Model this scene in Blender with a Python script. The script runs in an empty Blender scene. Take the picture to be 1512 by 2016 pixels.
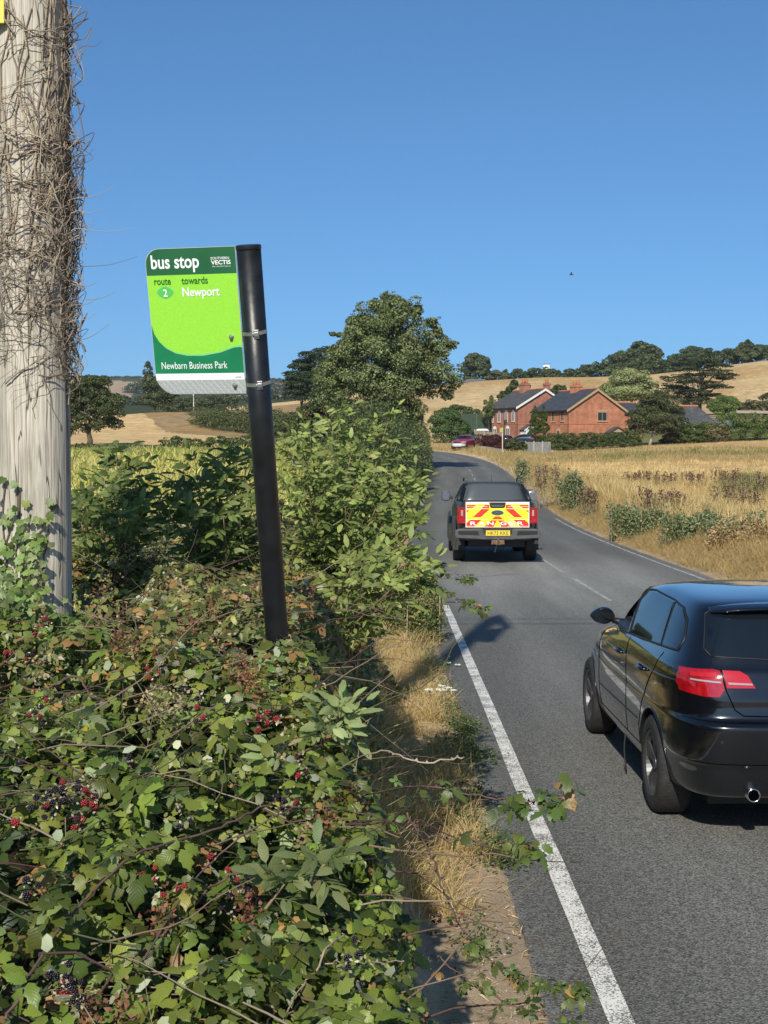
import bpy, bmesh, math, random
import numpy as np
from mathutils import Vector, Matrix, geometry
from mathutils.bvhtree import BVHTree
R = math.radians
random.seed(7)
rng = np.random.default_rng(7)
scene = bpy.context.scene
COL = scene.collection

# ------------------------------------------------------------ camera, sky, sun, exposure
F = 2688.0            # focal length in pixels of the 1512 x 2016 photograph
PITCH = 2.194
CZ = 2.28
cam_d = bpy.data.cameras.new('camera')
cam_d.sensor_fit = 'VERTICAL'; cam_d.sensor_height = 36.0; cam_d.sensor_width = 27.0
cam_d.lens = 48.0; cam_d.clip_start = 0.05; cam_d.clip_end = 12000
cam = bpy.data.objects.new('camera', cam_d); COL.objects.link(cam)
cam.location = (0, 0, CZ); cam.rotation_euler = (R(90 - PITCH), 0, 0)
scene.camera = cam

SUN_EL, SUN_AZ = 35.5, 11.5      # the sun stands behind the camera, a little to its left
w = bpy.data.worlds.new("World"); scene.world = w; w.use_nodes = True
nt = w.node_tree; nt.nodes.clear()
sky = nt.nodes.new('ShaderNodeTexSky'); sky.sky_type = 'NISHITA'; sky.sun_disc = False
sky.sun_elevation = R(SUN_EL); sky.sun_rotation = R(180 + SUN_AZ)
sky.altitude = 900; sky.air_density = 0.95; sky.dust_density = 1.4; sky.ozone_density = 10.0
bg = nt.nodes.new('ShaderNodeBackground'); bg.inputs[1].default_value = 0.120
wo = nt.nodes.new('ShaderNodeOutputWorld')
stc = nt.nodes.new('ShaderNodeTexCoord'); smp = nt.nodes.new('ShaderNodeMapping'); smp.inputs['Scale'].default_value = (1, 1, .9); smp.inputs['Location'].default_value = (0, 0, .05)
nt.links.new(stc.outputs['Generated'], smp.inputs[0]); nt.links.new(smp.outputs[0], sky.inputs[0])
stn = nt.nodes.new('ShaderNodeMix'); stn.data_type = 'RGBA'; stn.blend_type = 'MULTIPLY'; stn.inputs['Factor'].default_value = 1; stn.inputs['B'].default_value = (.84, .99, .92, 1)
nt.links.new(sky.outputs[0], stn.inputs['A']); nt.links.new(stn.outputs['Result'], bg.inputs[0]); nt.links.new(bg.outputs[0], wo.inputs[0])

sd = bpy.data.lights.new('sun', 'SUN'); sd.energy = 5.0; sd.angle = R(0.53); sd.color = (1.0, 0.94, 0.83)
sun = bpy.data.objects.new('sun', sd); COL.objects.link(sun)
to_sun = Vector((-math.sin(R(SUN_AZ)) * math.cos(R(SUN_EL)), -math.cos(R(SUN_AZ)) * math.cos(R(SUN_EL)), math.sin(R(SUN_EL))))
sun.rotation_euler = to_sun.to_track_quat('Z', 'Y').to_euler()
sun.location = to_sun * 60
scene.view_settings.view_transform = 'Standard'; scene.view_settings.look = 'None'
scene.view_settings.exposure = 0.14; scene.view_settings.gamma = 1.0
scene.view_settings.use_curve_mapping = False
scene.cycles.max_bounces = 6; scene.cycles.diffuse_bounces = 3; scene.cycles.glossy_bounces = 4
scene.cycles.transmission_bounces = 5; scene.cycles.transparent_max_bounces = 8
scene.cycles.use_denoising = True
scene.cycles.sample_clamp_indirect = 6.0

_c, _s = math.cos(R(PITCH)), math.sin(R(PITCH))
def at(px, py, Y):
    """world point seen at a pixel of the photograph at forward distance Y"""
    u = (px - 756) / F; v = (1008 - py) / F
    t = Y / (_c + v * _s)
    return Vector((u * t, Y, CZ + t * (v * _c - _s)))
def PX(px, Y): return (px - 756) / F * Y
def ppm(Y): return F / Y

# ------------------------------------------------------------ helpers
def tag(o, label=None, cat=None, group=None, kind=None):
    if label: o['label'] = label
    if cat: o['category'] = cat
    if group: o['group'] = group
    if kind: o['kind'] = kind
    return o
def empty(name, loc=(0, 0, 0), rz=0.0, label=None, cat=None, group=None, parent=None):
    o = bpy.data.objects.new(name, None); COL.objects.link(o)
    o.location = loc; o.rotation_euler = (0, 0, rz); o.empty_display_size = 0.1
    if parent: o.parent = parent
    return tag(o, label, cat, group)
def mk(name, verts, faces, mat, parent=None, col=None, uv=None, smooth=False, mats=None, midx=None):
    """mesh object from arrays; faces is an (m,k) array or a list of such arrays; col per vertex RGB"""
    verts = np.asarray(verts, dtype=np.float32).reshape(-1, 3)
    if isinstance(faces, np.ndarray): faces = [faces]
    if len(faces) and not isinstance(faces[0], np.ndarray):
        groups = {}
        for f in faces: groups.setdefault(len(f), []).append(f)
        faces = [np.array(g) for g in groups.values()]
    faces = [f for f in faces if len(f)]
    loops = np.concatenate([f.ravel() for f in faces]).astype(np.int32)
    tot = np.concatenate([np.full(len(f), f.shape[1]) for f in faces]).astype(np.int32)
    st = np.concatenate([[0], np.cumsum(tot)[:-1]]).astype(np.int32)
    me = bpy.data.meshes.new(name)
    me.vertices.add(len(verts)); me.vertices.foreach_set('co', verts.ravel())
    me.loops.add(len(loops)); me.loops.foreach_set('vertex_index', loops)
    me.polygons.add(len(st)); me.polygons.foreach_set('loop_start', st); me.polygons.foreach_set('loop_total', tot)
    if smooth: me.polygons.foreach_set('use_smooth', np.ones(len(st), dtype=bool))
    if mats:
        for m in mats: me.materials.append(m)
        if midx is not None: me.polygons.foreach_set('material_index', np.asarray(midx, dtype=np.int32))
    else: me.materials.append(mat)
    me.update(calc_edges=True)
    if col is not None:
        c = np.ones((len(verts), 4), dtype=np.float32); c[:, :3] = col
        a = me.color_attributes.new('Col', 'FLOAT_COLOR', 'POINT'); a.data.foreach_set('color', c.ravel())
    if uv is not None:
        l = me.uv_layers.new(name='UVMap'); l.data.foreach_set('uv', np.asarray(uv, dtype=np.float32)[loops].ravel())
    me.validate(clean_customdata=False)
    o = bpy.data.objects.new(name, me); COL.objects.link(o)
    if parent: o.parent = parent
    return o
class MB:
    """collects shapes into one mesh"""
    def __init__(s): s.v = []; s.f = []; s.n = 0
    def add(s, v, f):
        s.v.extend([tuple(p) for p in v]); s.f.extend([tuple(i + s.n for i in q) for q in f]); s.n += len(v); return s
    def box(s, x0, x1, y0, y1, z0, z1, M=None):
        v = [Vector((x, y, z)) for z in (z0, z1) for y in (y0, y1) for x in (x0, x1)]
        if M: v = [M @ p for p in v]
        return s.add(v, [(0, 2, 3, 1), (4, 5, 7, 6), (0, 1, 5, 4), (2, 6, 7, 3), (0, 4, 6, 2), (1, 3, 7, 5)])
    def poly(s, pts): return s.add(pts, [tuple(range(len(pts)))])
    def prism(s, pts, d):
        n = len(pts); d = Vector(d); a = [Vector(p) for p in pts]; b = [p + d for p in a]
        fs = [tuple(range(n))[::-1], tuple(range(n, 2 * n))] + [(i, (i + 1) % n, n + (i + 1) % n, n + i) for i in range(n)]
        return s.add(a + b, fs)
    def tube(s, pts, rad, n=8, cap=True):
        pts = [Vector(p) for p in pts]
        if not hasattr(rad, '__len__'): rad = [rad] * len(pts)
        vs = []; up = Vector((0, 0, 1)); prev = None
        for i, p in enumerate(pts):
            t = (pts[min(i + 1, len(pts) - 1)] - pts[max(i - 1, 0)])
            if t.length < 1e-9: t = up.copy()
            t.normalize()
            if prev is None:
                a = t.cross(Vector((1, 0, 0)) if abs(t.x) < .8 else Vector((0, 1, 0))).normalized()
            else:
                a = prev - t * prev.dot(t)
                a = a.normalized() if a.length > 1e-6 else t.orthogonal().normalized()
            prev = a; b = t.cross(a)
            for k in range(n):
                an = 2 * math.pi * k / n
                vs.append(p + (a * math.cos(an) + b * math.sin(an)) * rad[i])
        fs = []
        for i in range(len(pts) - 1):
            for k in range(n):
                k2 = (k + 1) % n
                fs.append((i * n + k, i * n + k2, (i + 1) * n + k2, (i + 1) * n + k))
        if cap: fs.append(tuple(range(n))[::-1]); fs.append(tuple((len(pts) - 1) * n + k for k in range(n)))
        return s.add(vs, fs)
    def build(s, name, mat, parent=None, smooth=False, bevel=0, loc=None):
        me = bpy.data.meshes.new(name); me.from_pydata([tuple(p) for p in s.v], [], s.f); me.materials.append(mat)
        bm = bmesh.new(); bm.from_mesh(me); bmesh.ops.recalc_face_normals(bm, faces=bm.faces)
        if bevel: bmesh.ops.bevel(bm, geom=bm.edges[:], offset=bevel, segments=2, affect='EDGES', profile=.5)
        bm.to_mesh(me); bm.free()
        if smooth: me.polygons.foreach_set('use_smooth', [True] * len(me.polygons))
        me.update()
        o = bpy.data.objects.new(name, me); COL.objects.link(o)
        if parent: o.parent = parent
        return o
def copy_tree(o, parent=None):
    c = o.copy(); COL.objects.link(c)
    if parent: c.parent = parent
    for ch in list(o.children): copy_tree(ch, c)
    return c
# --- value noise
def _h(ix, iy, seed):
    n = (ix.astype(np.int64) * 374761393 + iy.astype(np.int64) * 668265263 + seed * 1442695041) & 0x7fffffff
    n = ((n ^ (n >> 13)) * 1274126177) & 0x7fffffff
    n = (n ^ (n >> 16)) & 0x7fffffff
    return n / 0x7fffffff
def vnoise(x, y, seed=0):
    x = np.asarray(x, dtype=float); y = np.asarray(y, dtype=float)
    ix = np.floor(x); iy = np.floor(y); fx = x - ix; fy = y - iy
    fx = fx * fx * (3 - 2 * fx); fy = fy * fy * (3 - 2 * fy)
    a = _h(ix, iy, seed); b = _h(ix + 1, iy, seed); c = _h(ix, iy + 1, seed); d = _h(ix + 1, iy + 1, seed)
    return (a + (b - a) * fx) * (1 - fy) + (c + (d - c) * fx) * fy
def fbm(x, y, seed=0, o=4):
    s = 0; a = .5
    for k in range(o):
        s = s + a * vnoise(np.asarray(x) * 2 ** k, np.asarray(y) * 2 ** k, seed + k * 17); a *= .5
    return s / (1 - .5 ** o)
def sstep(a, b, x):
    t = np.clip((np.asarray(x) - a) / (b - a), 0, 1); return t * t * (3 - 2 * t)

# ------------------------------------------------------------ materials
def newmat(name):
    m = bpy.data.materials.new(name); m.use_nodes = True; m.node_tree.nodes.clear()
    return m, m.node_tree.nodes, m.node_tree.links
def pbr(name, color, rough=.6, metal=0.0, spec=.5, noise=0.0, nscale=8.0, bump=0.0, bscale=60.0, coat=0.0, coord='Object', ncol=None, stretch=(1, 1, 1), emis=None, trans=0.0, ior=1.45):
    m, N, L = newmat(name)
    out = N.new('ShaderNodeOutputMaterial'); p = N.new('ShaderNodeBsdfPrincipled')
    p.inputs['Base Color'].default_value = (*color, 1); p.inputs['Roughness'].default_value = rough
    p.inputs['Metallic'].default_value = metal; p.inputs['Specular IOR Level'].default_value = spec
    p.inputs['Coat Weight'].default_value = coat; p.inputs['Coat Roughness'].default_value = .02
    p.inputs['Transmission Weight'].default_value = trans; p.inputs['IOR'].default_value = ior
    L.new(p.outputs[0], out.inputs[0])
    tc = N.new('ShaderNodeTexCoord'); mp = N.new('ShaderNodeMapping'); mp.inputs['Scale'].default_value = stretch
    L.new(tc.outputs[coord], mp.inputs[0])
    if noise:
        n = N.new('ShaderNodeTexNoise'); n.inputs['Scale'].default_value = nscale; n.inputs['Detail'].default_value = 5
        L.new(mp.outputs[0], n.inputs['Vector'])
        r = N.new('ShaderNodeMapRange'); r.inputs[1].default_value = .3; r.inputs[2].default_value = .7
        L.new(n.outputs[0], r.inputs[0])
        mx = N.new('ShaderNodeMix'); mx.data_type = 'RGBA'
        c2 = ncol if ncol else tuple(c * (1 - noise) for c in color)
        mx.inputs['A'].default_value = (*c2, 1); mx.inputs['B'].default_value = (*[min(1, c * (1 + noise * .5)) for c in color], 1)
        L.new(r.outputs[0], mx.inputs['Factor']); L.new(mx.outputs['Result'], p.inputs['Base Color'])
    if bump:
        n2 = N.new('ShaderNodeTexNoise'); n2.inputs['Scale'].default_value = bscale; n2.inputs['Detail'].default_value = 4
        L.new(mp.outputs[0], n2.inputs['Vector'])
        b = N.new('ShaderNodeBump'); b.inputs['Strength'].default_value = bump; b.inputs['Distance'].default_value = .02
        L.new(n2.outputs[0], b.inputs['Height']); L.new(b.outputs[0], p.inputs['Normal'])
    return m
def leafmat(name, transl=.3, rough=.5, spec=.35, veins=False, back=None, bump=0):
    """foliage: colour from the leaf's own attribute; light passes through the blade"""
    m, N, L = newmat(name)
    out = N.new('ShaderNodeOutputMaterial'); p = N.new('ShaderNodeBsdfPrincipled'); tr = N.new('ShaderNodeBsdfTranslucent')
    mix = N.new('ShaderNodeMixShader'); mix.inputs[0].default_value = transl
    at_ = N.new('ShaderNodeAttribute'); at_.attribute_name = 'Col'
    src = at_.outputs['Color']
    p.inputs['Roughness'].default_value = rough; p.inputs['Specular IOR Level'].default_value = spec
    if veins:
        uv = N.new('ShaderNodeUVMap'); sx = N.new('ShaderNodeSeparateXYZ'); L.new(uv.outputs[0], sx.inputs[0])
        ab = N.new('ShaderNodeMath'); ab.operation = 'ABSOLUTE'; L.new(sx.outputs[0], ab.inputs[0])
        m1 = N.new('ShaderNodeMath'); m1.operation = 'MULTIPLY_ADD'; m1.inputs[1].default_value = -.9; L.new(ab.outputs[0], m1.inputs[0]); L.new(sx.outputs[1], m1.inputs[2])
        m2 = N.new('ShaderNodeMath'); m2.operation = 'MULTIPLY'; m2.inputs[1].default_value = 44.0; L.new(m1.outputs[0], m2.inputs[0])
        m3 = N.new('ShaderNodeMath'); m3.operation = 'SINE'; L.new(m2.outputs[0], m3.inputs[0])
        m4 = N.new('ShaderNodeMapRange'); m4.inputs[1].default_value = -1; m4.inputs[2].default_value = 1; L.new(m3.outputs[0], m4.inputs[0])
        hs = N.new('ShaderNodeHueSaturation'); m5 = N.new('ShaderNodeMapRange'); m5.inputs[3].default_value = .93; m5.inputs[4].default_value = 1.05
        L.new(m4.outputs[0], m5.inputs[0]); L.new(m5.outputs[0], hs.inputs['Value']); L.new(src, hs.inputs['Color']); src = hs.outputs[0]
        b = N.new('ShaderNodeBump'); b.inputs['Strength'].default_value = .12; b.inputs['Distance'].default_value = .003
        L.new(m4.outputs[0], b.inputs['Height']); L.new(b.outputs[0], p.inputs['Normal']); L.new(b.outputs[0], tr.inputs['Normal'])
    if back:
        g = N.new('ShaderNodeNewGeometry'); mb = N.new('ShaderNodeMix'); mb.data_type = 'RGBA'
        L.new(g.outputs['Backfacing'], mb.inputs['Factor']); L.new(src, mb.inputs['A']); mb.inputs['B'].default_value = (*back, 1)
        src = mb.outputs['Result']
    L.new(src, p.inputs['Base Color'])
    tc = N.new('ShaderNodeMix'); tc.data_type = 'RGBA'; tc.blend_type = 'MULTIPLY'; tc.inputs['Factor'].default_value = 1
    L.new(src, tc.inputs['A']); tc.inputs['B'].default_value = (1.5, 1.7, .7, 1)
    L.new(tc.outputs['Result'], tr.inputs[0])
    L.new(p.outputs[0], mix.inputs[1]); L.new(tr.outputs[0], mix.inputs[2]); L.new(mix.outputs[0], out.inputs[0])
    return m
M = {}
M['leaf'] = leafmat('leaf', .22, .55, .25)
M['leaf_bramble'] = leafmat('bramble_leaf', .2, .42, .38, veins=True, back=(.30, .34, .20))
M['leaf_elder'] = leafmat('elder_leaf', .3, .5, .3, veins=True, back=(.16, .22, .09))
M['grass'] = leafmat('grass_blade', .25, .6, .25)
M['bark'] = pbr('bark', (.10, .075, .05), .9, noise=.5, nscale=6, bump=.6, bscale=30)
M['pale_bark'] = pbr('pale_bark', (.34, .30, .24), .9, noise=.4, nscale=5)
M['berry'] = leafmat('berry', 0.0, .36, .5)
M['cane'] = pbr('cane_bark', (.12, .07, .06), .65, noise=.4, nscale=30)
M['twig_dry'] = pbr('dry_twig', (.36, .28, .2), .8, noise=.4, nscale=20)
# ------------------------------------------------------------ the lie of the land
RC = [(3.65, -40, 0), (3.65, 0, 0), (3.65, 20, 0), (3.62, 35, 0), (3.9, 48, .02), (4.5, 61, .17), (5.3, 76, .55), (6.05, 92, 1.05), (6.6, 108, 1.6), (6.5, 124, 2.2), (5.6, 138, 2.72), (3.4, 152, 3.2), (-.5, 166, 3.6), (-4, 182, 3.9), (-7, 200, 4.2), (-9, 225, 4.8)]
def _catmull(P, n=8):
    P = np.array(P, dtype=float); out = []
    for i in range(len(P) - 1):
        p0 = P[max(i - 1, 0)]; p1 = P[i]; p2 = P[i + 1]; p3 = P[min(i + 2, len(P) - 1)]
        for k in range(n):
            t = k / n
            out.append(.5 * ((2 * p1) + (-p0 + p2) * t + (2 * p0 - 5 * p1 + 4 * p2 - p3) * t * t + (-p0 + 3 * p1 - 3 * p2 + p3) * t ** 3))
    out.append(P[-1]); return np.array(out)
ROAD = _catmull(RC, 10)
_T = np.gradient(ROAD[:, :2], axis=0); _T /= np.linalg.norm(_T, axis=1)[:, None]
ROADN = np.stack([_T[:, 1], -_T[:, 0]], axis=1)          # to the right of travel
RW_L, RW_R = 2.98, 2.72
def road_query(x, y):
    """signed lateral distance (right +) and road height"""
    x = np.asarray(x, dtype=float).ravel(); y = np.asarray(y, dtype=float).ravel()
    d = np.empty(len(x)); h = np.empty(len(x))
    for i in range(0, len(x), 20000):
        a = x[i:i + 20000, None] - ROAD[None, :, 0]; b = y[i:i + 20000, None] - ROAD[None, :, 1]
        D = a * a + b * b; k = D.argmin(1); r = np.arange(len(k))
        s = a[r, k] * ROADN[k, 0] + b[r, k] * ROADN[k, 1]
        al = a[r, k] * _T[k, 0] + b[r, k] * _T[k, 1]
        dist = np.sqrt(D[r, k]); far = np.abs(al) > 3
        d[i:i + 20000] = np.where(far, np.sign(s) * dist, s)
        k2 = np.clip(k + np.sign(al).astype(int), 0, len(ROAD) - 1)
        seg = np.hypot(ROAD[k2, 0] - ROAD[k, 0], ROAD[k2, 1] - ROAD[k, 1]) + 1e-6
        t = np.clip(np.abs(al) / seg, 0, 1) * (k2 != k)
        h[i:i + 20000] = ROAD[k, 2] * (1 - t) + ROAD[k2, 2] * t
    return d, h
CP = []
def cpx(px, py, Y): p = at(px, py, Y); CP.append((p.x, p.y, p.z))
for X_, Y_, Z_ in [(-60, -30, .4), (-10, -30, .4), (10, -30, 0), (60, -30, 0), (-60, 0, .3), (60, 0, 0), (-6, 5, .35), (-6, 20, .3), (-30, 20, .3), (-60, 30, .4), (10, 5, 0), (10, 20, 0), (30, 20, 0), (60, 30, .1), (0, 12, .05), (10, 40, .02), (25, 45, .1), (-6, 40, .3), (-15, 60, .45), (-1, 60, .3)]:
    CP.append((X_, Y_, Z_))
for Y_, z_ in [(75, .6), (92, 1.05), (110, 1.55), (130, 2.2), (150, 2.9)]:
    for px in (980, 1250, 1512, 1900): CP.append((PX(px, Y_), Y_, z_ + (px - 980) * .0003))
for a in [(1100, 888, 183), (1265, 881, 185), (1512, 869, 190), (1900, 866, 195), (940, 884, 150), (975, 890, 165), (1118, 871, 205), (1238, 868, 208), (1000, 868, 220), (905, 874, 175),
          (840, 862, 235), (1000, 853, 245), (1300, 845, 235), (1400, 826, 240), (1500, 822, 255), (1900, 810, 255),
          (850, 815, 300), (960, 800, 330), (1480, 790, 330), (1460, 840, 222), (890, 764, 415), (1000, 752, 430), (1100, 744, 435), (1200, 744, 435), (1330, 741, 420), (1420, 730, 410), (1512, 721, 405), (1900, 690, 400), (700, 775, 430),
          (890, 768, 600), (1200, 752, 600), (1512, 726, 600), (1900, 705, 600),
          (150, 916, 80), (-300, 916, 80), (450, 916, 80), (650, 912, 80), (150, 938, 50), (450, 938, 50), (-300, 938, 50),
          (140, 902, 140), (400, 901, 140), (560, 896, 140), (-300, 902, 140), (700, 880, 150),
          (150, 879, 160), (-300, 880, 165), (300, 873, 170), (200, 852, 235), (420, 838, 260), (255, 823, 340), (-300, 815, 350), (300, 812, 300), (260, 822, 330), (600, 838, 260), (620, 862, 200), (480, 864, 190),
          (480, 806, 400), (600, 790, 440), (520, 798, 440), (-300, 800, 500), (200, 806, 520), (350, 803, 520), (150, 790, 900), (500, 790, 900), (-500, 790, 900),
          (150, 768, 1300), (-500, 768, 1300), (350, 774, 1300), (600, 775, 1300), (150, 745, 1650), (350, 747, 1650), (600, 752, 1650), (-500, 745, 1650), (900, 765, 1500), (1512, 770, 1500), (2100, 770, 1500), (900, 800, 3600), (0, 800, 3600), (-900, 800, 3600), (2400, 800, 3600)]:
    cpx(*a)
CP = np.array(CP)
def _q(x, y):
    yy = np.maximum(y, -30) + 60
    return np.stack([x / yy * 2.2, np.log(yy) * 1.0], axis=1)
def _tps_fit(q, z, lam=2e-4):
    n = len(q); d = np.linalg.norm(q[:, None] - q[None], axis=2)
    K = np.where(d > 0, d * d * np.log(d + 1e-12), 0) + lam * np.eye(n)
    P = np.hstack([np.ones((n, 1)), q]); A = np.zeros((n + 3, n + 3)); A[:n, :n] = K; A[:n, n:] = P; A[n:, :n] = P.T
    return np.linalg.solve(A, np.concatenate([z, np.zeros(3)]))
_zs = CP[:, 2] / (np.maximum(CP[:, 1], -30) + 60)      # fit the slope seen from the eye, steadier over long distances
_Q = _q(CP[:, 0], CP[:, 1]); _W = _tps_fit(_Q, _zs)
def base_h(x, y):
    x = np.asarray(x, dtype=float).ravel(); y = np.asarray(y, dtype=float).ravel(); out = np.empty(len(x))
    yy = np.maximum(y, -30) + 60
    xc = np.clip(x, -1.3 * yy, 1.3 * yy)
    for i in range(0, len(x), 20000):
        q = _q(xc[i:i + 20000], y[i:i + 20000]); d = np.linalg.norm(q[:, None] - _Q[None], axis=2)
        out[i:i + 20000] = (np.where(d > 0, d * d * np.log(d + 1e-12), 0) @ _W[:-3] + _W[-3] + q @ _W[-2:]) * yy[i:i + 20000]
    return out
def bank(x, y):
    """the raised bank on the left of the road, under the brambles"""
    top = .92 + .12 * (fbm(x * .8, y * .8, 3) - .5)
    right = sstep(.28, -.36, x + .10 * (fbm(x * 1.5, y * 1.5, 9) - .5) + .02 * (y - 4) * (y < 20))
    left = sstep(-4.2, -2.6, x)
    far = sstep(15, 9, y)
    return top * right * left * (.15 + .85 * far) * sstep(60, 40, y)
def ground_h(x, y, fine=True):
    x = np.asarray(x, dtype=float).ravel(); y = np.asarray(y, dtype=float).ravel()
    d, rh = road_query(x, y); b = base_h(x, y)
    e = np.where(d > 0, d - RW_R, -d - RW_L)            # distance outside the kerbless road edge
    blend = sstep(-.1, 9, e)
    side = .03 * sstep(-.05, .15, e) + .10 * sstep(.2, 1.6, e)
    side_r = .22 * sstep(.3, 1.6, e) * sstep(5.5, 2.5, e) * (d > 0) * (y < 70)
    z = rh * (1 - blend) + b * blend + side + side_r - .035 * (e < 0)
    z = np.where((e > 0), np.maximum(z, rh * (1 - sstep(6, 14, e)) + z * sstep(6, 14, e)), z)
    bk = bank(x, y)
    z = z + np.where(d < 0, bk, 0) * sstep(0, .15, e)
    if fine:
        z = z + sstep(.0, .6, e) * (.05 * (fbm(x * 1.7, y * 1.7, 21) - .5) + np.minimum(y.clip(0), 400) / 400 * 1.2 * (fbm(x * .03, y * .03, 5) - .5)) \
              + (sstep(.05, .3, e) * .02 * (fbm(x * 9, y * 9, 31, 3) - .5)) * (y < 60)
    return z
def gh(x, y): return float(ground_h([x], [y])[0])

# ground sheet: polar grid round the viewer's spot, fine in front, reaching the horizon
ang = np.concatenate([np.arange(-180, -30, 3.0), np.arange(-30, -17, .5), np.arange(-17, 17, .062), np.arange(17, 30, .5), np.arange(30, 180, 3.0)])
rad = np.concatenate([[.35], .35 * np.power(1.0195, np.arange(1, 482))])
rad = rad[rad < 3800]
AA, RR = np.meshgrid(np.radians(ang), rad)
GX = (RR * np.sin(AA)).ravel(); GY = (RR * np.cos(AA)).ravel()
GZ = ground_h(GX, GY)
na, nr = len(ang), len(rad)
i0 = np.arange(nr - 1)[:, None] * na + np.arange(na)[None]; i1 = np.arange(nr - 1)[:, None] * na + (np.arange(na)[None] + 1) % na
gf = np.stack([i0, i1, i1 + na, i0 + na], axis=2).reshape(-1, 4)[:, ::-1]
ctr = len(GX)
gv = np.concatenate([np.stack([GX, GY, GZ], 1), [[0, 0, gh(0, 0)]]])
fan = np.stack([np.full(na, ctr), (np.arange(na) + 1) % na, np.arange(na)], 1)[:, ::-1]

# ---- what grows where (ground cover colours, surface colours; the litter's holds painted shade)
GOLD = np.array([.50, .315, .125]); STRAW = np.array([.56, .40, .20]); STUB = np.array([.60, .42, .20]); DRYV = np.array([.30, .215, .11])
OLIVE = np.array([.13, .13, .045]); DARKG = np.array([.045, .055, .02]); SOIL = np.array([.37, .28, .185]); CROPG = np.array([.20, .21, .06])
FARTAN = np.array([.38, .27, .16]); SHADED_LITTER = np.array([.035, .026, .017]); GRAVEL = np.array([.52, .37, .21])  # litter darkened to stand for the shade between the brambles
def inpoly(px, Y, poly):
    res = np.zeros(len(px), bool); n = len(poly)
    for i in range(n):
        x1, y1 = poly[i]; x2, y2 = poly[(i + 1) % n]
        c = ((y1 > Y) != (y2 > Y)) & (px < (x2 - x1) * (Y - y1) / ((y2 - y1) if y2 != y1 else 1e-9) + x1)
        res ^= c
    return res
def ground_col(x, y):
    x = np.asarray(x); y = np.asarray(y)
    d, rh = road_query(x, y); e = np.where(d > 0, d - RW_R, -d - RW_L)
    b = np.where(y > 1, x / np.maximum(y, 1) * F + 756, np.where(x > 0, 4000, -3000))     # bearing from the verge, in the photo's pixel units
    n1 = fbm(x * .12, y * .12, 41); n2 = fbm(x * .9, y * .9, 43); n3 = fbm(x * .03, y * .03, 47)
    wob = b + 14 * (n1 - .5)
    c = np.tile(GOLD, (len(x), 1)).astype(float)
    def put(mask, col, amt=1.0):
        m = (mask * amt)[:, None]; c[:] = c * (1 - m) + np.asarray(col) * m
    # right-hand meadow: gold grass with browner and greener bands
    right = np.where(y > 150, b > 735, d > 0)
    put(right & (y < 200), DRYV * 1.25, .45 * sstep(.45, .7, fbm(x * .05, y * .16, 51)))
    put(right & (y > 118) & (y < 170), OLIVE * 1.5, .6 * sstep(.5, .65, fbm(x * .06, y * .10, 53)))
    put(right & (e < 2.3), DRYV * 1.1, .75)
    put(right & (e < .5) & (e > -.2), SOIL * 1.05, .8 * sstep(.35, .6, n2 + .15))
    # hill behind the cottages
    hill = (y > 205) & (b > 620)
    put(hill, STRAW * .95, 1.0); put(hill, GOLD * .8, .75 * sstep(.38, .62, fbm(x * .05, y * .035, 61)))
    put(hill & (y < 330) & (b > 1250), DRYV * 1.35, .8 * sstep(.36, .6, fbm(x * .03, y * .05, 63)))
    put((y > 455) & (b > 620), DARKG * 1.3)
    # layby by the parked car
    put(inpoly(wob, y, [(855, 128), (985, 124), (965, 150), (950, 160), (845, 172)]) & (e > -.2), GRAVEL)
    # gardens
    put(inpoly(wob, y, [(955, 186), (1512, 190), (1600, 235), (940, 235)]), OLIVE * 1.2)
    # left: crop field, stubble, rough mound, wood, far fields
    left = ~right
    put(left & (y < 152) & (e > 2.5), CROPG)
    put(left & (y >= 152) & (y < 400), STUB)
    put(left & (y >= 152) & (y < 400), GOLD, .35 * sstep(.4, .6, fbm(x * .02, y * .2, 71)))
    mound = inpoly(wob, y, [(250, 345), (300, 268), (330, 235), (420, 205), (560, 176), (720, 150), (740, 400), (500, 395), (300, 360)])
    put(mound & left, GOLD * .7); put(mound & left, DRYV, .75 * sstep(.35, .6, fbm(x * .07, y * .04, 73)))
    put(left & (y >= 400) & (y < 470), np.where(((b > 430) & (b < 720))[:, None], STUB, DARKG))
    put(left & (y >= 470), DARKG)
    put(left & (y >= 1120) & (y < 1560) & (n3 + .0 > .05), FARTAN)
    put(left & (y >= 1120) & (y < 1300) & (np.abs(wob - 330) < 70), DARKG * 1.2)
    put(left & (y >= 1560), DARKG * 1.2)
    # bank and verge close by
    put(left & (e > -.1) & (e < 5) & (y < 150), SHADED_LITTER)
    vb = left & (y < 60) & (bank(x, y) < .25) & (e < 1.2)
    put(vb, SOIL); put(vb, STRAW * .8, .75 * sstep(.40, .6, fbm(x * 2, y * .8, 81)) * sstep(8.0, 9.5, y))
    put(left & (e > 0) & (e < .8) & (y > 50) & (y < 160), GOLD * .7)
    c *= (.86 + .28 * n2)[:, None]
    return np.clip(c, 0.004, 1)
gc = ground_col(gv[:, 0], gv[:, 1])
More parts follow.
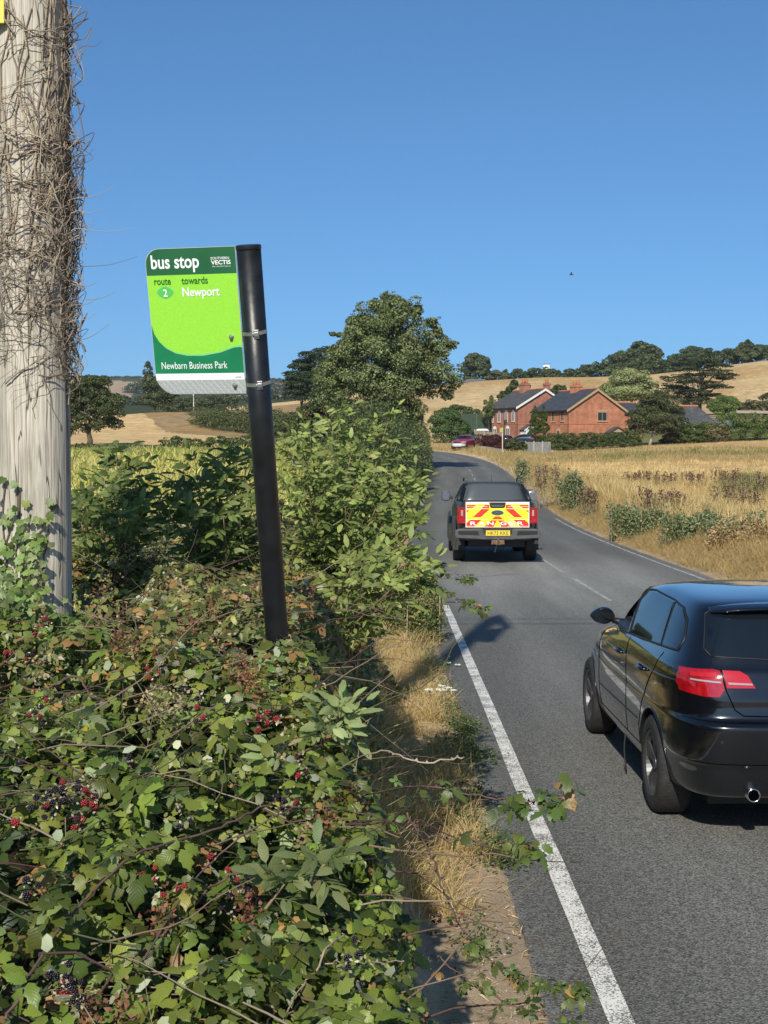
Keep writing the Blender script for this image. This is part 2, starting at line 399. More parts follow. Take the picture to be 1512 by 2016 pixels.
def groundmat():
    m, N, L = newmat('ground_soil_and_stubble')
    out = N.new('ShaderNodeOutputMaterial'); p = N.new('ShaderNodeBsdfPrincipled'); L.new(p.outputs[0], out.inputs[0])
    p.inputs['Roughness'].default_value = .95; p.inputs['Specular IOR Level'].default_value = .1
    a = N.new('ShaderNodeAttribute'); a.attribute_name = 'Col'
    g = N.new('ShaderNodeNewGeometry')
    cols = a.outputs['Color']
    for sc, lo, hi in ((90, .72, 1.28), (1.6, .76, 1.22), (.34, .66, 1.28)):
        n = N.new('ShaderNodeTexNoise'); n.inputs['Scale'].default_value = sc; n.inputs['Detail'].default_value = 6; n.inputs['Roughness'].default_value = .65
        L.new(g.outputs['Position'], n.inputs['Vector'])
        r = N.new('ShaderNodeMapRange'); r.inputs[1].default_value = .3; r.inputs[2].default_value = .7; r.inputs[3].default_value = lo; r.inputs[4].default_value = hi
        L.new(n.outputs[0], r.inputs[0])
        h = N.new('ShaderNodeHueSaturation'); L.new(r.outputs[0], h.inputs['Value']); L.new(cols, h.inputs['Color']); cols = h.outputs[0]
        if sc == 90:
            b = N.new('ShaderNodeBump'); b.inputs['Strength'].default_value = .6; b.inputs['Distance'].default_value = .01
            L.new(n.outputs[0], b.inputs['Height']); L.new(b.outputs[0], p.inputs['Normal'])
    L.new(cols, p.inputs['Base Color'])
    return m
M['ground'] = groundmat()
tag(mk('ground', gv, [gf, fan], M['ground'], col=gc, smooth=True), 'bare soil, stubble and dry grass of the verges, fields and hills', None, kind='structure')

# ------------------------------------------------------------ road
def asphalt(name, base, dark, light, scale=260, bumpd=.004, wet=.0):
    m, N, L = newmat(name)
    out = N.new('ShaderNodeOutputMaterial'); p = N.new('ShaderNodeBsdfPrincipled'); L.new(p.outputs[0], out.inputs[0])
    g = N.new('ShaderNodeNewGeometry'); uv = N.new('ShaderNodeUVMap'); sx = N.new('ShaderNodeSeparateXYZ'); L.new(uv.outputs[0], sx.inputs[0])
    v = N.new('ShaderNodeTexVoronoi'); v.inputs['Scale'].default_value = scale * .45; L.new(g.outputs['Position'], v.inputs['Vector'])
    n = N.new('ShaderNodeTexNoise'); n.inputs['Scale'].default_value = scale; n.inputs['Detail'].default_value = 3; L.new(g.outputs['Position'], n.inputs['Vector'])
    mp = N.new('ShaderNodeMapping'); mp.inputs['Scale'].default_value = (1.6, .12, 1); L.new(uv.outputs[0], mp.inputs[0])
    n2 = N.new('ShaderNodeTexNoise'); n2.inputs['Scale'].default_value = 1.1; n2.inputs['Detail'].default_value = 6; n2.inputs['Roughness'].default_value = .6; L.new(mp.outputs[0], n2.inputs['Vector'])
    cr = N.new('ShaderNodeValToRGB'); e = cr.color_ramp.elements
    e[0].position = .30; e[0].color = (*dark, 1); e[1].position = .72; e[1].color = (*light, 1)
    mid = cr.color_ramp.elements.new(.5); mid.color = (*base, 1)
    sep = N.new('ShaderNodeSeparateColor'); L.new(v.outputs['Color'], sep.inputs[0])
    mixf = N.new('ShaderNodeMix'); mixf.data_type = 'FLOAT'; mixf.inputs['Factor'].default_value = .5
    L.new(n.outputs[0], mixf.inputs['A']); L.new(sep.outputs[0], mixf.inputs['B'])
    L.new(mixf.outputs['Result'], cr.inputs[0])
    # polished wheel tracks and patches run along the road
    wv = N.new('ShaderNodeMath'); wv.operation = 'SINE'; ms = N.new('ShaderNodeMath'); ms.operation = 'MULTIPLY_ADD'; ms.inputs[1].default_value = 3.9; ms.inputs[2].default_value = 2.5
    L.new(sx.outputs[0], ms.inputs[0]); L.new(ms.outputs[0], wv.inputs[0])
    r1 = N.new('ShaderNodeMapRange'); r1.inputs[1].default_value = -1; r1.inputs[2].default_value = 1; r1.inputs[3].default_value = .9; r1.inputs[4].default_value = 1.1; L.new(wv.outputs[0], r1.inputs[0])
    r2 = N.new('ShaderNodeMapRange'); r2.inputs[1].default_value = .3; r2.inputs[2].default_value = .7; r2.inputs[3].default_value = .82; r2.inputs[4].default_value = 1.18; L.new(n2.outputs[0], r2.inputs[0])
    mm = N.new('ShaderNodeMath'); mm.operation = 'MULTIPLY'; L.new(r1.outputs[0], mm.inputs[0]); L.new(r2.outputs[0], mm.inputs[1])
    # a paler worn stretch in the near distance, with glare painted into its colour
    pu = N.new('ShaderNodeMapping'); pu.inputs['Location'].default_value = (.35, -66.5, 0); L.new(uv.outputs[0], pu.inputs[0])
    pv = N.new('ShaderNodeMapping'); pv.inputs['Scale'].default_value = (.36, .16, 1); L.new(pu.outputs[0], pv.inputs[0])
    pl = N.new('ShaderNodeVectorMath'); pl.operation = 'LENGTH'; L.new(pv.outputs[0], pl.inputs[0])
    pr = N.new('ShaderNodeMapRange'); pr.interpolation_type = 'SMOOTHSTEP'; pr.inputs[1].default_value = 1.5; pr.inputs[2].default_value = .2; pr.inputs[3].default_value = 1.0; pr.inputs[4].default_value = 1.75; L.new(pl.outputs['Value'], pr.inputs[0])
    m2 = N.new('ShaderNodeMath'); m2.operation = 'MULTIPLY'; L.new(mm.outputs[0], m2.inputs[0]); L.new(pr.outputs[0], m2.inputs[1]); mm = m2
    h = N.new('ShaderNodeHueSaturation'); L.new(cr.outputs[0], h.inputs['Color']); L.new(mm.outputs[0], h.inputs['Value'])
    L.new(h.outputs[0], p.inputs['Base Color'])
    p.inputs['Roughness'].default_value = .82; p.inputs['Specular IOR Level'].default_value = .35
    b = N.new('ShaderNodeBump'); b.inputs['Strength'].default_value = .8; b.inputs['Distance'].default_value = bumpd
    L.new(v.outputs['Distance'], b.inputs['Height']); L.new(b.outputs[0], p.inputs['Normal'])
    return m
def roadline_mat(name='worn_road_paint', lo=.69, wc=(.74, .72, .65)):
    m, N, L = newmat(name)
    out = N.new('ShaderNodeOutputMaterial'); p = N.new('ShaderNodeBsdfPrincipled'); L.new(p.outputs[0], out.inputs[0])
    g = N.new('ShaderNodeNewGeometry')
    v = N.new('ShaderNodeTexNoise'); v.inputs['Scale'].default_value = 120; v.inputs['Detail'].default_value = 3; L.new(g.outputs['Position'], v.inputs['Vector'])
    n = N.new('ShaderNodeTexNoise'); n.inputs['Scale'].default_value = 5; n.inputs['Detail'].default_value = 5; L.new(g.outputs['Position'], n.inputs['Vector'])
    a = N.new('ShaderNodeMath'); a.operation = 'MULTIPLY_ADD'; a.inputs[1].default_value = .5; L.new(n.outputs[0], a.inputs[0]); L.new(v.outputs[0], a.inputs[2])
    r = N.new('ShaderNodeMapRange'); r.inputs[1].default_value = lo; r.inputs[2].default_value = lo + .07; L.new(a.outputs[0], r.inputs[0])
    mx = N.new('ShaderNodeMix'); mx.data_type = 'RGBA'; mx.inputs['A'].default_value = (.16, .155, .14, 1); mx.inputs['B'].default_value = (*wc, 1)
    L.new(r.outputs[0], mx.inputs['Factor']); L.new(mx.outputs['Result'], p.inputs['Base Color']); p.inputs['Roughness'].default_value = .75
    return m
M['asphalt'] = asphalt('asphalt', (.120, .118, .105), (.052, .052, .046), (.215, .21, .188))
M['road_paint'] = roadline_mat(); M['road_paint_old'] = roadline_mat('faded_road_paint', .74, (.55, .54, .48))
def strip(s0, s1, o0, o1, dz, wob=0.0, n_across=1, seed=1):
    """ribbon along the road between arc positions, lateral offsets o0..o1"""
    seg = np.hypot(*np.diff(ROAD[:, :2], axis=0).T); S = np.concatenate([[0], np.cumsum(seg)])
    step = .35 if s1 - s0 < 60 else .8
    ss = np.arange(s0, s1 + 1e-6, step); ss = ss if len(ss) > 1 else np.array([s0, s1])
    P = np.stack([np.interp(ss, S, ROAD[:, k]) for k in range(3)], 1)
    Nn = np.stack([np.interp(ss, S, ROADN[:, k]) for k in range(2)], 1); Nn /= np.linalg.norm(Nn, axis=1)[:, None]
    rows = []; uv = []
    for k in range(n_across + 1):
        o = o0 + (o1 - o0) * k / n_across + np.zeros(len(ss))
        if k in (0, n_across) and wob: o = o + wob * (fbm(ss * 1.3, np.full(len(ss), k + .3), seed) - .5) * 2 + wob * .6 * (fbm(ss * 5, np.full(len(ss), k + .3), seed + 5) - .5)
        rows.append(np.stack([P[:, 0] + Nn[:, 0] * o, P[:, 1] + Nn[:, 1] * o, P[:, 2] + dz], 1)); uv.append(np.stack([o, ss], 1))
    V = np.stack(rows, 1).reshape(-1, 3); U = np.stack(uv, 1).reshape(-1, 2); m = n_across + 1
    a = (np.arange(len(ss) - 1)[:, None] * m + np.arange(n_across)[None]).ravel()
    return V, np.stack([a, a + 1, a + 1 + m, a + m], 1), U
_seg = np.hypot(*np.diff(ROAD[:, :2], axis=0).T); _S = np.concatenate([[0], np.cumsum(_seg)])
def s_of_y(y): return float(np.interp(y, ROAD[:, 1], _S))
V, Fc, U = strip(0, _S[-1] - 1, -RW_L, RW_R, .0, wob=.07, n_across=6)
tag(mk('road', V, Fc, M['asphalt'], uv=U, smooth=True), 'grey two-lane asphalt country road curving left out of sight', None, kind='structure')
V, Fc, U = strip(s_of_y(-20), s_of_y(21.6), -2.74, -2.635, .004, wob=.006)
tag(mk('edge_line', V, Fc, M['road_paint']), 'white painted edge line on the left of the road', None, kind='structure')
V, Fc, U = strip(s_of_y(-20), s_of_y(52), 2.43, 2.50, .004, wob=.006, seed=5)
tag(mk('edge_line', V, Fc, M['road_paint_old']), 'white painted edge line on the right of the road', None, kind='structure')
vv, ff, n0 = [], [], 0
for y0, y1 in [(-2, 2), (4, 8), (10, 14), (16, 20), (22.0, 26.2), (27.6, 32.3), (34, 38), (40, 44), (46, 50), (52, 56), (58, 62), (64, 68), (70, 74), (76, 80), (82, 86), (88, 92), (95, 99), (102, 106), (109, 113), (116, 120), (123, 126), (129, 132), (135, 138), (141, 143)]:
    V, Fc, U = strip(s_of_y(y0), s_of_y(y1), -.02, .05, .004, wob=.004, seed=int(y0) + 60)
    vv.append(V); ff.append(Fc + n0); n0 += len(V)
tag(mk('centre_line', np.concatenate(vv), np.concatenate(ff), M['road_paint_old']), 'broken white centre line painted along the road', None, kind='structure')
M['tar'] = pbr('tar_joint', (.022, .022, .022), .7, noise=.4, nscale=9)
def ribbon(P, w_, dz=.006):
    P = np.array(P, dtype=float); T = np.gradient(P, axis=0); T /= np.linalg.norm(T, axis=1)[:, None]; Nn = np.stack([T[:, 1], -T[:, 0]], 1); ww = w_ * (.6 + .8 * rng.random(len(P)))[:, None]
    z = road_query(P[:, 0], P[:, 1])[1] + dz; V = np.stack([np.column_stack([P - Nn * ww, z]), np.column_stack([P + Nn * ww, z])], 1).reshape(-1, 3); a = np.arange(len(P) - 1) * 2
    return V, np.stack([a, a + 1, a + 3, a + 2], 1)
vv, ff, n0 = [], [], 0
def crack(x0, y0, x1, y1, w_, j):
    global n0
    n = max(6, int(math.hypot(x1 - x0, y1 - y0) / .12)); t = np.linspace(0, 1, n); d = np.cumsum(rng.standard_normal(n)) * j; d -= t * d[-1]; L_ = math.hypot(x1 - x0, y1 - y0)
    V, Fc = ribbon(np.stack([x0 + (x1 - x0) * t - (y1 - y0) / L_ * d, y0 + (y1 - y0) * t + (x1 - x0) / L_ * d], 1), w_); vv.append(V); ff.append(Fc[:, ::-1] + n0); n0 += len(V)
crack(.72, 21.75, 1.5, 21.8, .035, .004); crack(1.1, 26, 2.7, 27.2, .012, .02); crack(1.3, 36, 5.9, 36.6, .02, .02)
tag(mk('road_seams', np.concatenate(vv), np.concatenate(ff), M['tar']), 'dark tar joints and fine cracks in the asphalt', None, kind='structure')
# ------------------------------------------------------------ foliage builders
def norm(a): return a / (np.linalg.norm(a, axis=-1, keepdims=True) + 1e-9)
def leaflet_tpl(nr=6, width=.62, serr=.06, fold=.16, droop=.22, cols=2):
    """one leaflet, base at origin, tip at y=1, blade in xy, upper side +z"""
    vs, uv = [], []
    for i in range(nr + 1):
        t = i / nr
        wd = width * .5 * (math.sin(math.pi * min(1, t * .93 + .04)) ** .75) * (1 - .28 * t) * 1.15
        if i == nr: wd = 0.004
        if i == 0: wd = .01
        z0 = -droop * t * t
        for k in range(-cols, cols + 1):
            a = k / cols; x = a * wd; y = t
            if abs(k) == cols and 0 < i < nr: x *= (1 + serr * (1 if i % 2 else -1) * 2.2); y += serr * .6 * (1 if i % 2 else -1)
            z = z0 + fold * abs(x) * 1.1 - .35 * abs(a) ** 2 * wd * .5
            vs.append((x, y, z)); uv.append((x * 1.2, t))
    m = 2 * cols + 1; fs = []
    for i in range(nr):
        for k in range(2 * cols):
            fs.append((i * m + k, i * m + k + 1, (i + 1) * m + k + 1, (i + 1) * m + k))
    return np.array(vs), np.array(fs), np.array(uv)
def simple_tpl(width=.6, fold=.12, droop=.15):
    v = [(0, 0, 0), (-width / 2, .42, fold * .5), (width / 2, .42, fold * .5), (0, .5, -droop * .3), (0, 1, -droop)]
    return np.array(v), np.array([(0, 3, 1), (0, 2, 3), (1, 3, 4), (3, 2, 4)]), np.array([(v_[0], v_[1]) for v_ in v])
def diamond_tpl(width=.7, bend=.18):
    v = [(0, -.5, 0), (width / 2, 0, bend), (0, .5, 0), (-width / 2, 0, bend)]
    return np.array(v), np.array([(0, 1, 2, 3)]), np.array([(a[0], a[1] + .5) for a in v])
def basis(nrm, head):
    """rotation matrices whose z is nrm and whose y is as near head as it can be"""
    z = norm(nrm); x = norm(np.cross(head, z)); y = np.cross(z, x)
    return np.stack([x, y, z], axis=2)
def rep(tpl, B, scale, pos, col):
    """replicate a template: returns verts, faces, uv, colours"""
    tv, tf, tu = tpl; n = len(pos); k = len(tv)
    scale = np.broadcast_to(np.asarray(scale, dtype=float).reshape(-1, 1), (n, 1)) if np.ndim(scale) < 2 else scale
    sv = tv[None] * scale[:, None, :]
    V = np.einsum('nij,nkj->nki', B, sv) + pos[:, None, :]
    Fc = tf[None] + (np.arange(n) * k)[:, None, None]
    return V.reshape(-1, 3), Fc.reshape(-1, tf.shape[1]), np.tile(tu, (n, 1)), np.repeat(col, k, axis=0)
NMUL, SMUL = 2.1, .86
class Leaves:
    def __init__(s): s.V = []; s.F = []; s.U = []; s.C = []; s.n = 0
    def add(s, V, Fc, U, C):
        s.V.append(V); s.F.append(Fc + s.n); s.U.append(U); s.C.append(C); s.n += len(V)
    def tubes(s, paths, rads, col, n=5):
        for P, r in zip(paths, rads):
            mb = MB(); mb.tube(P, r, n, cap=False)
            f = np.array(mb.f); c = np.tile(np.asarray(col, dtype=float), (len(mb.v), 1))
            s.add(np.array([tuple(v) for v in mb.v]), f, np.zeros((len(mb.v), 2)), c)
    def build(s, name, mat, parent=None, smooth=False):
        g = {}
        for f in s.F: g.setdefault(f.shape[1], []).append(f)
        return mk(name, np.concatenate(s.V), [np.concatenate(v) for v in g.values()], mat, parent, col=np.concatenate(s.C), uv=np.concatenate(s.U), smooth=smooth)
FB = 1.35
def lcol(n, c1, c2, jit=.18, mixv=None, dead=0.0, deadc=(.30, .17, .06)):
    m = rng.random((n, 1)) if mixv is None else mixv.reshape(-1, 1)
    c = np.array(c1) * (1 - m) + np.array(c2) * m
    c = c * (1 + jit * rng.standard_normal((n, 1))) * (1 + .5 * jit * rng.standard_normal((n, 3)))
    if dead:
        k = rng.random(n) < dead; c[k] = np.array(deadc) * (.7 + .6 * rng.random((k.sum(), 1)))
    return np.clip(c * FB, .004, .95)
def rdir(n): return norm(rng.standard_normal((n, 3)))
def crown_leaves(lobes, n, size, c1, c2, clump=12, inner=.25, up=.5, flat=1.0, tpl=None, jit=.15, dead=0.0, ragged=.10, csp=1.0):
    """leaf-sized faces gathered in clumps over a set of ellipsoid lobes [(centre, radii)]"""
    C = np.array([l[0] for l in lobes], dtype=float); Rr = np.array([l[1] for l in lobes], dtype=float)
    n = int(n * NMUL); size = size * SMUL
    # every lobe carries smaller tufts; leaves sit on the tufts, thickest on their upper, outer side
    sub_c, sub_r, sub_o = [], [], []
    mr = np.cbrt(Rr.prod(1))
    for c, r, m_ in zip(C, Rr, mr):
        ks = int(np.clip(16 * (m_ / (size * 5)) ** 1.0, 9, 46))
        d = rdir(ks); d[:, 2] = np.where(d[:, 2] < -.55, -d[:, 2], d[:, 2])
        sub_c.append(c + d * r * (.80 + ragged * rng.standard_normal((ks, 1)))); sub_o.append(norm(d / (r / m_)))
        sub_r.append((.26 + .16 * rng.random((ks, 1))) * np.minimum(r, m_ * 1.3)[None] * np.array([1.15, 1.15, .8]) * (np.ones((ks, 1))))
    sub_c = np.concatenate(sub_c); sub_r = np.concatenate(sub_r); sub_o = np.concatenate(sub_o)
    wgt = (sub_r[:, 0] * sub_r[:, 1] + 2 * sub_r[:, 0] * sub_r[:, 2]); wgt /= wgt.sum(); K = len(sub_c)
    n1 = int(n * (1 - inner * .5))
    i = rng.choice(K, n1, p=wgt); d = rdir(n1) + sub_o[i] * .55 + np.array([0, 0, .15]); d = norm(d)
    p = sub_c[i] + d * sub_r[i] * (1.0 - np.abs(rng.standard_normal((n1, 1))) * .22)
    nrm = norm(d * .9 + np.array([0, 0, up]) + .62 * rng.standard_normal((n1, 3)))
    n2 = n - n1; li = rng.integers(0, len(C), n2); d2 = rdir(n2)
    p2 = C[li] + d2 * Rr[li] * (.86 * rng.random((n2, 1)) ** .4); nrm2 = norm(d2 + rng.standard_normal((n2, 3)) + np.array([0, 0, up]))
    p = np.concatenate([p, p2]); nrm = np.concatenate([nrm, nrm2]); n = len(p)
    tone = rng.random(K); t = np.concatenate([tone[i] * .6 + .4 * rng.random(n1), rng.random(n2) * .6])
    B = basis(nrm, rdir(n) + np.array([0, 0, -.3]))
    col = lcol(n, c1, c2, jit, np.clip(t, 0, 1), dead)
    sc = size * (.6 + .8 * rng.random(n))
    return rep(tpl or diamond_tpl(), B, sc, p, col)
def trunk_mb(base, lobes, r, lean=None, limbs=6, top=.6):
    mb = MB(); base = Vector(base)
    cz = np.mean([l[0][2] + l[1][2] * .2 for l in lobes]) * .6 + .4 * max(l[0][2] for l in lobes); cen = Vector(np.mean([l[0] for l in lobes], axis=0))
    topp = Vector((cen.x, cen.y, base.z + (cz - base.z) * .92))
    pts = []
    for k in range(7):
        t = k / 6; p = base.lerp(topp, t) + Vector((random.uniform(-1, 1), random.uniform(-1, 1), 0)) * r * .5 * (0 < k < 6)
        pts.append(p)
    mb.tube(pts, [r * (1.25 if k == 0 else 1 - .13 * k) for k in range(7)], 8)
    ls = sorted(lobes, key=lambda l: -l[1][0])[:max(limbs, 1)]
    for l in ls:
        c = Vector(l[0]); s = base.lerp(topp, max(.25, min(.8, (c.z - base.z) / max(.1, topp.z - base.z) * .7)))
        mid = s.lerp(c, .5) + Vector((0, 0, -.08 * (c - s).length))
        mb.tube([s, s.lerp(mid, .5), mid, c], [r * .42, r * .36, r * .28, r * .1], 6)
    return mb
def px_lobes(Y, L, depth=.8, flat=1.0, dj=.5):
    out = []
    for l in L:
        px, py, r = l[:3]; ry = l[3] if len(l) > 3 else r
        s = Y / F; c = at(px, py, Y + random.uniform(-dj, dj) * r * s)
        out.append(((c.x, c.y, c.z), (r * s, max(r, ry) * s * depth, ry * s)))
    return out
def tree(name, label, cat, Y, L, n, size, c1, c2, base=None, r=.3, group=None, limbs=6, depth=.9, trunkmat='bark', dj=.6, **kw):
    """a tree from lobes given as (bearing, height, radius) at distance Y; base is the bearing where its trunk meets the ground"""
    lobes = px_lobes(Y, L, depth, dj=dj)
    bx = PX(base if base is not None else sum(l[0] for l in L) / len(L), Y); bz = gh(bx, Y)
    t = empty(name, (bx, Y, bz), 0, label, cat, group)
    off = np.array([bx, Y, bz])
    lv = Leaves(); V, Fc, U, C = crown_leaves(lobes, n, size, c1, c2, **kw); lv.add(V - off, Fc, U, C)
    lv.build('crown', M['leaf'], t)
    if r:
        mb = trunk_mb((bx, Y, bz - .1), lobes, r, limbs=limbs); mb.v = [Vector(v) - Vector(off) for v in mb.v]
        mb.build('trunk', M[trunkmat], t, smooth=True)
    return t
def hedge_lobes(pts, h, wdt, step=None, jit=.15, base=0.0):
    """lobes along a line of world points (x, y)"""
    out = []; P = np.array(pts, dtype=float); seg = np.hypot(*np.diff(P, axis=0).T); S = np.concatenate([[0], np.cumsum(seg)])
    step = step or wdt * .7
    for s in np.arange(0, S[-1] + 1e-6, step):
        x = np.interp(s, S, P[:, 0]); y = np.interp(s, S, P[:, 1]); z = gh(x, y) + base
        hh = h * (1 + jit * random.uniform(-1, 1))
        out.append(((x + random.uniform(-.1, .1) * wdt, y, z + hh * .30), (wdt * .58, wdt * .58, hh * .36)))
        out.append(((x + random.uniform(-.1, .1) * wdt, y, z + hh * .66), (wdt * .55, wdt * .55, hh * .36)))
    return out
def hedge(name, label, cat, pts, h, wdt, n, size, c1, c2, group=None, lobes=None, kind=None, core=True, jit=.15, **kw):
    lobes = lobes or hedge_lobes(pts, h, wdt, jit=jit)
    c0 = lobes[len(lobes) // 2][0]; off = np.array([c0[0], c0[1], gh(c0[0], c0[1])])
    t = empty(name, tuple(off), 0, label, cat, group)
    lv = Leaves(); V, Fc, U, C = crown_leaves(lobes, n, size, c1, c2, **kw); lv.add(V - off, Fc, U, C); lv.build('foliage', M['leaf'], t)
    mb = MB(); path = []
    for c, r in lobes[::2]:
        b = Vector((c[0] + random.uniform(-.3, .3) * r[0], c[1] + random.uniform(-.3, .3) * r[1], gh(c[0], c[1]) - .05)) - Vector(off)
        e = Vector(c) - Vector(off) + Vector((0, 0, .4 * r[2])); path += [b, b.lerp(e, .5) + Vector((.05, 0, 0)), e, b.lerp(e, .5) - Vector((.05, 0, 0))]
    mb.tube(path, .03, 5)
    mb.build('stems', M['bark'], t)
    return t

# ------------------------------------------------------------ trees and hedges, nearest first
GREY1, GREY2 = (.058, .074, .028), (.19, .215, .095)
tree('roadside_tree', 'tall grey-green tree with a ragged spreading crown leaning over the left of the road', 'tree', 104,
     [(752, 628, 36), (788, 622, 32), (740, 604, 18), (768, 592, 17), (850, 636, 15, 12), (822, 612, 14, 12), (655, 658, 7, 4), (700, 630, 10, 8), (645, 748, 10, 8), (722, 655, 40), (812, 652, 34), (690, 690, 38), (770, 680, 62), (845, 688, 34), (868, 690, 24), (886, 678, 15, 10), (684, 664, 12), (668, 659, 8, 5),
      (700, 730, 48), (770, 740, 62), (835, 730, 48), (872, 738, 30), (892, 752, 20), (660, 740, 34), (660, 775, 36), (720, 785, 48), (790, 790, 42), (850, 765, 26), (880, 778, 18, 12), (808, 830, 26, 40), (770, 835, 45, 45), (712, 628, 14), (862, 655, 14), (656, 762, 20), (820, 612, 14), (757, 585, 9), (800, 604, 12), (706, 641, 10)],
     34000, .21, GREY1, GREY2, base=806, r=.34, limbs=14, clump=16, inner=.3, dj=1.1, depth=1.1, ragged=.26)
tree('sloping_hedge_tree', 'low dark green tree filling the hedge left of the tall roadside tree', 'tree', 112,
     [(640, 800, 36), (605, 822, 30), (680, 830, 40), (620, 850, 34), (725, 850, 40), (655, 780, 24), (590, 850, 24), (660, 865, 40)], 9000, .2, (.04, .05, .02), (.10, .12, .05), base=660, r=.16, clump=14)
# hedgerow hugging the left road edge
def edge_pts(y0, y1, off, st=6.0):
    out = []
    for y in np.arange(y0, y1 + .1, st):
        x = float(np.interp(y, ROAD[:, 1], ROAD[:, 0])); out.append((x - RW_L - off, y))
    return out
hedge('hedgerow', 'dark ivy-green hedgerow close behind the elder bush at the left road edge', 'hedge', edge_pts(44, 78, 1.5), 3.5, 2.2, 22000, .12, (.035, .045, .02), (.11, .135, .06), clump=14, jit=.22)
hedge('hedgerow', 'olive green clipped hedgerow on the inside of the bend before the brown verge', 'hedge', edge_pts(80, 128, 1.35), 3.3, 2.1, 22000, .14, (.055, .065, .022), (.14, .16, .065), clump=14, jit=.12)
hedge('hedgerow', 'far dark hedgerow rounding the bend beyond the tall roadside tree', 'hedge', [(2.2, 134), (-.5, 146), (-4, 158), (-8, 175), (-12, 195)], 3.4, 2.6, 9000, .2, (.04, .05, .02), (.10, .125, .05), clump=12)
tree('hedge_bush', 'rounded grey-green bush in the hedgerow under the tall roadside tree', 'bush', 76,
     [(760, 880, 44, 40), (800, 905, 38, 42), (735, 920, 40), (825, 940, 26, 36), (700, 880, 36), (780, 850, 30)], 12000, .11, (.045, .06, .028), (.125, .15, .075), base=770, r=.08, clump=14)
tree('oak_tree', 'lone round oak standing in the stubble right of the telegraph pole', 'tree', 158,
     [(185, 775, 40, 34), (160, 800, 36, 30), (215, 805, 30, 28), (205, 825, 26, 20), (228, 835, 14, 14), (150, 835, 24, 22), (190, 752, 22, 12), (130, 790, 30), (226, 790, 14), (172, 760, 26, 18), (135, 850, 14, 14), (190, 838, 20, 14), (120, 820, 30, 30)],
     12000, .26, (.035, .045, .016), (.095, .11, .04), base=176, r=.36, limbs=9, clump=16, inner=.25)
tree('poplar_tree', 'narrow pointed tree rising behind the lower left of the bus stop sign', 'tree', 330,
     [(291, 735, 9, 18), (294, 760, 14, 22), (305, 775, 22, 22), (325, 785, 24, 20), (340, 778, 14, 14), (298, 790, 22, 16), (290, 718, 5, 8)], 5000, .5, (.04, .052, .022), (.10, .12, .05), base=305, r=.35, clump=10)
PINE1, PINE2 = (.016, .028, .012), (.05, .07, .03)
tree('pine_tree', 'dark pine with the highest jagged top left of the tall roadside tree', 'tree', 225, [(640, 700, 28, 16), (660, 690, 20, 12), (625, 722, 34, 16), (655, 735, 30, 20), (640, 760, 40, 20), (670, 710, 16, 20)], 6000, .33, PINE1, PINE2, base=645, r=.3, clump=12, up=.8)
tree('pine_tree', 'dark bushy pine nearest the bus stop pole on its right', 'tree', 218, [(603, 702, 20, 10), (595, 722, 28, 14), (580, 742, 24, 12), (600, 755, 30, 20), (572, 758, 16, 12), (612, 740, 24, 20), (590, 778, 30, 16)], 6000, .33, PINE1, PINE2, base=596, r=.3, clump=12, up=.8)
hedge('field_hedge', 'low dark leafy hedge dividing the yellow crop from the stubble field', 'hedge', [(PX(330, 150), 150), (PX(430, 150), 150), (PX(520, 148), 149), (PX(620, 146), 146)], 1.6, 1.5, 7000, .2, (.03, .045, .012), (.09, .12, .035))
hedge('field_hedge', 'thin weedy strip under the lone oak at the crop edge', 'hedge', [(PX(-60, 152), 153), (PX(100, 152), 153), (PX(320, 152), 152)], .7, 1.0, 4000, .18, (.04, .05, .018), (.12, .12, .05))
hedge('field_hedge', 'long dark thorn hedge across the rough slope behind the bus stop pole', 'hedge', [(PX(395, 262), 262), (PX(440, 245), 245), (PX(500, 225), 225), (PX(560, 205), 205), (PX(620, 190), 190)], 3.6, 4.2, 12000, .33, (.035, .048, .018), (.10, .115, .04), jit=.3)
hedge('field_hedge', 'dull green hedge between the slope and the wood, left of the pole', 'hedge', [(PX(330, 380), 380), (PX(400, 380), 385), (PX(470, 380), 385)], 4.5, 6, 5000, .5, (.04, .055, .022), (.09, .11, .045))
def wood(name, label, prof, Y, n, size, c1, c2, base=0, depthm=20, kind='stuff'):
    """a far-off wood whose top line follows (bearing, height) points"""
    lobes = []; px = np.array([p[0] for p in prof]); py = np.array([p[1] for p in prof]); s = Y / F
    x = px[0]
    while x <= px[-1]:
        top = np.interp(x, px, py); X = PX(x, Y); g = gh(X, Y); zt = at(x, top, Y).z
        r = max(2.2, min(6.0, (zt - g) * .45)) * random.uniform(.75, 1.2)
        lobes.append(((X, Y + random.uniform(0, depthm), zt - r * random.uniform(.8, 1.2)), (r, r, r)))
        for k in range(2): 
            zz = random.uniform(g, max(g + .5, zt - r)); lobes.append(((X + random.uniform(-1, 1) * r, Y + random.uniform(-.3, .3) * r, zz), (r, r, r)))
        x += r * .8 / s
    lv = Leaves(); lv.add(*crown_leaves(lobes, n, size, c1, c2, clump=12, inner=.1)); o = lv.build(name, M['leaf'])
    return tag(o, label, None, None, kind)
wood('woodland', 'dark wood filling the valley behind the lone oak', [(-120, 775), (100, 770), (225, 772), (262, 782), (300, 776), (345, 792), (390, 782), (430, 792), (480, 788), (520, 782), (560, 770), (700, 770)], 640, 22000, 1.1, (.035, .05, .028), (.08, .10, .05), depthm=60)
wood('woodland', 'thin blue-green tree line along the far left skyline', [(-150, 744), (140, 741), (180, 743), (250, 745), (330, 747), (470, 748), (560, 748), (700, 752)], 1660, 14000, 2.6, (.04, .055, .035), (.07, .09, .055), depthm=120)
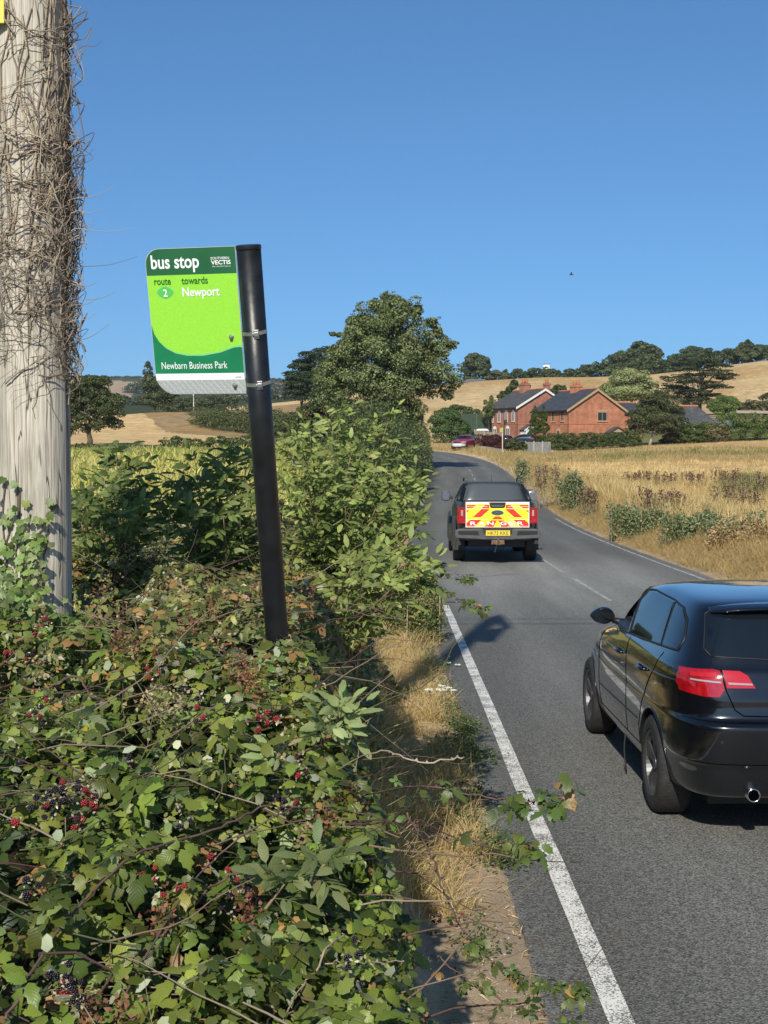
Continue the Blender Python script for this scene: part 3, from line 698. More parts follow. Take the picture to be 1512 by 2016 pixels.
wood('woodland', 'blue-green copse on the tan field below the far left skyline', [(252, 757), (262, 748), (290, 746), (330, 750), (560, 752), (640, 752)], 1250, 9000, 2.2, (.04, .055, .035), (.075, .09, .055), depthm=60)
wood('woodland', 'dark wooded ridge on the skyline behind the pale willow and cedar', [(1085, 738), (1118, 733), (1135, 722), (1160, 716), (1190, 712), (1210, 700), (1228, 688), (1310, 700), (1335, 697), (1350, 690), (1400, 690), (1440, 686), (1470, 680), (1512, 676), (1600, 668)], 458, 30000, .75, (.032, .045, .018), (.095, .115, .045), depthm=14)
SK1, SK2 = (.035, .048, .022), (.09, .11, .05)
tree('skyline_tree', 'domed tree standing alone on the skyline right of the tall roadside tree', 'tree', 470, [(936, 715, 20, 18), (925, 728, 18, 18), (948, 725, 16, 22), (938, 740, 26, 14), (930, 706, 12, 9)], 4500, .75, SK1, SK2, base=937, r=.5)
tree('skyline_tree', 'pale olive scrubby tree on the ridge left of the white water tower', 'tree', 468, [(975, 740, 16, 10), (960, 742, 14, 10), (990, 744, 12, 8)], 2500, .7, (.06, .07, .03), (.13, .135, .06), base=975, r=.3)
tree('skyline_tree', 'small dark pair of crowns on the ridge above the left cottage', 'tree', 470, [(1018, 735, 9, 11), (1008, 742, 9, 9), (1030, 741, 12, 9), (995, 738, 7, 8)], 2500, .7, SK1, SK2, base=1015, r=.3)
tree('skyline_tree', 'round green tree directly beneath the white water tower', 'tree', 465, [(1058, 736, 16, 12), (1075, 738, 12, 11), (1045, 740, 10, 9), (1066, 744, 20, 8)], 3500, .7, (.03, .048, .02), (.085, .11, .045), base=1062, r=.4)
tree('skyline_tree', 'largest domed tree on the right-hand wooded ridge', 'tree', 462, [(1265, 695, 30, 18), (1240, 705, 22, 18), (1288, 708, 20, 22), (1262, 720, 40, 20), (1225, 715, 18, 16), (1270, 684, 18, 8)], 7000, .75, SK1, (.10, .12, .055), base=1262, r=.6)
tree('skyline_tree', 'feathery tree breaking the skyline at the far right of the ridge', 'tree', 455, [(1474, 680, 10, 10), (1462, 690, 14, 14), (1486, 692, 14, 12), (1470, 700, 20, 14)], 3500, .7, (.04, .055, .022), (.11, .13, .055), base=1472, r=.4)
tree('skyline_tree', 'flat-topped dark tree on the ridge above the cedar', 'tree', 457, [(1370, 694, 26, 12), (1355, 700, 20, 12), (1390, 700, 18, 14), (1372, 708, 34, 14)], 4500, .7, SK1, SK2, base=1370, r=.4)
# around the cottages
tree('willow_tree', 'pale silvery willow rising behind the right cottage', 'tree', 262,
     [(1240, 752, 38, 22), (1215, 765, 28, 20), (1268, 765, 26, 22), (1240, 775, 52, 24), (1238, 735, 18, 10), (1205, 780, 16, 12), (1290, 790, 24, 20)], 12000, .36, (.12, .14, .05), (.27, .29, .14), base=1242, r=.4, clump=14)
tree('cedar_tree', 'dark flat-layered cedar behind the grey-roofed outbuilding', 'tree', 268,
     [(1375, 712, 40, 7), (1395, 722, 48, 6), (1350, 728, 40, 6), (1412, 733, 34, 6), (1380, 741, 56, 6), (1430, 745, 22, 4), (1335, 748, 34, 8), (1372, 757, 60, 7), (1410, 762, 34, 5), (1330, 770, 40, 10), (1365, 775, 40, 9), (1372, 790, 28, 12), (1390, 702, 20, 5), (1330, 790, 30, 12), (1440, 738, 14, 4), (1404, 778, 20, 4)],
     15000, .3, (.018, .028, .014), (.065, .08, .035), base=1378, r=.55, limbs=14, clump=14, up=1.0, flat=.5, inner=.3)
tree('garden_tree', 'dark round garden tree with a pale trunk between cottage and outbuilding', 'tree', 188,
     [(1290, 800, 34, 22), (1268, 822, 30, 24), (1312, 822, 32, 26), (1290, 835, 44, 26), (1262, 845, 24, 14), (1330, 846, 20, 18), (1300, 785, 20, 14), (1275, 795, 20, 16), (1345, 835, 14, 14), (1325, 862, 18, 10)], 12000, .24, (.028, .034, .014), (.10, .11, .042), base=1278, r=.22, limbs=8, clump=14, trunkmat='pale_bark' if 'pale_bark' in M else 'bark')
tree('garden_bush', 'bright green rounded bush right of the outbuilding roof', 'bush', 250, [(1425, 795, 24, 16), (1408, 800, 18, 14), (1442, 800, 16, 16), (1425, 808, 30, 12)], 5000, .28, (.05, .08, .018), (.14, .19, .05), base=1425, r=.15)
tree('garden_bush', 'dark shrub poking up behind the roof of the left cottage', 'bush', 250, [(1012, 760, 10, 12), (1002, 775, 14, 14), (1035, 765, 10, 8), (990, 785, 12, 10)], 3000, .28, (.03, .045, .015), (.08, .10, .035), base=1010, r=.15)
tree('garden_bush', 'small dark bush showing between the two cottage roofs', 'bush', 245, [(1098, 768, 12, 9), (1110, 764, 8, 7), (1100, 780, 14, 12)], 2500, .28, (.03, .045, .015), (.08, .10, .035), base=1102, r=.12)
tree('garden_bush', 'slim light green shrub at the left corner of the left cottage', 'bush', 206, [(968, 790, 7, 10), (960, 800, 9, 12), (958, 818, 10, 14), (966, 812, 8, 16)], 2200, .2, (.05, .07, .02), (.14, .17, .06), base=962, r=.08)
CONI1, CONI2 = (.035, .055, .012), (.085, .115, .022)
for px, lab in ((1053, 'left one of two columnar yellow-green conifers between the cottages'), (1070, 'right one of two columnar yellow-green conifers between the cottages')):
    tree('conifer', lab, 'conifer', 196, [(px, 806, 3, 8), (px, 814, 6, 9), (px, 823, 8, 10), (px, 833, 10, 11), (px, 844, 11, 12), (px, 856, 12, 12), (px, 868, 11, 9)], 9000, .13, CONI1, CONI2, base=px, r=.15, group='conifers between the cottages', clump=10, ragged=.0, inner=.1, up=.9, dj=.05)
hedge('garden_hedge', 'clipped dark green garden hedge in front of the right cottage', 'hedge', [(PX(1086, 182), 182), (PX(1150, 182), 183), (PX(1200, 183), 184), (PX(1262, 184), 185)], 2.1, 1.9, 12000, .17, (.03, .045, .012), (.085, .115, .035), jit=.08)
hedge('garden_hedge', 'long bright green hedge at the far right edge of the meadow', 'hedge', [(PX(1425, 190), 190), (PX(1480, 190), 190), (PX(1540, 191), 191), (PX(1620, 192), 192)], 3.5, 2.6, 12000, .2, (.04, .062, .014), (.11, .15, .04), jit=.1)
hedge('garden_hedge', 'green hedge below the grey outbuilding roof', 'hedge', [(PX(1350, 188), 188), (PX(1400, 189), 189)], 2.4, 2.2, 7000, .19, (.035, .055, .012), (.095, .13, .035), jit=.1)
tree('garden_bush', 'browned seeding bush between the two right-hand meadow hedges', 'bush', 187, [(1415, 848, 16, 16), (1405, 858, 14, 12), (1428, 858, 12, 12)], 3000, .19, (.07, .065, .025), (.18, .16, .08), base=1415, r=.08)
tree('garden_bush', 'shadowy bush under the dark garden tree beside the outbuilding', 'bush', 192, [(1325, 865, 14, 12), (1310, 870, 12, 8), (1340, 868, 10, 10)], 2500, .18, (.02, .028, .01), (.06, .07, .025), base=1325, r=.08)
hedge('beech_hedge', 'dark red-purple clipped hedge beside the gravel layby', 'hedge', [(PX(944, 158), 158), (PX(958, 159), 158), (PX(975, 152), 152), (PX(988, 150), 150)], 1.7, 1.1, 9000, .13, (.035, .012, .012), (.10, .035, .03), jit=.05)
hedge('garden_hedge', 'short leafy hedge between the purple hedge and the white garden wall', 'hedge', [(PX(996, 160), 160), (PX(1015, 161), 161), (PX(1036, 162), 162)], 1.5, 1.2, 6000, .15, (.03, .045, .014), (.085, .11, .04), jit=.15)
tree('garden_shrubs', 'big green shrub behind the parked red car', 'bush', 175, [(885, 830, 22, 20), (865, 840, 20, 22), (900, 848, 24, 22), (878, 858, 26, 20), (912, 855, 18, 18), (925, 862, 12, 12)], 9000, .19, (.035, .06, .016), (.10, .15, .05), base=885, r=.12)
tree('garden_shrubs', 'darker wide shrub on the slope below the golden hill, left of the cottages', 'bush', 215, [(905, 812, 26, 14), (930, 822, 18, 16), (880, 818, 22, 16), (860, 825, 16, 16), (945, 830, 12, 14)], 6000, .24, (.035, .055, .015), (.10, .13, .045), base=900, r=.12)
hedge('hill_hedge', 'straggling brown thorn bushes low on the golden hill at the right edge', 'hedge', [(PX(1462, 252), 252), (PX(1490, 250), 250), (PX(1540, 250), 250)], 3.4, 3.0, 4000, .3, (.05, .05, .022), (.13, .12, .055), jit=.4)
# ------------------------------------------------------------ near vegetation on the bank
FB = 1.0
T_NEAR = leaflet_tpl(7, .66, .075, .16, .24, 2)
T_MID = leaflet_tpl(4, .66, .06, .16, .22, 1)
T_ELD = leaflet_tpl(6, .40, .03, .12, .30, 2)
T_ELDM = leaflet_tpl(4, .40, .02, .12, .30, 1)
T_PET = (np.array([(-.018, 0, 0), (.018, 0, 0), (.014, 1, -.02), (-.014, 1, -.02)]), np.array([(0, 1, 2, 3)]), np.zeros((4, 2)))
_by = [0, 1.2, 2.0, 2.4, 3.2, 3.8, 4.4, 5.4, 6.5, 8, 9.5, 12, 16, 22]; _bz = [.9, 1.02, 1.18, 1.27, 1.43, 1.53, 1.61, 1.66, 1.70, 1.84, 1.92, 1.7, 1.4, .6]
def bedge(y): return np.interp(y, [0, 2, 3.5, 4.4, 5.5, 7, 8.5, 10, 12, 16], [.07, .07, .05, -.15, -.24, -.16, -.18, -.28, -.36, -.42])
def canopy(x, y):
    top = np.interp(y, _by, _bz) + .30 * (fbm(x * 1.9, y * 1.7, 101, 3) - .5) + .20 * (fbm(x * 6, y * 5, 103, 2) - .5)
    e = bedge(y) + .10 * (fbm(y * 2.2, x * 0 + 3, 107) - .5)
    f = sstep(e + .22, e - .14, x) ** .6
    g = ground_h(x, y, False)
    return g + np.maximum(top - g, .05) * f, g, f
def canopy_n(x, y):
    h = .03; z0 = canopy(x, y)[0]; zx = canopy(x + h, y)[0]; zy = canopy(x, y + h)[0]
    return norm(np.stack([-(zx - z0) / h, -(zy - z0) / h, np.ones(len(x)) * 1.0], 1)), z0
def sample_bramble(n, y0, y1, xl, deep=.10, hollow=True):
    """points in the leafy skin of the thicket"""
    y = rng.uniform(y0, y1, n * 2); lo = np.maximum(-y * .34 - .35, -3.4) if xl is None else np.full(n * 2, xl)
    hi = bedge(y) + .26; x = lo + (hi - lo) * rng.random(n * 2)
    # more points along the steep road-side face
    k = rng.random(n * 2) < .26; x = np.where(k, bedge(y) + rng.uniform(-.12, .24, n * 2), x)
    hole = fbm(x * 3.1, y * 3.1, 131, 3)
    keep = (rng.random(n * 2) < np.clip((hole - .415) * 10, .05, 1) * np.clip((fbm(x * 9, y * 9, 137, 2) - .36) * 9, .12, 1)) if hollow else np.ones(n * 2, bool)
    x = x[keep][:n]; y = y[keep][:n]
    N_, z = canopy_n(x, y); g = ground_h(x, y, False)
    dp = rng.exponential(deep, len(x)); P = np.stack([x, y, z], 1) - N_ * dp[:, None]
    P[:, 2] = np.maximum(P[:, 2], g + .03)
    ok = canopy(x, y)[2] > .04
    return P[ok], N_[ok], dp[ok]
def compound(lv, P, Nn, size, c1, c2, tpl, lat=True, five=.35, pet=True, dead=.02, jit=.16):
    n = len(P); nrm = norm(Nn * .65 + np.array([-.12, -.35, .85]) * 1.0 + .42 * rng.standard_normal((n, 3)))
    hd = norm(rdir(n) * .9 + np.array([.15, -.5, -.25])); B = basis(nrm, hd)
    t = rng.random(n); base = lcol(n, c1, c2, jit, t, dead)
    sz = size * (.6 + .62 * rng.random(n))
    angs = [(0, .35, 1.0)]; angs += [(68, .12, .86), (-68, .12, .86)] if lat else []
    for j, (a, off, sc) in enumerate(angs + [(118, .0, .7), (-118, .0, .7)]):
        sel = np.ones(n, bool) if j < len(angs) else (rng.random(n) < five)
        if not sel.any(): continue
        m = sel.sum(); ar = R(a) + .22 * rng.standard_normal(m)
        X_, Y_, Z_ = B[sel, :, 0], B[sel, :, 1], B[sel, :, 2]
        d = X_ * np.sin(ar)[:, None] + Y_ * np.cos(ar)[:, None]
        nn = norm(Z_ + .30 * rng.standard_normal((m, 3)) + d * .12)
        s = sz[sel] * sc * (.85 + .3 * rng.random(m)); s3 = s[:, None] * np.stack([.82 + .3 * rng.random(m), np.ones(m), .3 + 2.4 * rng.random(m)], 1)
        col = np.clip(base[sel] * (1 + .10 * rng.standard_normal((m, 1))), .003, 1)
        lv.add(*rep(tpl, basis(nn, d), s3, P[sel] + Y_ * (sz[sel] * off)[:, None] + d * (s * .06)[:, None], col))
    if pet:
        pd = norm(-B[:, :, 1] * .8 - B[:, :, 2] * .6)
        lv.add(*rep(T_PET, basis(B[:, :, 2], -pd), sz * 1.2, P + pd * (sz * 1.2)[:, None], np.tile([.13, .12, .06], (n, 1))))
G1, G2 = (.042, .062, .011), (.185, .225, .038)
lv = Leaves()
P, Nn, dp = sample_bramble(4300, 1.75, 4.7, None, .085); compound(lv, P, Nn, .052, G1, G2, T_NEAR, dead=.003)
P, Nn, dp = sample_bramble(1500, 1.75, 4.7, None, .05); k = rng.random(len(P)) < .8; compound(lv, P[k], Nn[k], .034, (.09, .11, .03), (.25, .29, .09), T_MID, pet=False, dead=.10)
P, Nn, dp = sample_bramble(6800, 4.5, 7.6, None, .07); compound(lv, P, Nn, .044, (.07, .082, .02), (.25, .255, .075), T_MID, pet=False, dead=.09)
P, Nn, dp = sample_bramble(5200, 4.3, 9.8, None, .06); compound(lv, P, Nn, .030, (.09, .09, .035), (.26, .25, .11), simple_tpl(), pet=False, dead=.30)
P, Nn, dp = sample_bramble(6500, 7.4, 12.5, None, .09); compound(lv, P, Nn, .050, (.06, .07, .02), (.21, .22, .07), simple_tpl(), pet=False, dead=.06)
P, Nn, dp = sample_bramble(4200, 12, 22, None, .12); compound(lv, P, Nn, .075, (.06, .07, .02), (.21, .22, .07), simple_tpl(), pet=False, dead=.06)
P, Nn, dp = sample_bramble(3200, 1.75, 6.5, None, .05, hollow=False); P = P - Nn * rng.uniform(.14, .34, (len(P), 1)); compound(lv, P, Nn, .060, (.014, .024, .006), (.055, .085, .018), T_MID, pet=False, dead=.10)  # inner leaves coloured near black to paint in the thicket's deep shade
# pale undersides turned up here and there, yellow leaves
P, Nn, dp = sample_bramble(620, 1.8, 8, None, .02); n = len(P)
lv.add(*rep(T_MID, basis(norm(Nn + .8 * rng.standard_normal((n, 3))), rdir(n)), .038, P, lcol(n, (.30, .34, .20), (.52, .52, .36), .1)))
P, Nn, dp = sample_bramble(46, 1.8, 8, None, .01); n = len(P)
lv.add(*rep(T_MID, basis(norm(Nn + .6 * rng.standard_normal((n, 3))), rdir(n)), .034, P, lcol(n, (.55, .40, .03), (.62, .50, .06), .1)))
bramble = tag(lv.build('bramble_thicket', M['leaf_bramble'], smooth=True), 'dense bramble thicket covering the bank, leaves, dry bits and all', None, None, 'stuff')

# thin stems and dead twigs woven through the thicket
def wander(p, d, n, step, jit, grav=0.0):
    pts = [Vector(p)]; d = Vector(d).normalized()
    for k in range(n):
        d = (d + Vector((random.gauss(0, jit), random.gauss(0, jit), random.gauss(0, jit) + grav))).normalized(); pts.append(pts[-1] + d * step)
    return pts
lv = Leaves()
for k in range(620):
    y = random.uniform(1.8, 9); x = random.uniform(-y * .32 - .2, float(bedge(y)) + .05); z = float(canopy(np.array([x]), np.array([y]))[0][0])
    a = random.uniform(0, math.pi); p = wander((x, y, z - random.uniform(.0, .07)), (math.cos(a), math.sin(a) * .6, random.uniform(-.1, .25)), 7, random.uniform(.04, .09), .16, -.02)
    c = random.choice([(.10, .055, .05), (.13, .08, .06), (.30, .24, .17), (.22, .16, .11), (.09, .10, .04)])
    r0 = random.uniform(.0010, .0034); lv.tubes([p], [[r0 * (1 - .09 * i) for i in range(len(p))]], c, 5)
tag(lv.build('bramble_twigs', M['leaf']), 'thin purple and straw-coloured stems woven through the brambles', None, None, 'stuff')

# fruit
def berry_tpl():
    bm = bmesh.new(); bmesh.ops.create_icosphere(bm, subdivisions=1, radius=1); sv = np.array([v.co[:] for v in bm.verts]); sf = np.array([[v.index for v in f.verts] for f in bm.faces]); bm.free()
    V, Fc = [], []; k = 0
    for i in range(22):
        t = math.acos(1 - 2 * (i + .5) / 22); ph = i * 2.39996
        c = np.array([math.sin(t) * math.cos(ph), math.sin(t) * math.sin(ph), math.cos(t) * 1.15]) * .72
        V.append(sv * .34 + c); Fc.append(sf + k); k += len(sv)
    V = np.concatenate(V); return V, np.concatenate(Fc), np.zeros((len(V), 2))
T_BERRY = berry_tpl(); BLK, RED, DRED = (.010, .006, .012), (.22, .014, .016), (.05, .008, .011)
def berries(lv, c, n, spread, mixr, r=.0078):
    P = np.array(c)[None] + rng.standard_normal((n, 3)) * spread * np.array([.8, .6, .9])
    sel = rng.random(n); col = np.where((sel < mixr)[:, None], RED, np.where((sel < mixr * 1.5)[:, None], DRED, BLK)) * (.8 + .4 * rng.random((n, 1)))
    lv.add(*rep(T_BERRY, basis(rdir(n), rdir(n)), r * (.8 + .35 * rng.random(n)), P, col))
    m = n * 5; Q = P[rng.integers(0, n, m)] + rng.standard_normal((m, 3)) * r * .9
    lv.add(*rep(simple_tpl(), basis(rdir(m), rdir(m)), .010, Q, lcol(m, (.22, .20, .11), (.42, .36, .24), .1)))
lv = Leaves()
def on_canopy(px, py, y0=1.8, y1=12, lift=.02):
    """where the sight line through a photo point meets the thicket"""
    for Y in np.arange(y0, y1, .03):
        p = at(px, py, Y)
        if p.z < float(canopy(np.array([p.x]), np.array([Y]))[0][0]) + lift: return p
    return None
for px, py, n, mr in [(178, 1585, 11, .7), (165, 1620, 7, .6), (152, 1560, 9, .3), (120, 1560, 16, .05), (90, 1590, 14, .05), (520, 1413, 11, .6), (540, 1418, 6, .6), (20, 1290, 10, .7), (70, 1305, 16, .25), (80, 1405, 10, .4), (300, 1695, 3, .9), (440, 1705, 3, .9), (335, 1757, 6, .7), (485, 1740, 14, .1), (470, 1770, 10, .05), (130, 1930, 14, .05), (160, 1950, 12, .0), (590, 1515, 8, .4), (860, 1810, 12, .25), (895, 1815, 9, .35), (850, 1840, 8, .1), (300, 1320, 6, .4), (20, 1625, 3, 1), (560, 1580, 8, .1), (245, 1500, 5, .1), (370, 1370, 12, .1), (640, 1345, 4, .5), (700, 1900, 8, .1), (60, 1760, 6, .2), (360, 1600, 5, .0), (95, 1225, 12, .8), (85, 1240, 12, .7), (310, 1312, 6, .8), (390, 1430, 4, .9)]:
    p = on_canopy(px, py)
    if p: berries(lv, p, max(2, int(n * .75)), .019 if p.y < 4 else .022, mr)
for k in range(14):
    P, Nn, dp = sample_bramble(2, 1.9, 6, None, .01)
    if len(P): berries(lv, P[0], random.randint(3, 7), .018, random.choice([0, .1, .5]))
tag(lv.build('blackberries', M['berry'], smooth=True), 'clusters of red and black blackberries hanging in the brambles', None, None, 'stuff')
# spent russet panicles
lv = Leaves()
for px, py, n in [(312, 1075, 90), (300, 1100, 70), (250, 1100, 90), (245, 1130, 60), (205, 1148, 90), (200, 1175, 60), (362, 1162, 70), (90, 1215, 60), (310, 1300, 60), (480, 1330, 120), (500, 1350, 90), (465, 1305, 60), (540, 1240, 120), (560, 1230, 60), (430, 1270, 60), (370, 1230, 60), (270, 1270, 70), (310, 960, 60), (330, 1150, 80), (420, 1180, 70), (80, 1330, 70), (230, 1260, 80), (640, 1610, 60), (600, 1640, 50), (690, 1560, 50), (300, 1385, 110), (350, 1390, 100), (560, 1460, 70), (320, 1800, 80), (490, 1790, 80), (180, 1990, 60), (250, 1990, 50), (600, 1160, 60), (690, 1130, 60), (610, 1190, 50), (760, 1140, 50)]:
    p = on_canopy(px, py)
    if not p: continue
    P = np.array(p)[None] + rng.standard_normal((n, 3)) * np.array([.022, .02, .032]) * (p.y / 4.5) ** .5
    c = random.choice([((.13, .045, .035), (.26, .10, .06)), ((.16, .07, .04), (.30, .15, .08)), ((.30, .22, .12), (.46, .36, .22))])
    lv.add(*rep(simple_tpl(.7), basis(rdir(n), rdir(n)), .014, P, lcol(n, c[0], c[1], .15)))
tag(lv.build('dry_panicles', M['leaf']), 'russet dried flower heads scattered over the brambles', None, None, 'stuff')

# ---- arching canes that stand out
def smooth_pts(P, n=8):
    P = [tuple(p) for p in P]; return [Vector(p) for p in _catmull(P, n)]
def thorny(mb, pts, r0, r1, n=7):
    m = len(pts); rr = [r0 + (r1 - r0) * i / (m - 1) for i in range(m)]
    mb.tube(pts, rr, n)
def cane(label, pix, r0, r1, leaves=18, lsize=.05, lc=(G1, (.12, .17, .04)), mat='cane', name='bramble_cane', side_from=.3):
    base_ = []
    for q in pix:
        p = on_canopy(q[0], q[1], 1.9, 6.0, .0) if (q[0] < 760 and q[2] < 5) else None
        base_.append(p + Vector((0, 0, random.uniform(-.035, .025))) if p else at(*q))
    r0 *= .68; r1 *= .8
    pts = smooth_pts(base_); pts = [p + Vector((random.gauss(0, 1), random.gauss(0, 1), random.gauss(0, 1))) * .0022 for p in pts]; off = pts[0].copy(); L_ = [p - off for p in pts]
    t = empty(name, tuple(off), 0, label, 'bramble cane' if name == 'bramble_cane' else 'stick', None)
    mb = MB(); thorny(mb, L_, r0, r1)
    # thorns along the stem
    for k in range(2, len(L_) - 1):
        d = Vector(rdir(1)[0]); a = L_[k]; r = r0 + (r1 - r0) * k / len(L_); base_d = (L_[min(k + 1, len(L_) - 1)] - a).normalized(); s = base_d.cross(d).normalized()
        mb.add([a + s * r * .8 + base_d * .004, a + s * r * .8 - base_d * .004, a + d.cross(s) * .002, a + s * (r + .007)], [(0, 1, 3), (1, 2, 3), (2, 0, 3)])
    mb.build('stem', M[mat], t, smooth=True)
    if leaves:
        lv = Leaves(); idx = [int(len(L_) * (side_from + (1 - side_from) * random.random() ** .8)) for _ in range(leaves)]; idx = [min(i, len(L_) - 1) for i in idx] + [len(L_) - 1] * 2
        P = np.array([L_[i] for i in idx]) + rng.standard_normal((len(idx), 3)) * .012
        compound(lv, P, np.tile([0, -.2, .8], (len(P), 1)), lsize, lc[0], lc[1], T_NEAR, dead=.05)
        lv.build('leaves', M['leaf_bramble'], t, smooth=True)
    return t
cane('long dark bramble cane arching out over the road edge line with leaves at its tip', [(10, 1990, 2.5), (110, 1820, 2.65), (260, 1700, 2.9), (430, 1625, 3.1), (560, 1580, 3.2), (700, 1548, 3.25), (830, 1548, 3.25), (930, 1566, 3.2), (1020, 1575, 3.15), (1095, 1574, 3.1), (1118, 1545, 3.1)], .0050, .0020, 22, .036, side_from=.45)
cane('thinner reddish bramble cane just below the long one, tip over the dry grass', [(220, 1995, 2.4), (320, 1840, 2.6), (420, 1700, 2.8), (560, 1615, 3.0), (700, 1605, 3.1), (830, 1640, 3.15), (960, 1658, 3.1), (1060, 1668, 3.05)], .0038, .0012, 12, .036)
cane('bramble cane hanging down across the bare soil at the bottom of the picture', [(800, 1600, 3.2), (850, 1690, 3.2), (880, 1770, 3.2), (925, 1850, 3.2), (985, 1905, 3.2), (1060, 1935, 3.2), (1140, 1950, 3.2)], .0036, .0014, 34, .026, side_from=.35)
cane('short bramble spray at the lower right corner of the thicket', [(860, 1880, 3.1), (920, 1930, 3.1), (1000, 1975, 3.1), (1080, 2000, 3.1), (1150, 2016, 3.1)], .003, .001, 22, .024, side_from=.1)
cane('thick grey-purple cane bent in a low arch at the left edge of the picture', [(-40, 1395, 3.9), (20, 1362, 3.95), (80, 1342, 4.0), (150, 1338, 4.0), (180, 1352, 4.0), (210, 1380, 4.0)], .007, .005, 0)
cane('leafy bramble tip reaching over the asphalt beyond the bus stop pole', [(740, 1130, 6.8), (800, 1140, 6.8), (850, 1155, 6.75), (900, 1178, 6.7), (948, 1198, 6.65)], .005, .0018, 26, .034, side_from=.25)
cane('upper leafy twig above the bramble tip beyond the bus stop pole', [(760, 1080, 6.9), (820, 1095, 6.9), (870, 1115, 6.85), (915, 1140, 6.8)], .004, .0012, 16, .032, side_from=.2)
cane('orange-brown dry stick lying over the brambles by the dry grass', [(560, 1530, 3.5), (640, 1500, 3.5), (740, 1480, 3.45), (830, 1500, 3.4), (915, 1493, 3.4)], .0016, .003, 0, mat='twig_dry', name='dry_stick')
cane('pale split straw stalk sticking out at the bottom of the brambles', [(560, 1990, 2.35), (610, 1925, 2.4), (660, 1900, 2.45), (720, 1890, 2.45), (790, 1893, 2.45)], .0026, .0014, 0, mat='twig_dry', name='dry_stick')
cane('forked dry stem leaning up at the bottom of the brambles', [(540, 2010, 2.35), (600, 1940, 2.4), (640, 1885, 2.4), (676, 1858, 2.45)], .0035, .003, 0, mat='twig_dry', name='dry_stick')
cane('long mauve cane lying diagonally below the middle of the brambles', [(130, 2010, 2.3), (230, 1880, 2.5), (330, 1800, 2.65), (440, 1745, 2.8), (560, 1690, 2.95)], .0050, .003, 6, .045)

# ---- elder bushes
def elder_leaf(lv, p, d, up, L, size, c1, c2, tpl, pairs=3):
    """one pinnate leaf: rachis from p along d"""
    d = Vector(d).normalized(); up = Vector(up); s = d.cross(up).normalized(); u = s.cross(d).normalized()
    pts = [Vector(p) + d * L * t - u * L * .30 * t * t for t in (0, .35, .55, .78, 1.0)]
    Ps, Hs, Ns, Sz = [], [], [], []
    tone = random.random()
    for j in range(pairs):
        q = pts[1 + j] if j < 3 else pts[3]
        for sg in (1, -1):
            h = (s * sg * .95 + d * .45 - u * .25 + Vector(rdir(1)[0]) * .12).normalized(); Ps.append(q[:]); Hs.append(h[:]); Ns.append((u + s * sg * .25 + Vector(rdir(1)[0]) * .18)[:]); Sz.append(size * (.8 + .1 * j))
    Ps.append(pts[4][:]); Hs.append((d - u * .4)[:]); Ns.append((u + d * .3)[:]); Sz.append(size * 1.1)
    n = len(Ps); B = basis(np.array(Ns), np.array(Hs))
    lv.add(*rep(tpl, B, np.array(Sz) * (.85 + .3 * rng.random(n)), np.array(Ps), lcol(n, c1, c2, .08, np.clip(tone + .15 * rng.standard_normal(n), 0, 1))))
    lv.tubes([pts], [[.0016, .0014, .0012, .001, .0008]], (.16, .17, .06), 4)
def elder(label, base, tips, c1, c2, size=.085, L=.14, near=True, step=.10, start=.42, woodc='twig_elder', lean=(0, 0, 0)):
    b = Vector(base); t = empty('elder_bush', tuple(b), 0, label, 'bush'); lv = Leaves(); mb = MB()
    for tip in tips:
        e = at(*tip[:3]) - b; s = Vector((random.uniform(-.12, .12), random.uniform(-.12, .12), 0))
        mid = s.lerp(e, .5) + Vector((0, 0, .22 * (e - s).length * .5)) - Vector((e.x, e.y, 0)) * .18
        P = smooth_pts([s, s.lerp(mid, .55) + Vector((0, 0, .02)), mid, e], 6); m = len(P)
        mb.tube(P, [.011 - .0085 * i / (m - 1) for i in range(m)], 6)
        S = [0]; 
        for i in range(1, m): S.append(S[-1] + (P[i] - P[i - 1]).length)
        d = start * S[-1]; side = random.uniform(0, 6.28)
        while d < S[-1]:
            i = max(j for j in range(m) if S[j] <= d); i = min(i, m - 2); f = (d - S[i]) / max(1e-6, S[i + 1] - S[i]); q = P[i].lerp(P[i + 1], f); ax = (P[i + 1] - P[i]).normalized()
            o = ax.orthogonal().normalized(); o2 = ax.cross(o); side += 1.57
            for sg in (0, math.pi):
                ld = o * math.cos(side + sg) + o2 * math.sin(side + sg); ld = (ld + ax * .75 + Vector((.05, -.15, .25))).normalized()
                elder_leaf(lv, q, ld, Vector((-.1, -.4, 1)), L * random.uniform(.75, 1.15), size * random.uniform(.75, 1.15), c1, c2, T_ELD if near else T_ELDM, random.choice([2, 3, 3]))
            d += step * random.uniform(.75, 1.25)
        for sg in range(3): elder_leaf(lv, P[-1], Vector((random.uniform(-1, 1), random.uniform(-.9, .5), random.uniform(.4, 1.2))), Vector((0, -.5, .8)), L * .8, size * .85, c1, c2, T_ELD if near else T_ELDM, 2)
    mb.build('stems', M[woodc], t, smooth=True); lv.build('foliage', M['leaf_elder'], t, smooth=True)
    return t
M['twig_elder'] = pbr('elder_bark', (.24, .17, .10), .85, noise=.4, nscale=14)
SUN1, SUN2 = (.11, .14, .035), (.33, .38, .11)  # elder leaves in the sun: sunlight painted into the colour
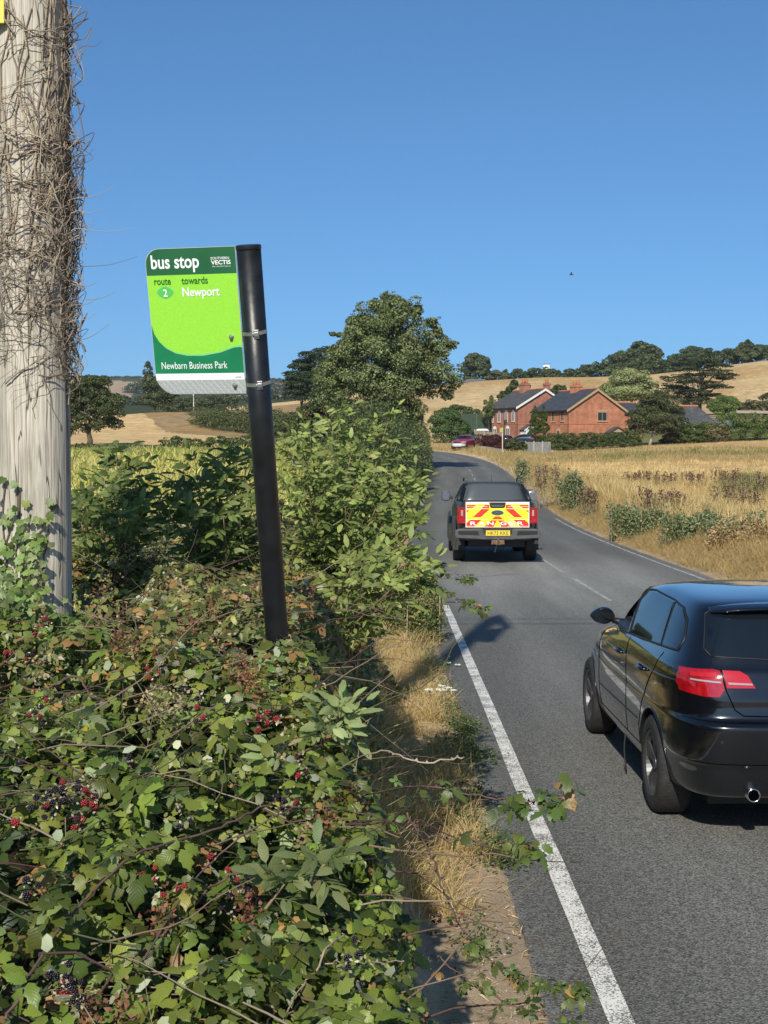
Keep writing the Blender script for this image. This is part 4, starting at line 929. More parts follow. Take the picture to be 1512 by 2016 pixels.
tips = [(700, 862, 7.6), (725, 838, 7.6), (655, 838, 7.5), (670, 815, 7.6), (745, 860, 7.7), (765, 825, 7.8), (610, 855, 7.2), (590, 870, 7.0), (575, 905, 6.9), (640, 880, 7.2), (690, 900, 7.2), (720, 905, 7.3), (755, 905, 7.5), (665, 925, 7.0), (600, 930, 6.9), (735, 940, 7.2), (790, 935, 7.6), (640, 955, 6.9), (700, 960, 7.0), (770, 965, 7.3), (800, 965, 7.5), (822, 955, 7.5), (818, 948, 7.6), (790, 990, 7.3), (740, 1000, 7.0), (680, 1000, 6.8), (805, 1000, 7.3), (610, 985, 6.7), (635, 905, 7.1), (715, 875, 7.6), (780, 880, 7.9), (570, 880, 7.2), (800, 905, 8.0), (565, 955, 6.9)]
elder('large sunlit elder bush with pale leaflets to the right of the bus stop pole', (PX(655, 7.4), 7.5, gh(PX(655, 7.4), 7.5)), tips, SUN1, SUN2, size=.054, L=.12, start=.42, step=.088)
tips = [(770, 1115, 6.6), (745, 1130, 6.5), (800, 1095, 6.7), (815, 1110, 6.7), (842, 1125, 6.7), (715, 1150, 6.3), (765, 1165, 6.3), (795, 1140, 6.5), (735, 1100, 6.6), (690, 1120, 6.4), (820, 1130, 6.6), (818, 1040, 7.2), (800, 1030, 7.2), (790, 1040, 7.0), (745, 1050, 6.8)]
elder('low elder shoots leaning out over the left verge below the big sunlit elder', (PX(640, 6.6), 6.7, gh(PX(640, 6.6), 6.7)), tips, SUN1, SUN2, size=.062, L=.12, start=.55)
SH1, SH2 = (.06, .085, .02), (.21, .26, .075)  # the same elder leaves darkened, shade painted into the colour
tips = [(228, 888, 7.0), (235, 915, 7.0), (205, 945, 6.8), (235, 945, 6.9), (262, 950, 6.9), (275, 930, 7.0), (195, 975, 6.7), (225, 985, 6.7), (258, 990, 6.7), (170, 1000, 6.6), (290, 975, 6.9), (160, 1030, 6.5), (200, 1030, 6.5), (240, 1030, 6.5), (280, 1010, 6.7), (150, 985, 6.7)]
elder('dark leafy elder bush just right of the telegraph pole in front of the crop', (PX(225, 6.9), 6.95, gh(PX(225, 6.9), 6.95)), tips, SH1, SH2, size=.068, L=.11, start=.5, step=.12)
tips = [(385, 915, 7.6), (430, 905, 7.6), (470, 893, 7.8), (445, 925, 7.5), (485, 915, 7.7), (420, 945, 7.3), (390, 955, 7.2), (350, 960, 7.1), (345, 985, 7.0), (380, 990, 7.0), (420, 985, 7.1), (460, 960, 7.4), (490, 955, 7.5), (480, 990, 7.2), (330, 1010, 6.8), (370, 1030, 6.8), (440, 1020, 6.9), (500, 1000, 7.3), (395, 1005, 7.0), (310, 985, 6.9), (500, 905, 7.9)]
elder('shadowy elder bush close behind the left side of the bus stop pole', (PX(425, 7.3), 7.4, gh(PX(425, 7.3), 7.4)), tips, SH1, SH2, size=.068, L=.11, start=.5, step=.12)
# pale elder sprays in the near brambles
tips = [(690, 1415, 3.9), (665, 1405, 3.85), (640, 1440, 3.8), (560, 1500, 3.6)]
elder('pale elder spray with long curled leaves in the middle of the brambles', (PX(650, 4.0), 4.1, 1.25), tips, (.16, .20, .07), (.32, .37, .16), size=.060, L=.08, start=.85, step=.2)
tips = [(560, 1740, 3.0), (640, 1700, 3.0)]
elder('broad grey-green elder spray low in the brambles', (PX(520, 3.0), 3.1, 1.05), tips, (.10, .13, .05), (.20, .23, .09), size=.058, L=.08, start=.86, step=.2)

# ---- crop behind the bank
def blade_tpl(seg=4, w=.05, bend=.55, taper=.8):
    v, f = [], []
    for i in range(seg + 1):
        t = i / seg; ww = w * (1 - taper * t ** 1.6) * .5; y = bend * t * t; z = t - .45 * bend * t ** 3
        v += [(-ww, y, z), (ww, y, z)]
        if i: f.append((2 * i - 2, 2 * i - 1, 2 * i + 1, 2 * i))
    return np.array(v), np.array(f), np.array([(0, 0)] * len(v))
def blades(lv, P, h, tpl, c1, c2, tilt=.25, jit=.12, tone=None, dead=0, deadc=(.5, .4, .2)):
    n = len(P); a = rng.uniform(0, 2 * math.pi, n)
    up = norm(np.stack([tilt * rng.standard_normal(n), tilt * rng.standard_normal(n), np.ones(n)], 1))
    hd = np.stack([np.cos(a), np.sin(a), np.zeros(n)], 1); lv.add(*rep(tpl, basis(up, hd), h, P, lcol(n, c1, c2, jit, tone, dead, deadc)))
lv = Leaves()
for y0, y1, dens, h, wd in [(9, 22, 120, .55, .04), (22, 45, 60, .6, .055), (45, 90, 22, .6, .09), (90, 150, 9, .6, .15)]:
    xl0, xl1 = PX(-250, y1), min(PX(720, y1), -1.0); n = int((y1 - y0) * (xl1 - xl0) * dens * 1.15)
    y = rng.uniform(y0, y1, n); x = rng.uniform(xl0, xl1, n)
    ok = (x / y * F + 756 > -260) & (x / y * F + 756 < 700); d_, _ = road_query(x, y); ok &= (-d_ - RW_L > 3.6); x = x[ok]; y = y[ok]
    g = ground_h(x, y, False); top = .92 - .25 * sstep(60, 140, y) + .22 * (fbm(x * .3, y * .3, 151) - .5)
    z = g + np.maximum(0, top - h * (.75 + .5 * rng.random(len(x))) - .5 * rng.random(len(x)) ** 2)
    tn = np.clip(.15 + .7 * fbm(x * .25, y * .12, 153) + .35 * rng.random(len(x)) - .45 * sstep(45, 110, y), 0, 1)
    blades(lv, np.stack([x, y, z], 1), h * (.7 + .5 * rng.random(len(x))), blade_tpl(4, wd, .5), (.22, .27, .05), (.66, .58, .20), .3, .1, tn, .06, (.6, .38, .22))
tag(lv.build('crop', M['grass']), 'yellowing strap-leaved crop filling the field behind the bank', None, None, 'stuff')

# ---- grasses
def tuft_grass(lv, X, Y, per, h, wd, spread, c1, c2, tilt=.35, bend=.5, seg=2, hv=.4, zoff=0, dead=0, deadc=(.5, .4, .2)):
    n = len(X) * per; i = np.repeat(np.arange(len(X)), per); x = X[i] + spread * rng.standard_normal(n); y = Y[i] + spread * rng.standard_normal(n)
    z = ground_h(x, y) - .01 + zoff; hh = h[i] if hasattr(h, '__len__') else h
    blades(lv, np.stack([x, y, z], 1), hh * (1 - hv + 2 * hv * rng.random(n)), blade_tpl(seg, wd, bend), c1, c2, tilt, .12, np.clip(rng.random(len(X))[i] * .6 + .4 * rng.random(n), 0, 1), dead, deadc)
def sel(n, y0, y1, x0f, x1f):
    y = rng.uniform(y0, y1, n); a = x0f(y); b = x1f(y); return a + (b - a) * rng.random(n), y
rl = lambda y: np.interp(y, ROAD[:, 1], ROAD[:, 0]) + RW_R
ll = lambda y: np.interp(y, ROAD[:, 1], ROAD[:, 0]) - RW_L
SG1, SG2 = (.36, .25, .10), (.66, .50, .26)
lv = Leaves()
# left verge, near the viewer
X, Y = sel(900, 6.0, 17, lambda y: bedge(y) + .02, lambda y: ll(y) - .12 + 0 * y)
k = (fbm(X * 2.2, Y * .9, 201) > .42) & (Y > 7.6 - 1.0 * (X < .35)); tuft_grass(lv, X[k], Y[k], 34, .17, .022, .05, SG1, SG2, .55, .7, 3, zoff=0)
X, Y = sel(700, 16, 45, lambda y: ll(y) - 1.5, lambda y: ll(y) - .05); tuft_grass(lv, X, Y, 20, .26, .03, .08, (.25, .19, .08), (.55, .42, .2), .4, .6, 3)
X, Y = sel(170, 6.0, 16, lambda y: bedge(y), lambda y: bedge(y) + .30); tuft_grass(lv, X, Y, 22, .30, .016, .06, SG1, SG2, .45, .6, 3)
tag(lv.build('dry_grass', M['grass']), 'straw-coloured dry grass on the left verge beside the edge line', None, None, 'stuff')
lv = Leaves()
cl = [(905, 1480, 16), (920, 1500, 12), (890, 1500, 10), (915, 1445, 12), (985, 1715, 9), (930, 1440, 10), (885, 1415, 10), (960, 1500, 7), (870, 1370, 9), (980, 1690, 12), (955, 1680, 9), (1005, 1705, 8), (930, 1590, 9), (900, 1640, 10), (860, 1330, 8), (950, 1900, 5), (900, 1440, 12), (915, 1530, 8), (840, 1300, 8)]
for px, py, n in cl:
    Y0 = F * CZ / (py - 905); x0 = PX(px, Y0); z0 = gh(x0, Y0); m = n * 26
    P = np.array([x0, Y0, z0 + .05]) + rng.standard_normal((m, 3)) * np.array([.07, .12, .045]); P[:, 2] = np.abs(P[:, 2] - z0) + z0
    lv.add(*rep(simple_tpl(.45), basis(norm(rdir(m) + np.array([0, -.4, .8])), rdir(m)), .03, P, lcol(m, (.04, .065, .02), (.13, .17, .06), .12)))
tag(lv.build('verge_weeds', M['leaf']), 'low green weeds along the left road edge', None, None, 'stuff')
# white umbels among them
for j, (px, py, lab) in enumerate([(862, 1352, 'white yarrow flower heads beside the dry grass, nearer group'), (872, 1308, 'small white yarrow flower heads nearer the truck, farther group')]):
    Y0 = 12.3 if j == 0 else 15.0; c = at(px, py, Y0); g0 = gh(c.x, Y0); t = empty('yarrow', (c.x, Y0, g0), 0, lab, 'wildflower'); mb = MB()
    path = []
    for q in range(7):
        hx, hy = random.gauss(0, .075), random.gauss(0, .10); h = c.z - g0 + random.gauss(0, .03); path += [(hx * .3, hy * .3, 0), (hx, hy, h), (hx * .3, hy * .3, 0)]
        m = 34; r_ = np.sqrt(rng.random(m)) * .032; a_ = rng.uniform(0, 6.28, m)
        P = np.stack([hx + r_ * np.cos(a_), hy + r_ * np.sin(a_), h + .004 * rng.standard_normal(m)], 1)
        lv2 = Leaves(); lv2.add(*rep(diamond_tpl(1, .1), basis(norm(rdir(m) * .3 + np.array([0, -.3, 1])), rdir(m)), .016, P, lcol(m, (.62, .62, .56), (.82, .82, .78), .03))); lv2.build('flower_head', M['leaf'], t)
    mb.tube(path, .002, 4); mb.build('stems', M['twig_dry'], t)
# right verge and meadow
lv = Leaves()
X, Y = sel(2600, 17, 62, lambda y: rl(y) + .12, lambda y: rl(y) + 1.5); tuft_grass(lv, X, Y, 16, .24, .022, .10, (.26, .185, .08), (.50, .36, .17), .5, .7, 3)
X, Y = sel(1800, 17, 62, lambda y: rl(y) + 1.2, lambda y: rl(y) + 3.2); tuft_grass(lv, X, Y, 14, .34, .020, .12, (.30, .21, .085), (.56, .40, .19), .45, .6, 3)
X, Y = sel(1400, 17, 70, lambda y: rl(y) + 2.4, lambda y: rl(y) + 5.5); tuft_grass(lv, X, Y, 16, .75, .020, .13, (.38, .27, .11), (.70, .54, .28), .22, .35, 3)
X, Y = sel(2600, 24, 75, lambda y: rl(y) + 4.5, lambda y: PX(1640, y) + 2); k = X > rl(Y) + 4; tuft_grass(lv, X[k], Y[k], 12, .30 + .34 * fbm(X[k] * .12, Y[k] * .3, 301), .024, .2, (.34, .24, .10), (.72, .55, .28), .3, .4, 2)
X, Y = sel(1500, 60, 185, lambda y: rl(y) + .6, lambda y: rl(y) + 4); tuft_grass(lv, X, Y, 9, .5, .05, .3, (.26, .2, .085), (.55, .42, .2), .35, .5, 2)
for (a_, b_, n_, ca, cb, hh_) in ((70, 90, 1500, (.40, .28, .12), (.74, .56, .28), .22), (88, 118, 1500, (.52, .38, .17), (.82, .64, .34), .16), (116, 150, 1500, (.22, .185, .075), (.50, .38, .19), .28), (148, 187, 1300, (.36, .26, .12), (.66, .50, .27), .24)):
    X, Y = sel(n_, a_, b_, lambda y: rl(y) + 3, lambda y: PX(1640, y)); k = (X > rl(Y) + 2); tuft_grass(lv, X[k], Y[k], 10, hh_ + .22 * fbm(X[k] * .06, Y[k] * .2, 303), .055, .45, ca, cb, .35, .5, 2)
tag(lv.build('dry_grass', M['grass']), 'golden dry grass of the right verge and meadow', None, None, 'stuff')
lv = Leaves()
X, Y = sel(420, 118, 168, lambda y: PX(1080, y), lambda y: PX(1560, y)); k = fbm(X * .05, Y * .1, 211) > .5; tuft_grass(lv, X[k], Y[k], 14, .5, .09, .6, (.09, .12, .03), (.22, .24, .08), .4, .5, 2)
X, Y = sel(160, 60, 84, lambda y: PX(1430, y), lambda y: PX(1560, y)); tuft_grass(lv, X, Y, 14, .6, .05, .4, (.08, .12, .03), (.2, .24, .08), .4, .5, 2)
tag(lv.build('green_grass', M['grass']), 'greener streaks of grass across the meadow', None, None, 'stuff')
def weed_patch(name, label, Y, L, n, size, c1, c2, cat='weed clump', spikes=0, sc=None, group=None):
    lobes = px_lobes(Y, L, 1.0); bx = PX(sum(l[0] for l in L) / len(L), Y); bz = gh(bx, Y); off = np.array([bx, Y, bz]); t = empty(name, tuple(off), 0, label, cat, group)
    lv = Leaves(); w_ = np.array([l[1][0] * l[1][2] for l in lobes]); w_ /= w_.sum(); C = np.array([l[0] for l in lobes]); Rr = np.array([l[1] for l in lobes])
    per = 26; ns = max(12, n // per); i = rng.choice(len(lobes), ns, p=w_); a = rng.uniform(0, 6.28, ns); q = rng.random(ns) ** .5 * 1.15
    x = C[i, 0] + np.cos(a) * q * Rr[i, 0]; y = C[i, 1] + np.sin(a) * q * Rr[i, 0]; g = ground_h(x, y); top = C[i, 2] + Rr[i, 2] * (1 - .55 * q ** 2) * rng.uniform(.35, 1.25, ns); hgt = np.maximum(top - g, .12)
    j = np.repeat(np.arange(ns), per); tt = rng.random(len(j)) ** .7; sp_ = size * (1.1 - .75 * tt)
    P = np.stack([x[j] + sp_ * rng.standard_normal(len(j)), y[j] + sp_ * rng.standard_normal(len(j)), g[j] + hgt[j] * tt], 1)
    tone = np.clip(rng.random(ns)[j] * .7 + .3 * rng.random(len(j)), 0, 1)
    V, Fc, U, Cc = rep(diamond_tpl(.45), basis(norm(rdir(len(j)) + np.array([0, -.3, .7])), rdir(len(j)) + np.array([0, 0, .2])), size * (.6 + .7 * rng.random(len(j))), P, lcol(len(j), c1, c2, .14, tone, .04)); lv.add(V - off, Fc, U, Cc)
    if spikes:
        mb = MB(); path = []; l2 = Leaves()
        for k in range(spikes):
            c, r = random.choice(lobes); x = c[0] + random.uniform(-1.1, 1.1) * r[0] - off[0]; y = c[1] + random.uniform(-1, 1) * r[1] - off[1]; zt = c[2] + r[2] * random.uniform(.6, 1.5) - off[2]; g = gh(x + off[0], y + off[1]) - off[2]
            path += [(x, y, g), (x + random.uniform(-.05, .05), y, zt), (x, y, g)]
            m = 26; tt = rng.random(m); P = np.stack([x + .05 * rng.standard_normal(m), y + .05 * rng.standard_normal(m), zt - tt * .5 * (zt - g)], 1)
            l2.add(*rep(diamond_tpl(.8), basis(rdir(m), rdir(m)), size * 1.1, P, lcol(m, sc[0], sc[1], .12)))
        mb.tube(path, .008, 4); mb.build('stems', M['twig_dry'], t)
        for k in range(len(l2.V)): lv.add(l2.V[k], l2.F[k] - sum(len(v) for v in l2.V[:k]), l2.U[k], l2.C[k])
    lv.build('foliage', M['leaf'], t)
    return t
FB = 1.35
NET1, NET2 = (.09, .11, .05), (.22, .25, .13); DK1, DK2 = (.06, .025, .02), (.14, .065, .05)
for lab, Y, L, n in [('grey-green nettle clump on the right verge, nearest the truck', 38, [(1225, 1015, 22, 22), (1255, 1022, 26, 26), (1290, 1025, 24, 24), (1210, 1000, 12, 12)], 7000),
                     ('tall green nettle clump right of the first one, above the black car', 34, [(1330, 1030, 26, 28), (1370, 1038, 24, 26), (1395, 1020, 18, 20), (1350, 1050, 30, 20)], 7000),
                     ('bushy grey-green weed above the mown strip, level with the truck cab', 55, [(1128, 945, 14, 16), (1120, 955, 16, 12), (1140, 955, 10, 12)], 3500),
                     ('small green weed near the bend on the right verge', 75, [(1025, 915, 8, 12), (1030, 922, 10, 10)], 1500),
                     ('tan tangle of dead stalks at the right edge behind the black car roof', 31, [(1435, 1052, 34, 30), (1490, 1055, 34, 34), (1530, 1050, 30, 34)], 9000),
                     ('brown-green dense weeds at the right edge above the black car', 33, [(1420, 1050, 22, 24), (1450, 1060, 24, 24), (1400, 1070, 20, 18)], 5000)]:
    weed_patch('weed_clump', lab, Y, L, n, .07 if Y < 45 else .1, *((NET1, NET2) if 'tan' not in lab else ((.20, .14, .07), (.42, .31, .17))), spikes=14, sc=(NET1, NET2), group='green weed clumps on the right verge')
for lab, Y, L, n in [('dark leafy clump on the left verge under the overhanging bramble tip', 17, [(790, 1195, 34, 40), (825, 1215, 32, 34), (850, 1195, 20, 28)], 5200), ('low green clump on the left verge just past the end of the edge line', 22, [(820, 1130, 26, 30), (842, 1145, 16, 22)], 3200), ('small green clump between the thicket and the dry grass', 12.5, [(745, 1350, 26, 30), (770, 1385, 20, 22)], 2600)]:
    weed_patch('weed_clump', lab, Y, L, n, .045, (.05, .065, .02), (.17, .2, .07), spikes=8, sc=((.1, .1, .04), (.2, .18, .08)), group='green weed clumps on the left verge')
for lab, Y, L, n in [('dark red dock stand at the right side of the meadow, deepest purple', 70, [(1412, 932, 14, 10), (1440, 935, 14, 10), (1425, 938, 22, 8)], 16),
                     ('brown dock stand left of the purple one in mid-meadow', 72, [(1340, 938, 30, 9), (1310, 940, 20, 7), (1375, 938, 18, 8)], 20),
                     ('russet dock stand on the verge beside the road near the bend', 60, [(1098, 925, 16, 9), (1080, 930, 18, 10), (1065, 925, 12, 9)], 14),
                     ('rusty dock stand just behind the nettles', 45, [(1270, 970, 22, 12), (1300, 978, 26, 12), (1330, 985, 22, 14)], 18),
                     ('mauve-brown dock stand at the far right edge of the meadow', 62, [(1480, 945, 26, 12), (1505, 950, 18, 14)], 14),
                     ('reddish weed stand between the road and the nettles', 50, [(1165, 975, 14, 12), (1150, 968, 12, 10)], 10),
                     ('long brown weed band below the purple docks', 48, [(1420, 968, 30, 12), (1460, 975, 26, 14), (1495, 985, 22, 14)], 20),
                     ('thin brown dock row left of the meadow middle', 74, [(1245, 938, 22, 7), (1275, 936, 16, 8)], 14)]:
    weed_patch('dock_stand', lab, Y, L, 1400, .07, (.14, .12, .06), (.26, .22, .12), 'dock plants', spikes=n, sc=(DK1, DK2) if 'purple' not in lab[:60] or 'band' in lab else ((.05, .012, .018), (.10, .03, .035)), group='dock stands in the meadow')
FB = 1.0
lv = Leaves(); n = 2600; y = rng.uniform(4.6, 12, n); x = rng.uniform(.12, .90, n); k = (fbm(x * 4, y * 2, 401) > .42); x, y = x[k], y[k]; n = len(x)
lv.add(*rep(diamond_tpl(.10, .02), basis(norm(np.array([0, 0, 1]) + .25 * rng.standard_normal((n, 3))), rdir(n) * np.array([1, 1, .1])), .03 + .06 * rng.random(n), np.stack([x, y, ground_h(x, y) + .008], 1), lcol(n, (.30, .20, .10), (.66, .52, .30), .12)))
tag(lv.build('straw_litter', M['grass']), 'broken straw and dead leaves lying on the bare soil', None, None, 'stuff')
# low mixed scrub running along the right verge
lv = Leaves(); X, Y = sel(900, 26, 85, lambda y: rl(y) + 2.2, lambda y: rl(y) + 6.5); k = fbm(X * .35, Y * .14, 421) > .47; X, Y = X[k], Y[k]
for q in range(len(X)):
    m = 22; h_ = random.uniform(.25, .75); c = random.choice([((.09, .11, .05), (.22, .24, .12)), ((.16, .12, .06), (.36, .27, .15)), ((.08, .035, .03), (.20, .10, .07)), ((.28, .2, .1), (.5, .38, .2))]); g = gh(X[q], Y[q]); t_ = rng.random(m)
    P = np.stack([X[q] + .10 * rng.standard_normal(m), Y[q] + .10 * rng.standard_normal(m), g + h_ * t_], 1); lv.add(*rep(diamond_tpl(.4), basis(norm(rdir(m) + np.array([0, -.3, .6])), rdir(m) + np.array([0, 0, .3])), .085 * (.5 + .7 * rng.random(m)), P, lcol(m, c[0], c[1], .14)))
tag(lv.build('verge_scrub', M['leaf']), 'low mixed scrub and seed heads scattered along the right verge', None, None, 'stuff')
# loose stones and litter on the soil by the road
mb = MB()
for k in range(1500):
    y = random.uniform(4.5, 14); x = random.uniform(.15, .93); s = random.uniform(.002, .007) * (1.8 if random.random() < .06 else 1); z = gh(x, y)
    r_ = [Vector(v) * s for v in ((1, 0, 0), (-1, 0, 0), (0, 1.2, 0), (0, -1, 0), (0, 0, .7), (0, 0, -.5))]; rot = Matrix.Rotation(random.uniform(0, 6.28), 3, 'Z')
    mb.add([rot @ v + Vector((x, y, z + s * .2)) for v in r_], [(0, 2, 4), (2, 1, 4), (1, 3, 4), (3, 0, 4), (2, 0, 5), (1, 2, 5), (3, 1, 5), (0, 3, 5)])
M['grit'] = pbr('grit', (.42, .36, .29), .9, noise=.5, nscale=30)
tag(mb.build('grit', M['grit']), 'loose pale grit and pebbles on the bare soil by the road', None, None, 'stuff')
# ------------------------------------------------------------ telegraph pole, dead and living ivy
def wood_mat():
    m, N, L = newmat('weathered_pole_wood')
    out = N.new('ShaderNodeOutputMaterial'); p = N.new('ShaderNodeBsdfPrincipled'); L.new(p.outputs[0], out.inputs[0]); p.inputs['Roughness'].default_value = .9; p.inputs['Specular IOR Level'].default_value = .15
    tc = N.new('ShaderNodeTexCoord')
    def nz(sx, sz, sc, det=4, rough=.6):
        mp = N.new('ShaderNodeMapping'); mp.inputs['Scale'].default_value = (sx, sx, sz); L.new(tc.outputs['Object'], mp.inputs[0])
        n = N.new('ShaderNodeTexNoise'); n.inputs['Scale'].default_value = sc; n.inputs['Detail'].default_value = det; n.inputs['Roughness'].default_value = rough; L.new(mp.outputs[0], n.inputs['Vector']); return n
    g = nz(1, .035, 130); a = nz(1, .25, 7); cr = nz(1, .03, 26, 2, .4); cr.inputs['Distortion'].default_value = .25
    r = N.new('ShaderNodeValToRGB'); e = r.color_ramp.elements; e[0].position = .3; e[0].color = (.30, .26, .20, 1); e[1].position = .68; e[1].color = (.62, .57, .48, 1); L.new(g.outputs[0], r.inputs[0])
    r2 = N.new('ShaderNodeMapRange'); r2.inputs[1].default_value = .35; r2.inputs[2].default_value = .65; r2.inputs[3].default_value = .78; r2.inputs[4].default_value = 1.12; L.new(a.outputs[0], r2.inputs[0])
    h = N.new('ShaderNodeHueSaturation'); L.new(r.outputs[0], h.inputs['Color']); L.new(r2.outputs[0], h.inputs['Value'])
    # drying checks: thin dark vertical cracks
    sb = N.new('ShaderNodeMath'); sb.operation = 'SUBTRACT'; sb.inputs[1].default_value = .5; L.new(cr.outputs[0], sb.inputs[0])
    ab = N.new('ShaderNodeMath'); ab.operation = 'ABSOLUTE'; L.new(sb.outputs[0], ab.inputs[0])
    r3 = N.new('ShaderNodeMapRange'); r3.inputs[1].default_value = .001; r3.inputs[2].default_value = .009; r3.clamp = True; L.new(ab.outputs[0], r3.inputs[0])
    mx = N.new('ShaderNodeMix'); mx.data_type = 'RGBA'; mx.inputs['A'].default_value = (.12, .10, .075, 1); L.new(h.outputs[0], mx.inputs['B']); L.new(r3.outputs[0], mx.inputs['Factor'])
    L.new(mx.outputs['Result'], p.inputs['Base Color'])
    ad = N.new('ShaderNodeMath'); ad.operation = 'MULTIPLY_ADD'; ad.inputs[1].default_value = .4; L.new(g.outputs[0], ad.inputs[0]); L.new(r3.outputs[0], ad.inputs[2])
    b = N.new('ShaderNodeBump'); b.inputs['Strength'].default_value = .9; b.inputs['Distance'].default_value = .006; L.new(ad.outputs[0], b.inputs['Height']); L.new(b.outputs[0], p.inputs['Normal'])
    return m
M['polewood'] = wood_mat()
M['steel_dull'] = pbr('galvanised_steel', (.45, .45, .44), .45, metal=.9, noise=.2, nscale=20)
M['porcelain'] = pbr('insulator', (.12, .08, .06), .2)
M['cable'] = pbr('cable', (.02, .02, .02), .6)
M['yellow_plate'] = pbr('yellow_plate', (.80, .62, .06), .45)
PB = Vector((PX(66, 5.5), 5.5, 0)); PB.z = gh(PB.x, PB.y) - .4
PT = Vector((PX(66, 5.5) + .075, 5.26, 10.45))
pole = empty('telegraph_pole', tuple(PB), 0, 'weathered grey wooden telegraph pole at the left edge, wrapped in dead ivy', 'telegraph pole')
def pole_c(z): t = (z - PB.z) / (PT.z - PB.z); return PB.lerp(PT, t)
def pole_r(z): return .1455 - .0028 * (z - 1.6)
ns, nz_ = 72, 70
V, Fc = [], []
rs = [1 + .006 * random.gauss(0, 1) + (-.022 if random.random() < .10 else 0) for _ in range(ns)]
for j in range(nz_ + 1):
    z = PB.z + (PT.z - PB.z) * j / nz_; c = pole_c(z) - PB
    for k in range(ns):
        a = 2 * math.pi * k / ns; r = pole_r(z) * rs[k] * (1 + .004 * math.sin(z * 3 + k)); V.append((c.x + r * math.cos(a), c.y + r * math.sin(a), c.z))
for j in range(nz_):
    for k in range(ns): Fc.append((j * ns + k, j * ns + (k + 1) % ns, (j + 1) * ns + (k + 1) % ns, (j + 1) * ns + k))
mk('shaft', V, [np.array(Fc), np.array([[nz_ * ns + k for k in range(ns)]])], M['polewood'], pole, smooth=True)
mb = MB(); c = pole_c(10.1) - PB; mb.box(-.06, .06, -.75, .75, c.z - .06, c.z + .06, Matrix.Translation((c.x + .18, c.y, 0))); mb.build('cross_arm', M['polewood'], pole, bevel=.006)
mb = MB(); c = pole_c(9.0) - PB; mb.tube([(c.x + .24, c.y, c.z - .42), (c.x + .24, c.y, c.z + .42)], .11, 16); mb.tube([(c.x + .24, c.y, c.z + .42), (c.x + .24, c.y, c.z + .47)], .09, 16); mb.build('junction_drum', M['steel_dull'], pole, smooth=False, bevel=.008)
for dy in (-.6, 0, .6):
    mb = MB(); c = pole_c(10.16) - PB; mb.tube([(c.x + .18, c.y + dy, c.z), (c.x + .18, c.y + dy, c.z + .05), (c.x + .18, c.y + dy, c.z + .10), (c.x + .18, c.y + dy, c.z + .14)], [.02, .045, .03, .04], 10); mb.build('insulator', M['porcelain'], pole, smooth=True)
mb = MB(); c = at(-6, 20, 5.27); d = c - PB
mb.box(d.x - .055, d.x + .028, d.y - .004, d.y + .004, d.z - .05, d.z + .048); mb.build('yellow_plate', M['yellow_plate'], pole, bevel=.003)
for zz, y0 in ((11.15, -.6), (10.3, 0), (9.5, .6)):
    for sgn, xe in ((1, 60), (-1, -60)):
        c = pole_c(10.2); pts = [Vector((c.x + .18 + (xe - c.x) * t, c.y + y0 + .8 * t, (c.z + .16 if zz > 10.2 else zz) - .9 * math.sin(math.pi * t) * 1.0 * (t if t < .5 else 1 - t) * 2)) for t in np.linspace(0, 1, 24)]
        o = pts[0].copy(); mb = MB(); mb.tube([p - o for p in pts], .012, 5)
        w_ = mb.build('overhead_cable', M['cable']); w_.location = o
        tag(w_, 'black overhead cable running %s from the telegraph pole, %s of its three' % ('across the road' if sgn > 0 else 'over the field', {11.15: 'nearest', 10.3: 'middle', 9.5: 'farthest'}[zz]), 'cable', 'overhead cables at the telegraph pole')
# dead ivy
M['ivy_dead'] = leafmat('dead_ivy_stem', 0, .8, .15)
lv = Leaves()
def py2z(py, Y=5.36): return at(76, py, Y).z
def cyl(th, z, off): c = pole_c(z); r = pole_r(z) + off; return Vector((c.x + r * math.sin(th), c.y - r * math.cos(th), z))
IV = [(.30, .24, .17), (.40, .33, .24), (.24, .19, .14), (.17, .13, .10)]
def dens(z):
    return float(np.interp(z, [py2z(1000), py2z(800), py2z(720), py2z(650), py2z(560), py2z(480), py2z(420), py2z(300), py2z(150), py2z(-50)], [.0, .10, .42, .8, 1.0, 1.0, .95, .45, .22, .2]))
cnt = 0
while cnt < 430:
    z = random.uniform(py2z(760), py2z(-80)); 
    if random.random() > dens(z): continue
    cnt += 1; th = random.choice([random.uniform(-1.9, 1.9), random.uniform(-1.9, 1.9), random.gauss(.9, .6)]); a = random.gauss(0, 1.2) + (1.57 if random.random() < .35 else 0); step = random.uniform(.016, .036); off = random.uniform(.001, .018 + .03 * dens(z)); pts = []
    for k in range(random.randint(7, 15)):
        pts.append(cyl(th, z, max(.001, off + random.gauss(0, .004)))); a += random.gauss(0, .42)
        th += math.cos(a) * step / .145; z += math.sin(a) * step
    r0 = random.choice([.0010, .0013, .0016, .0022, .0036]); lv.tubes([pts], [[r0 * (1 - .04 * i) for i in range(len(pts))]], random.choice(IV), 5)
# long vertical runners
for k in range(34):
    th = random.uniform(-1.3, 1.6) if k % 2 else random.uniform(.7, 1.7); z = random.uniform(py2z(700), py2z(300)); L_ = random.uniform(.25, 1.1); pts = []
    for q in range(16): pts.append(cyl(th + .10 * math.sin(q * .8 + k), z + L_ * q / 15, .004 + .004 * random.random())); th += random.gauss(0, .05)
    lv.tubes([pts], [[random.choice([.0025, .0035, .0045])] * 16], random.choice(IV[:3]), 5)
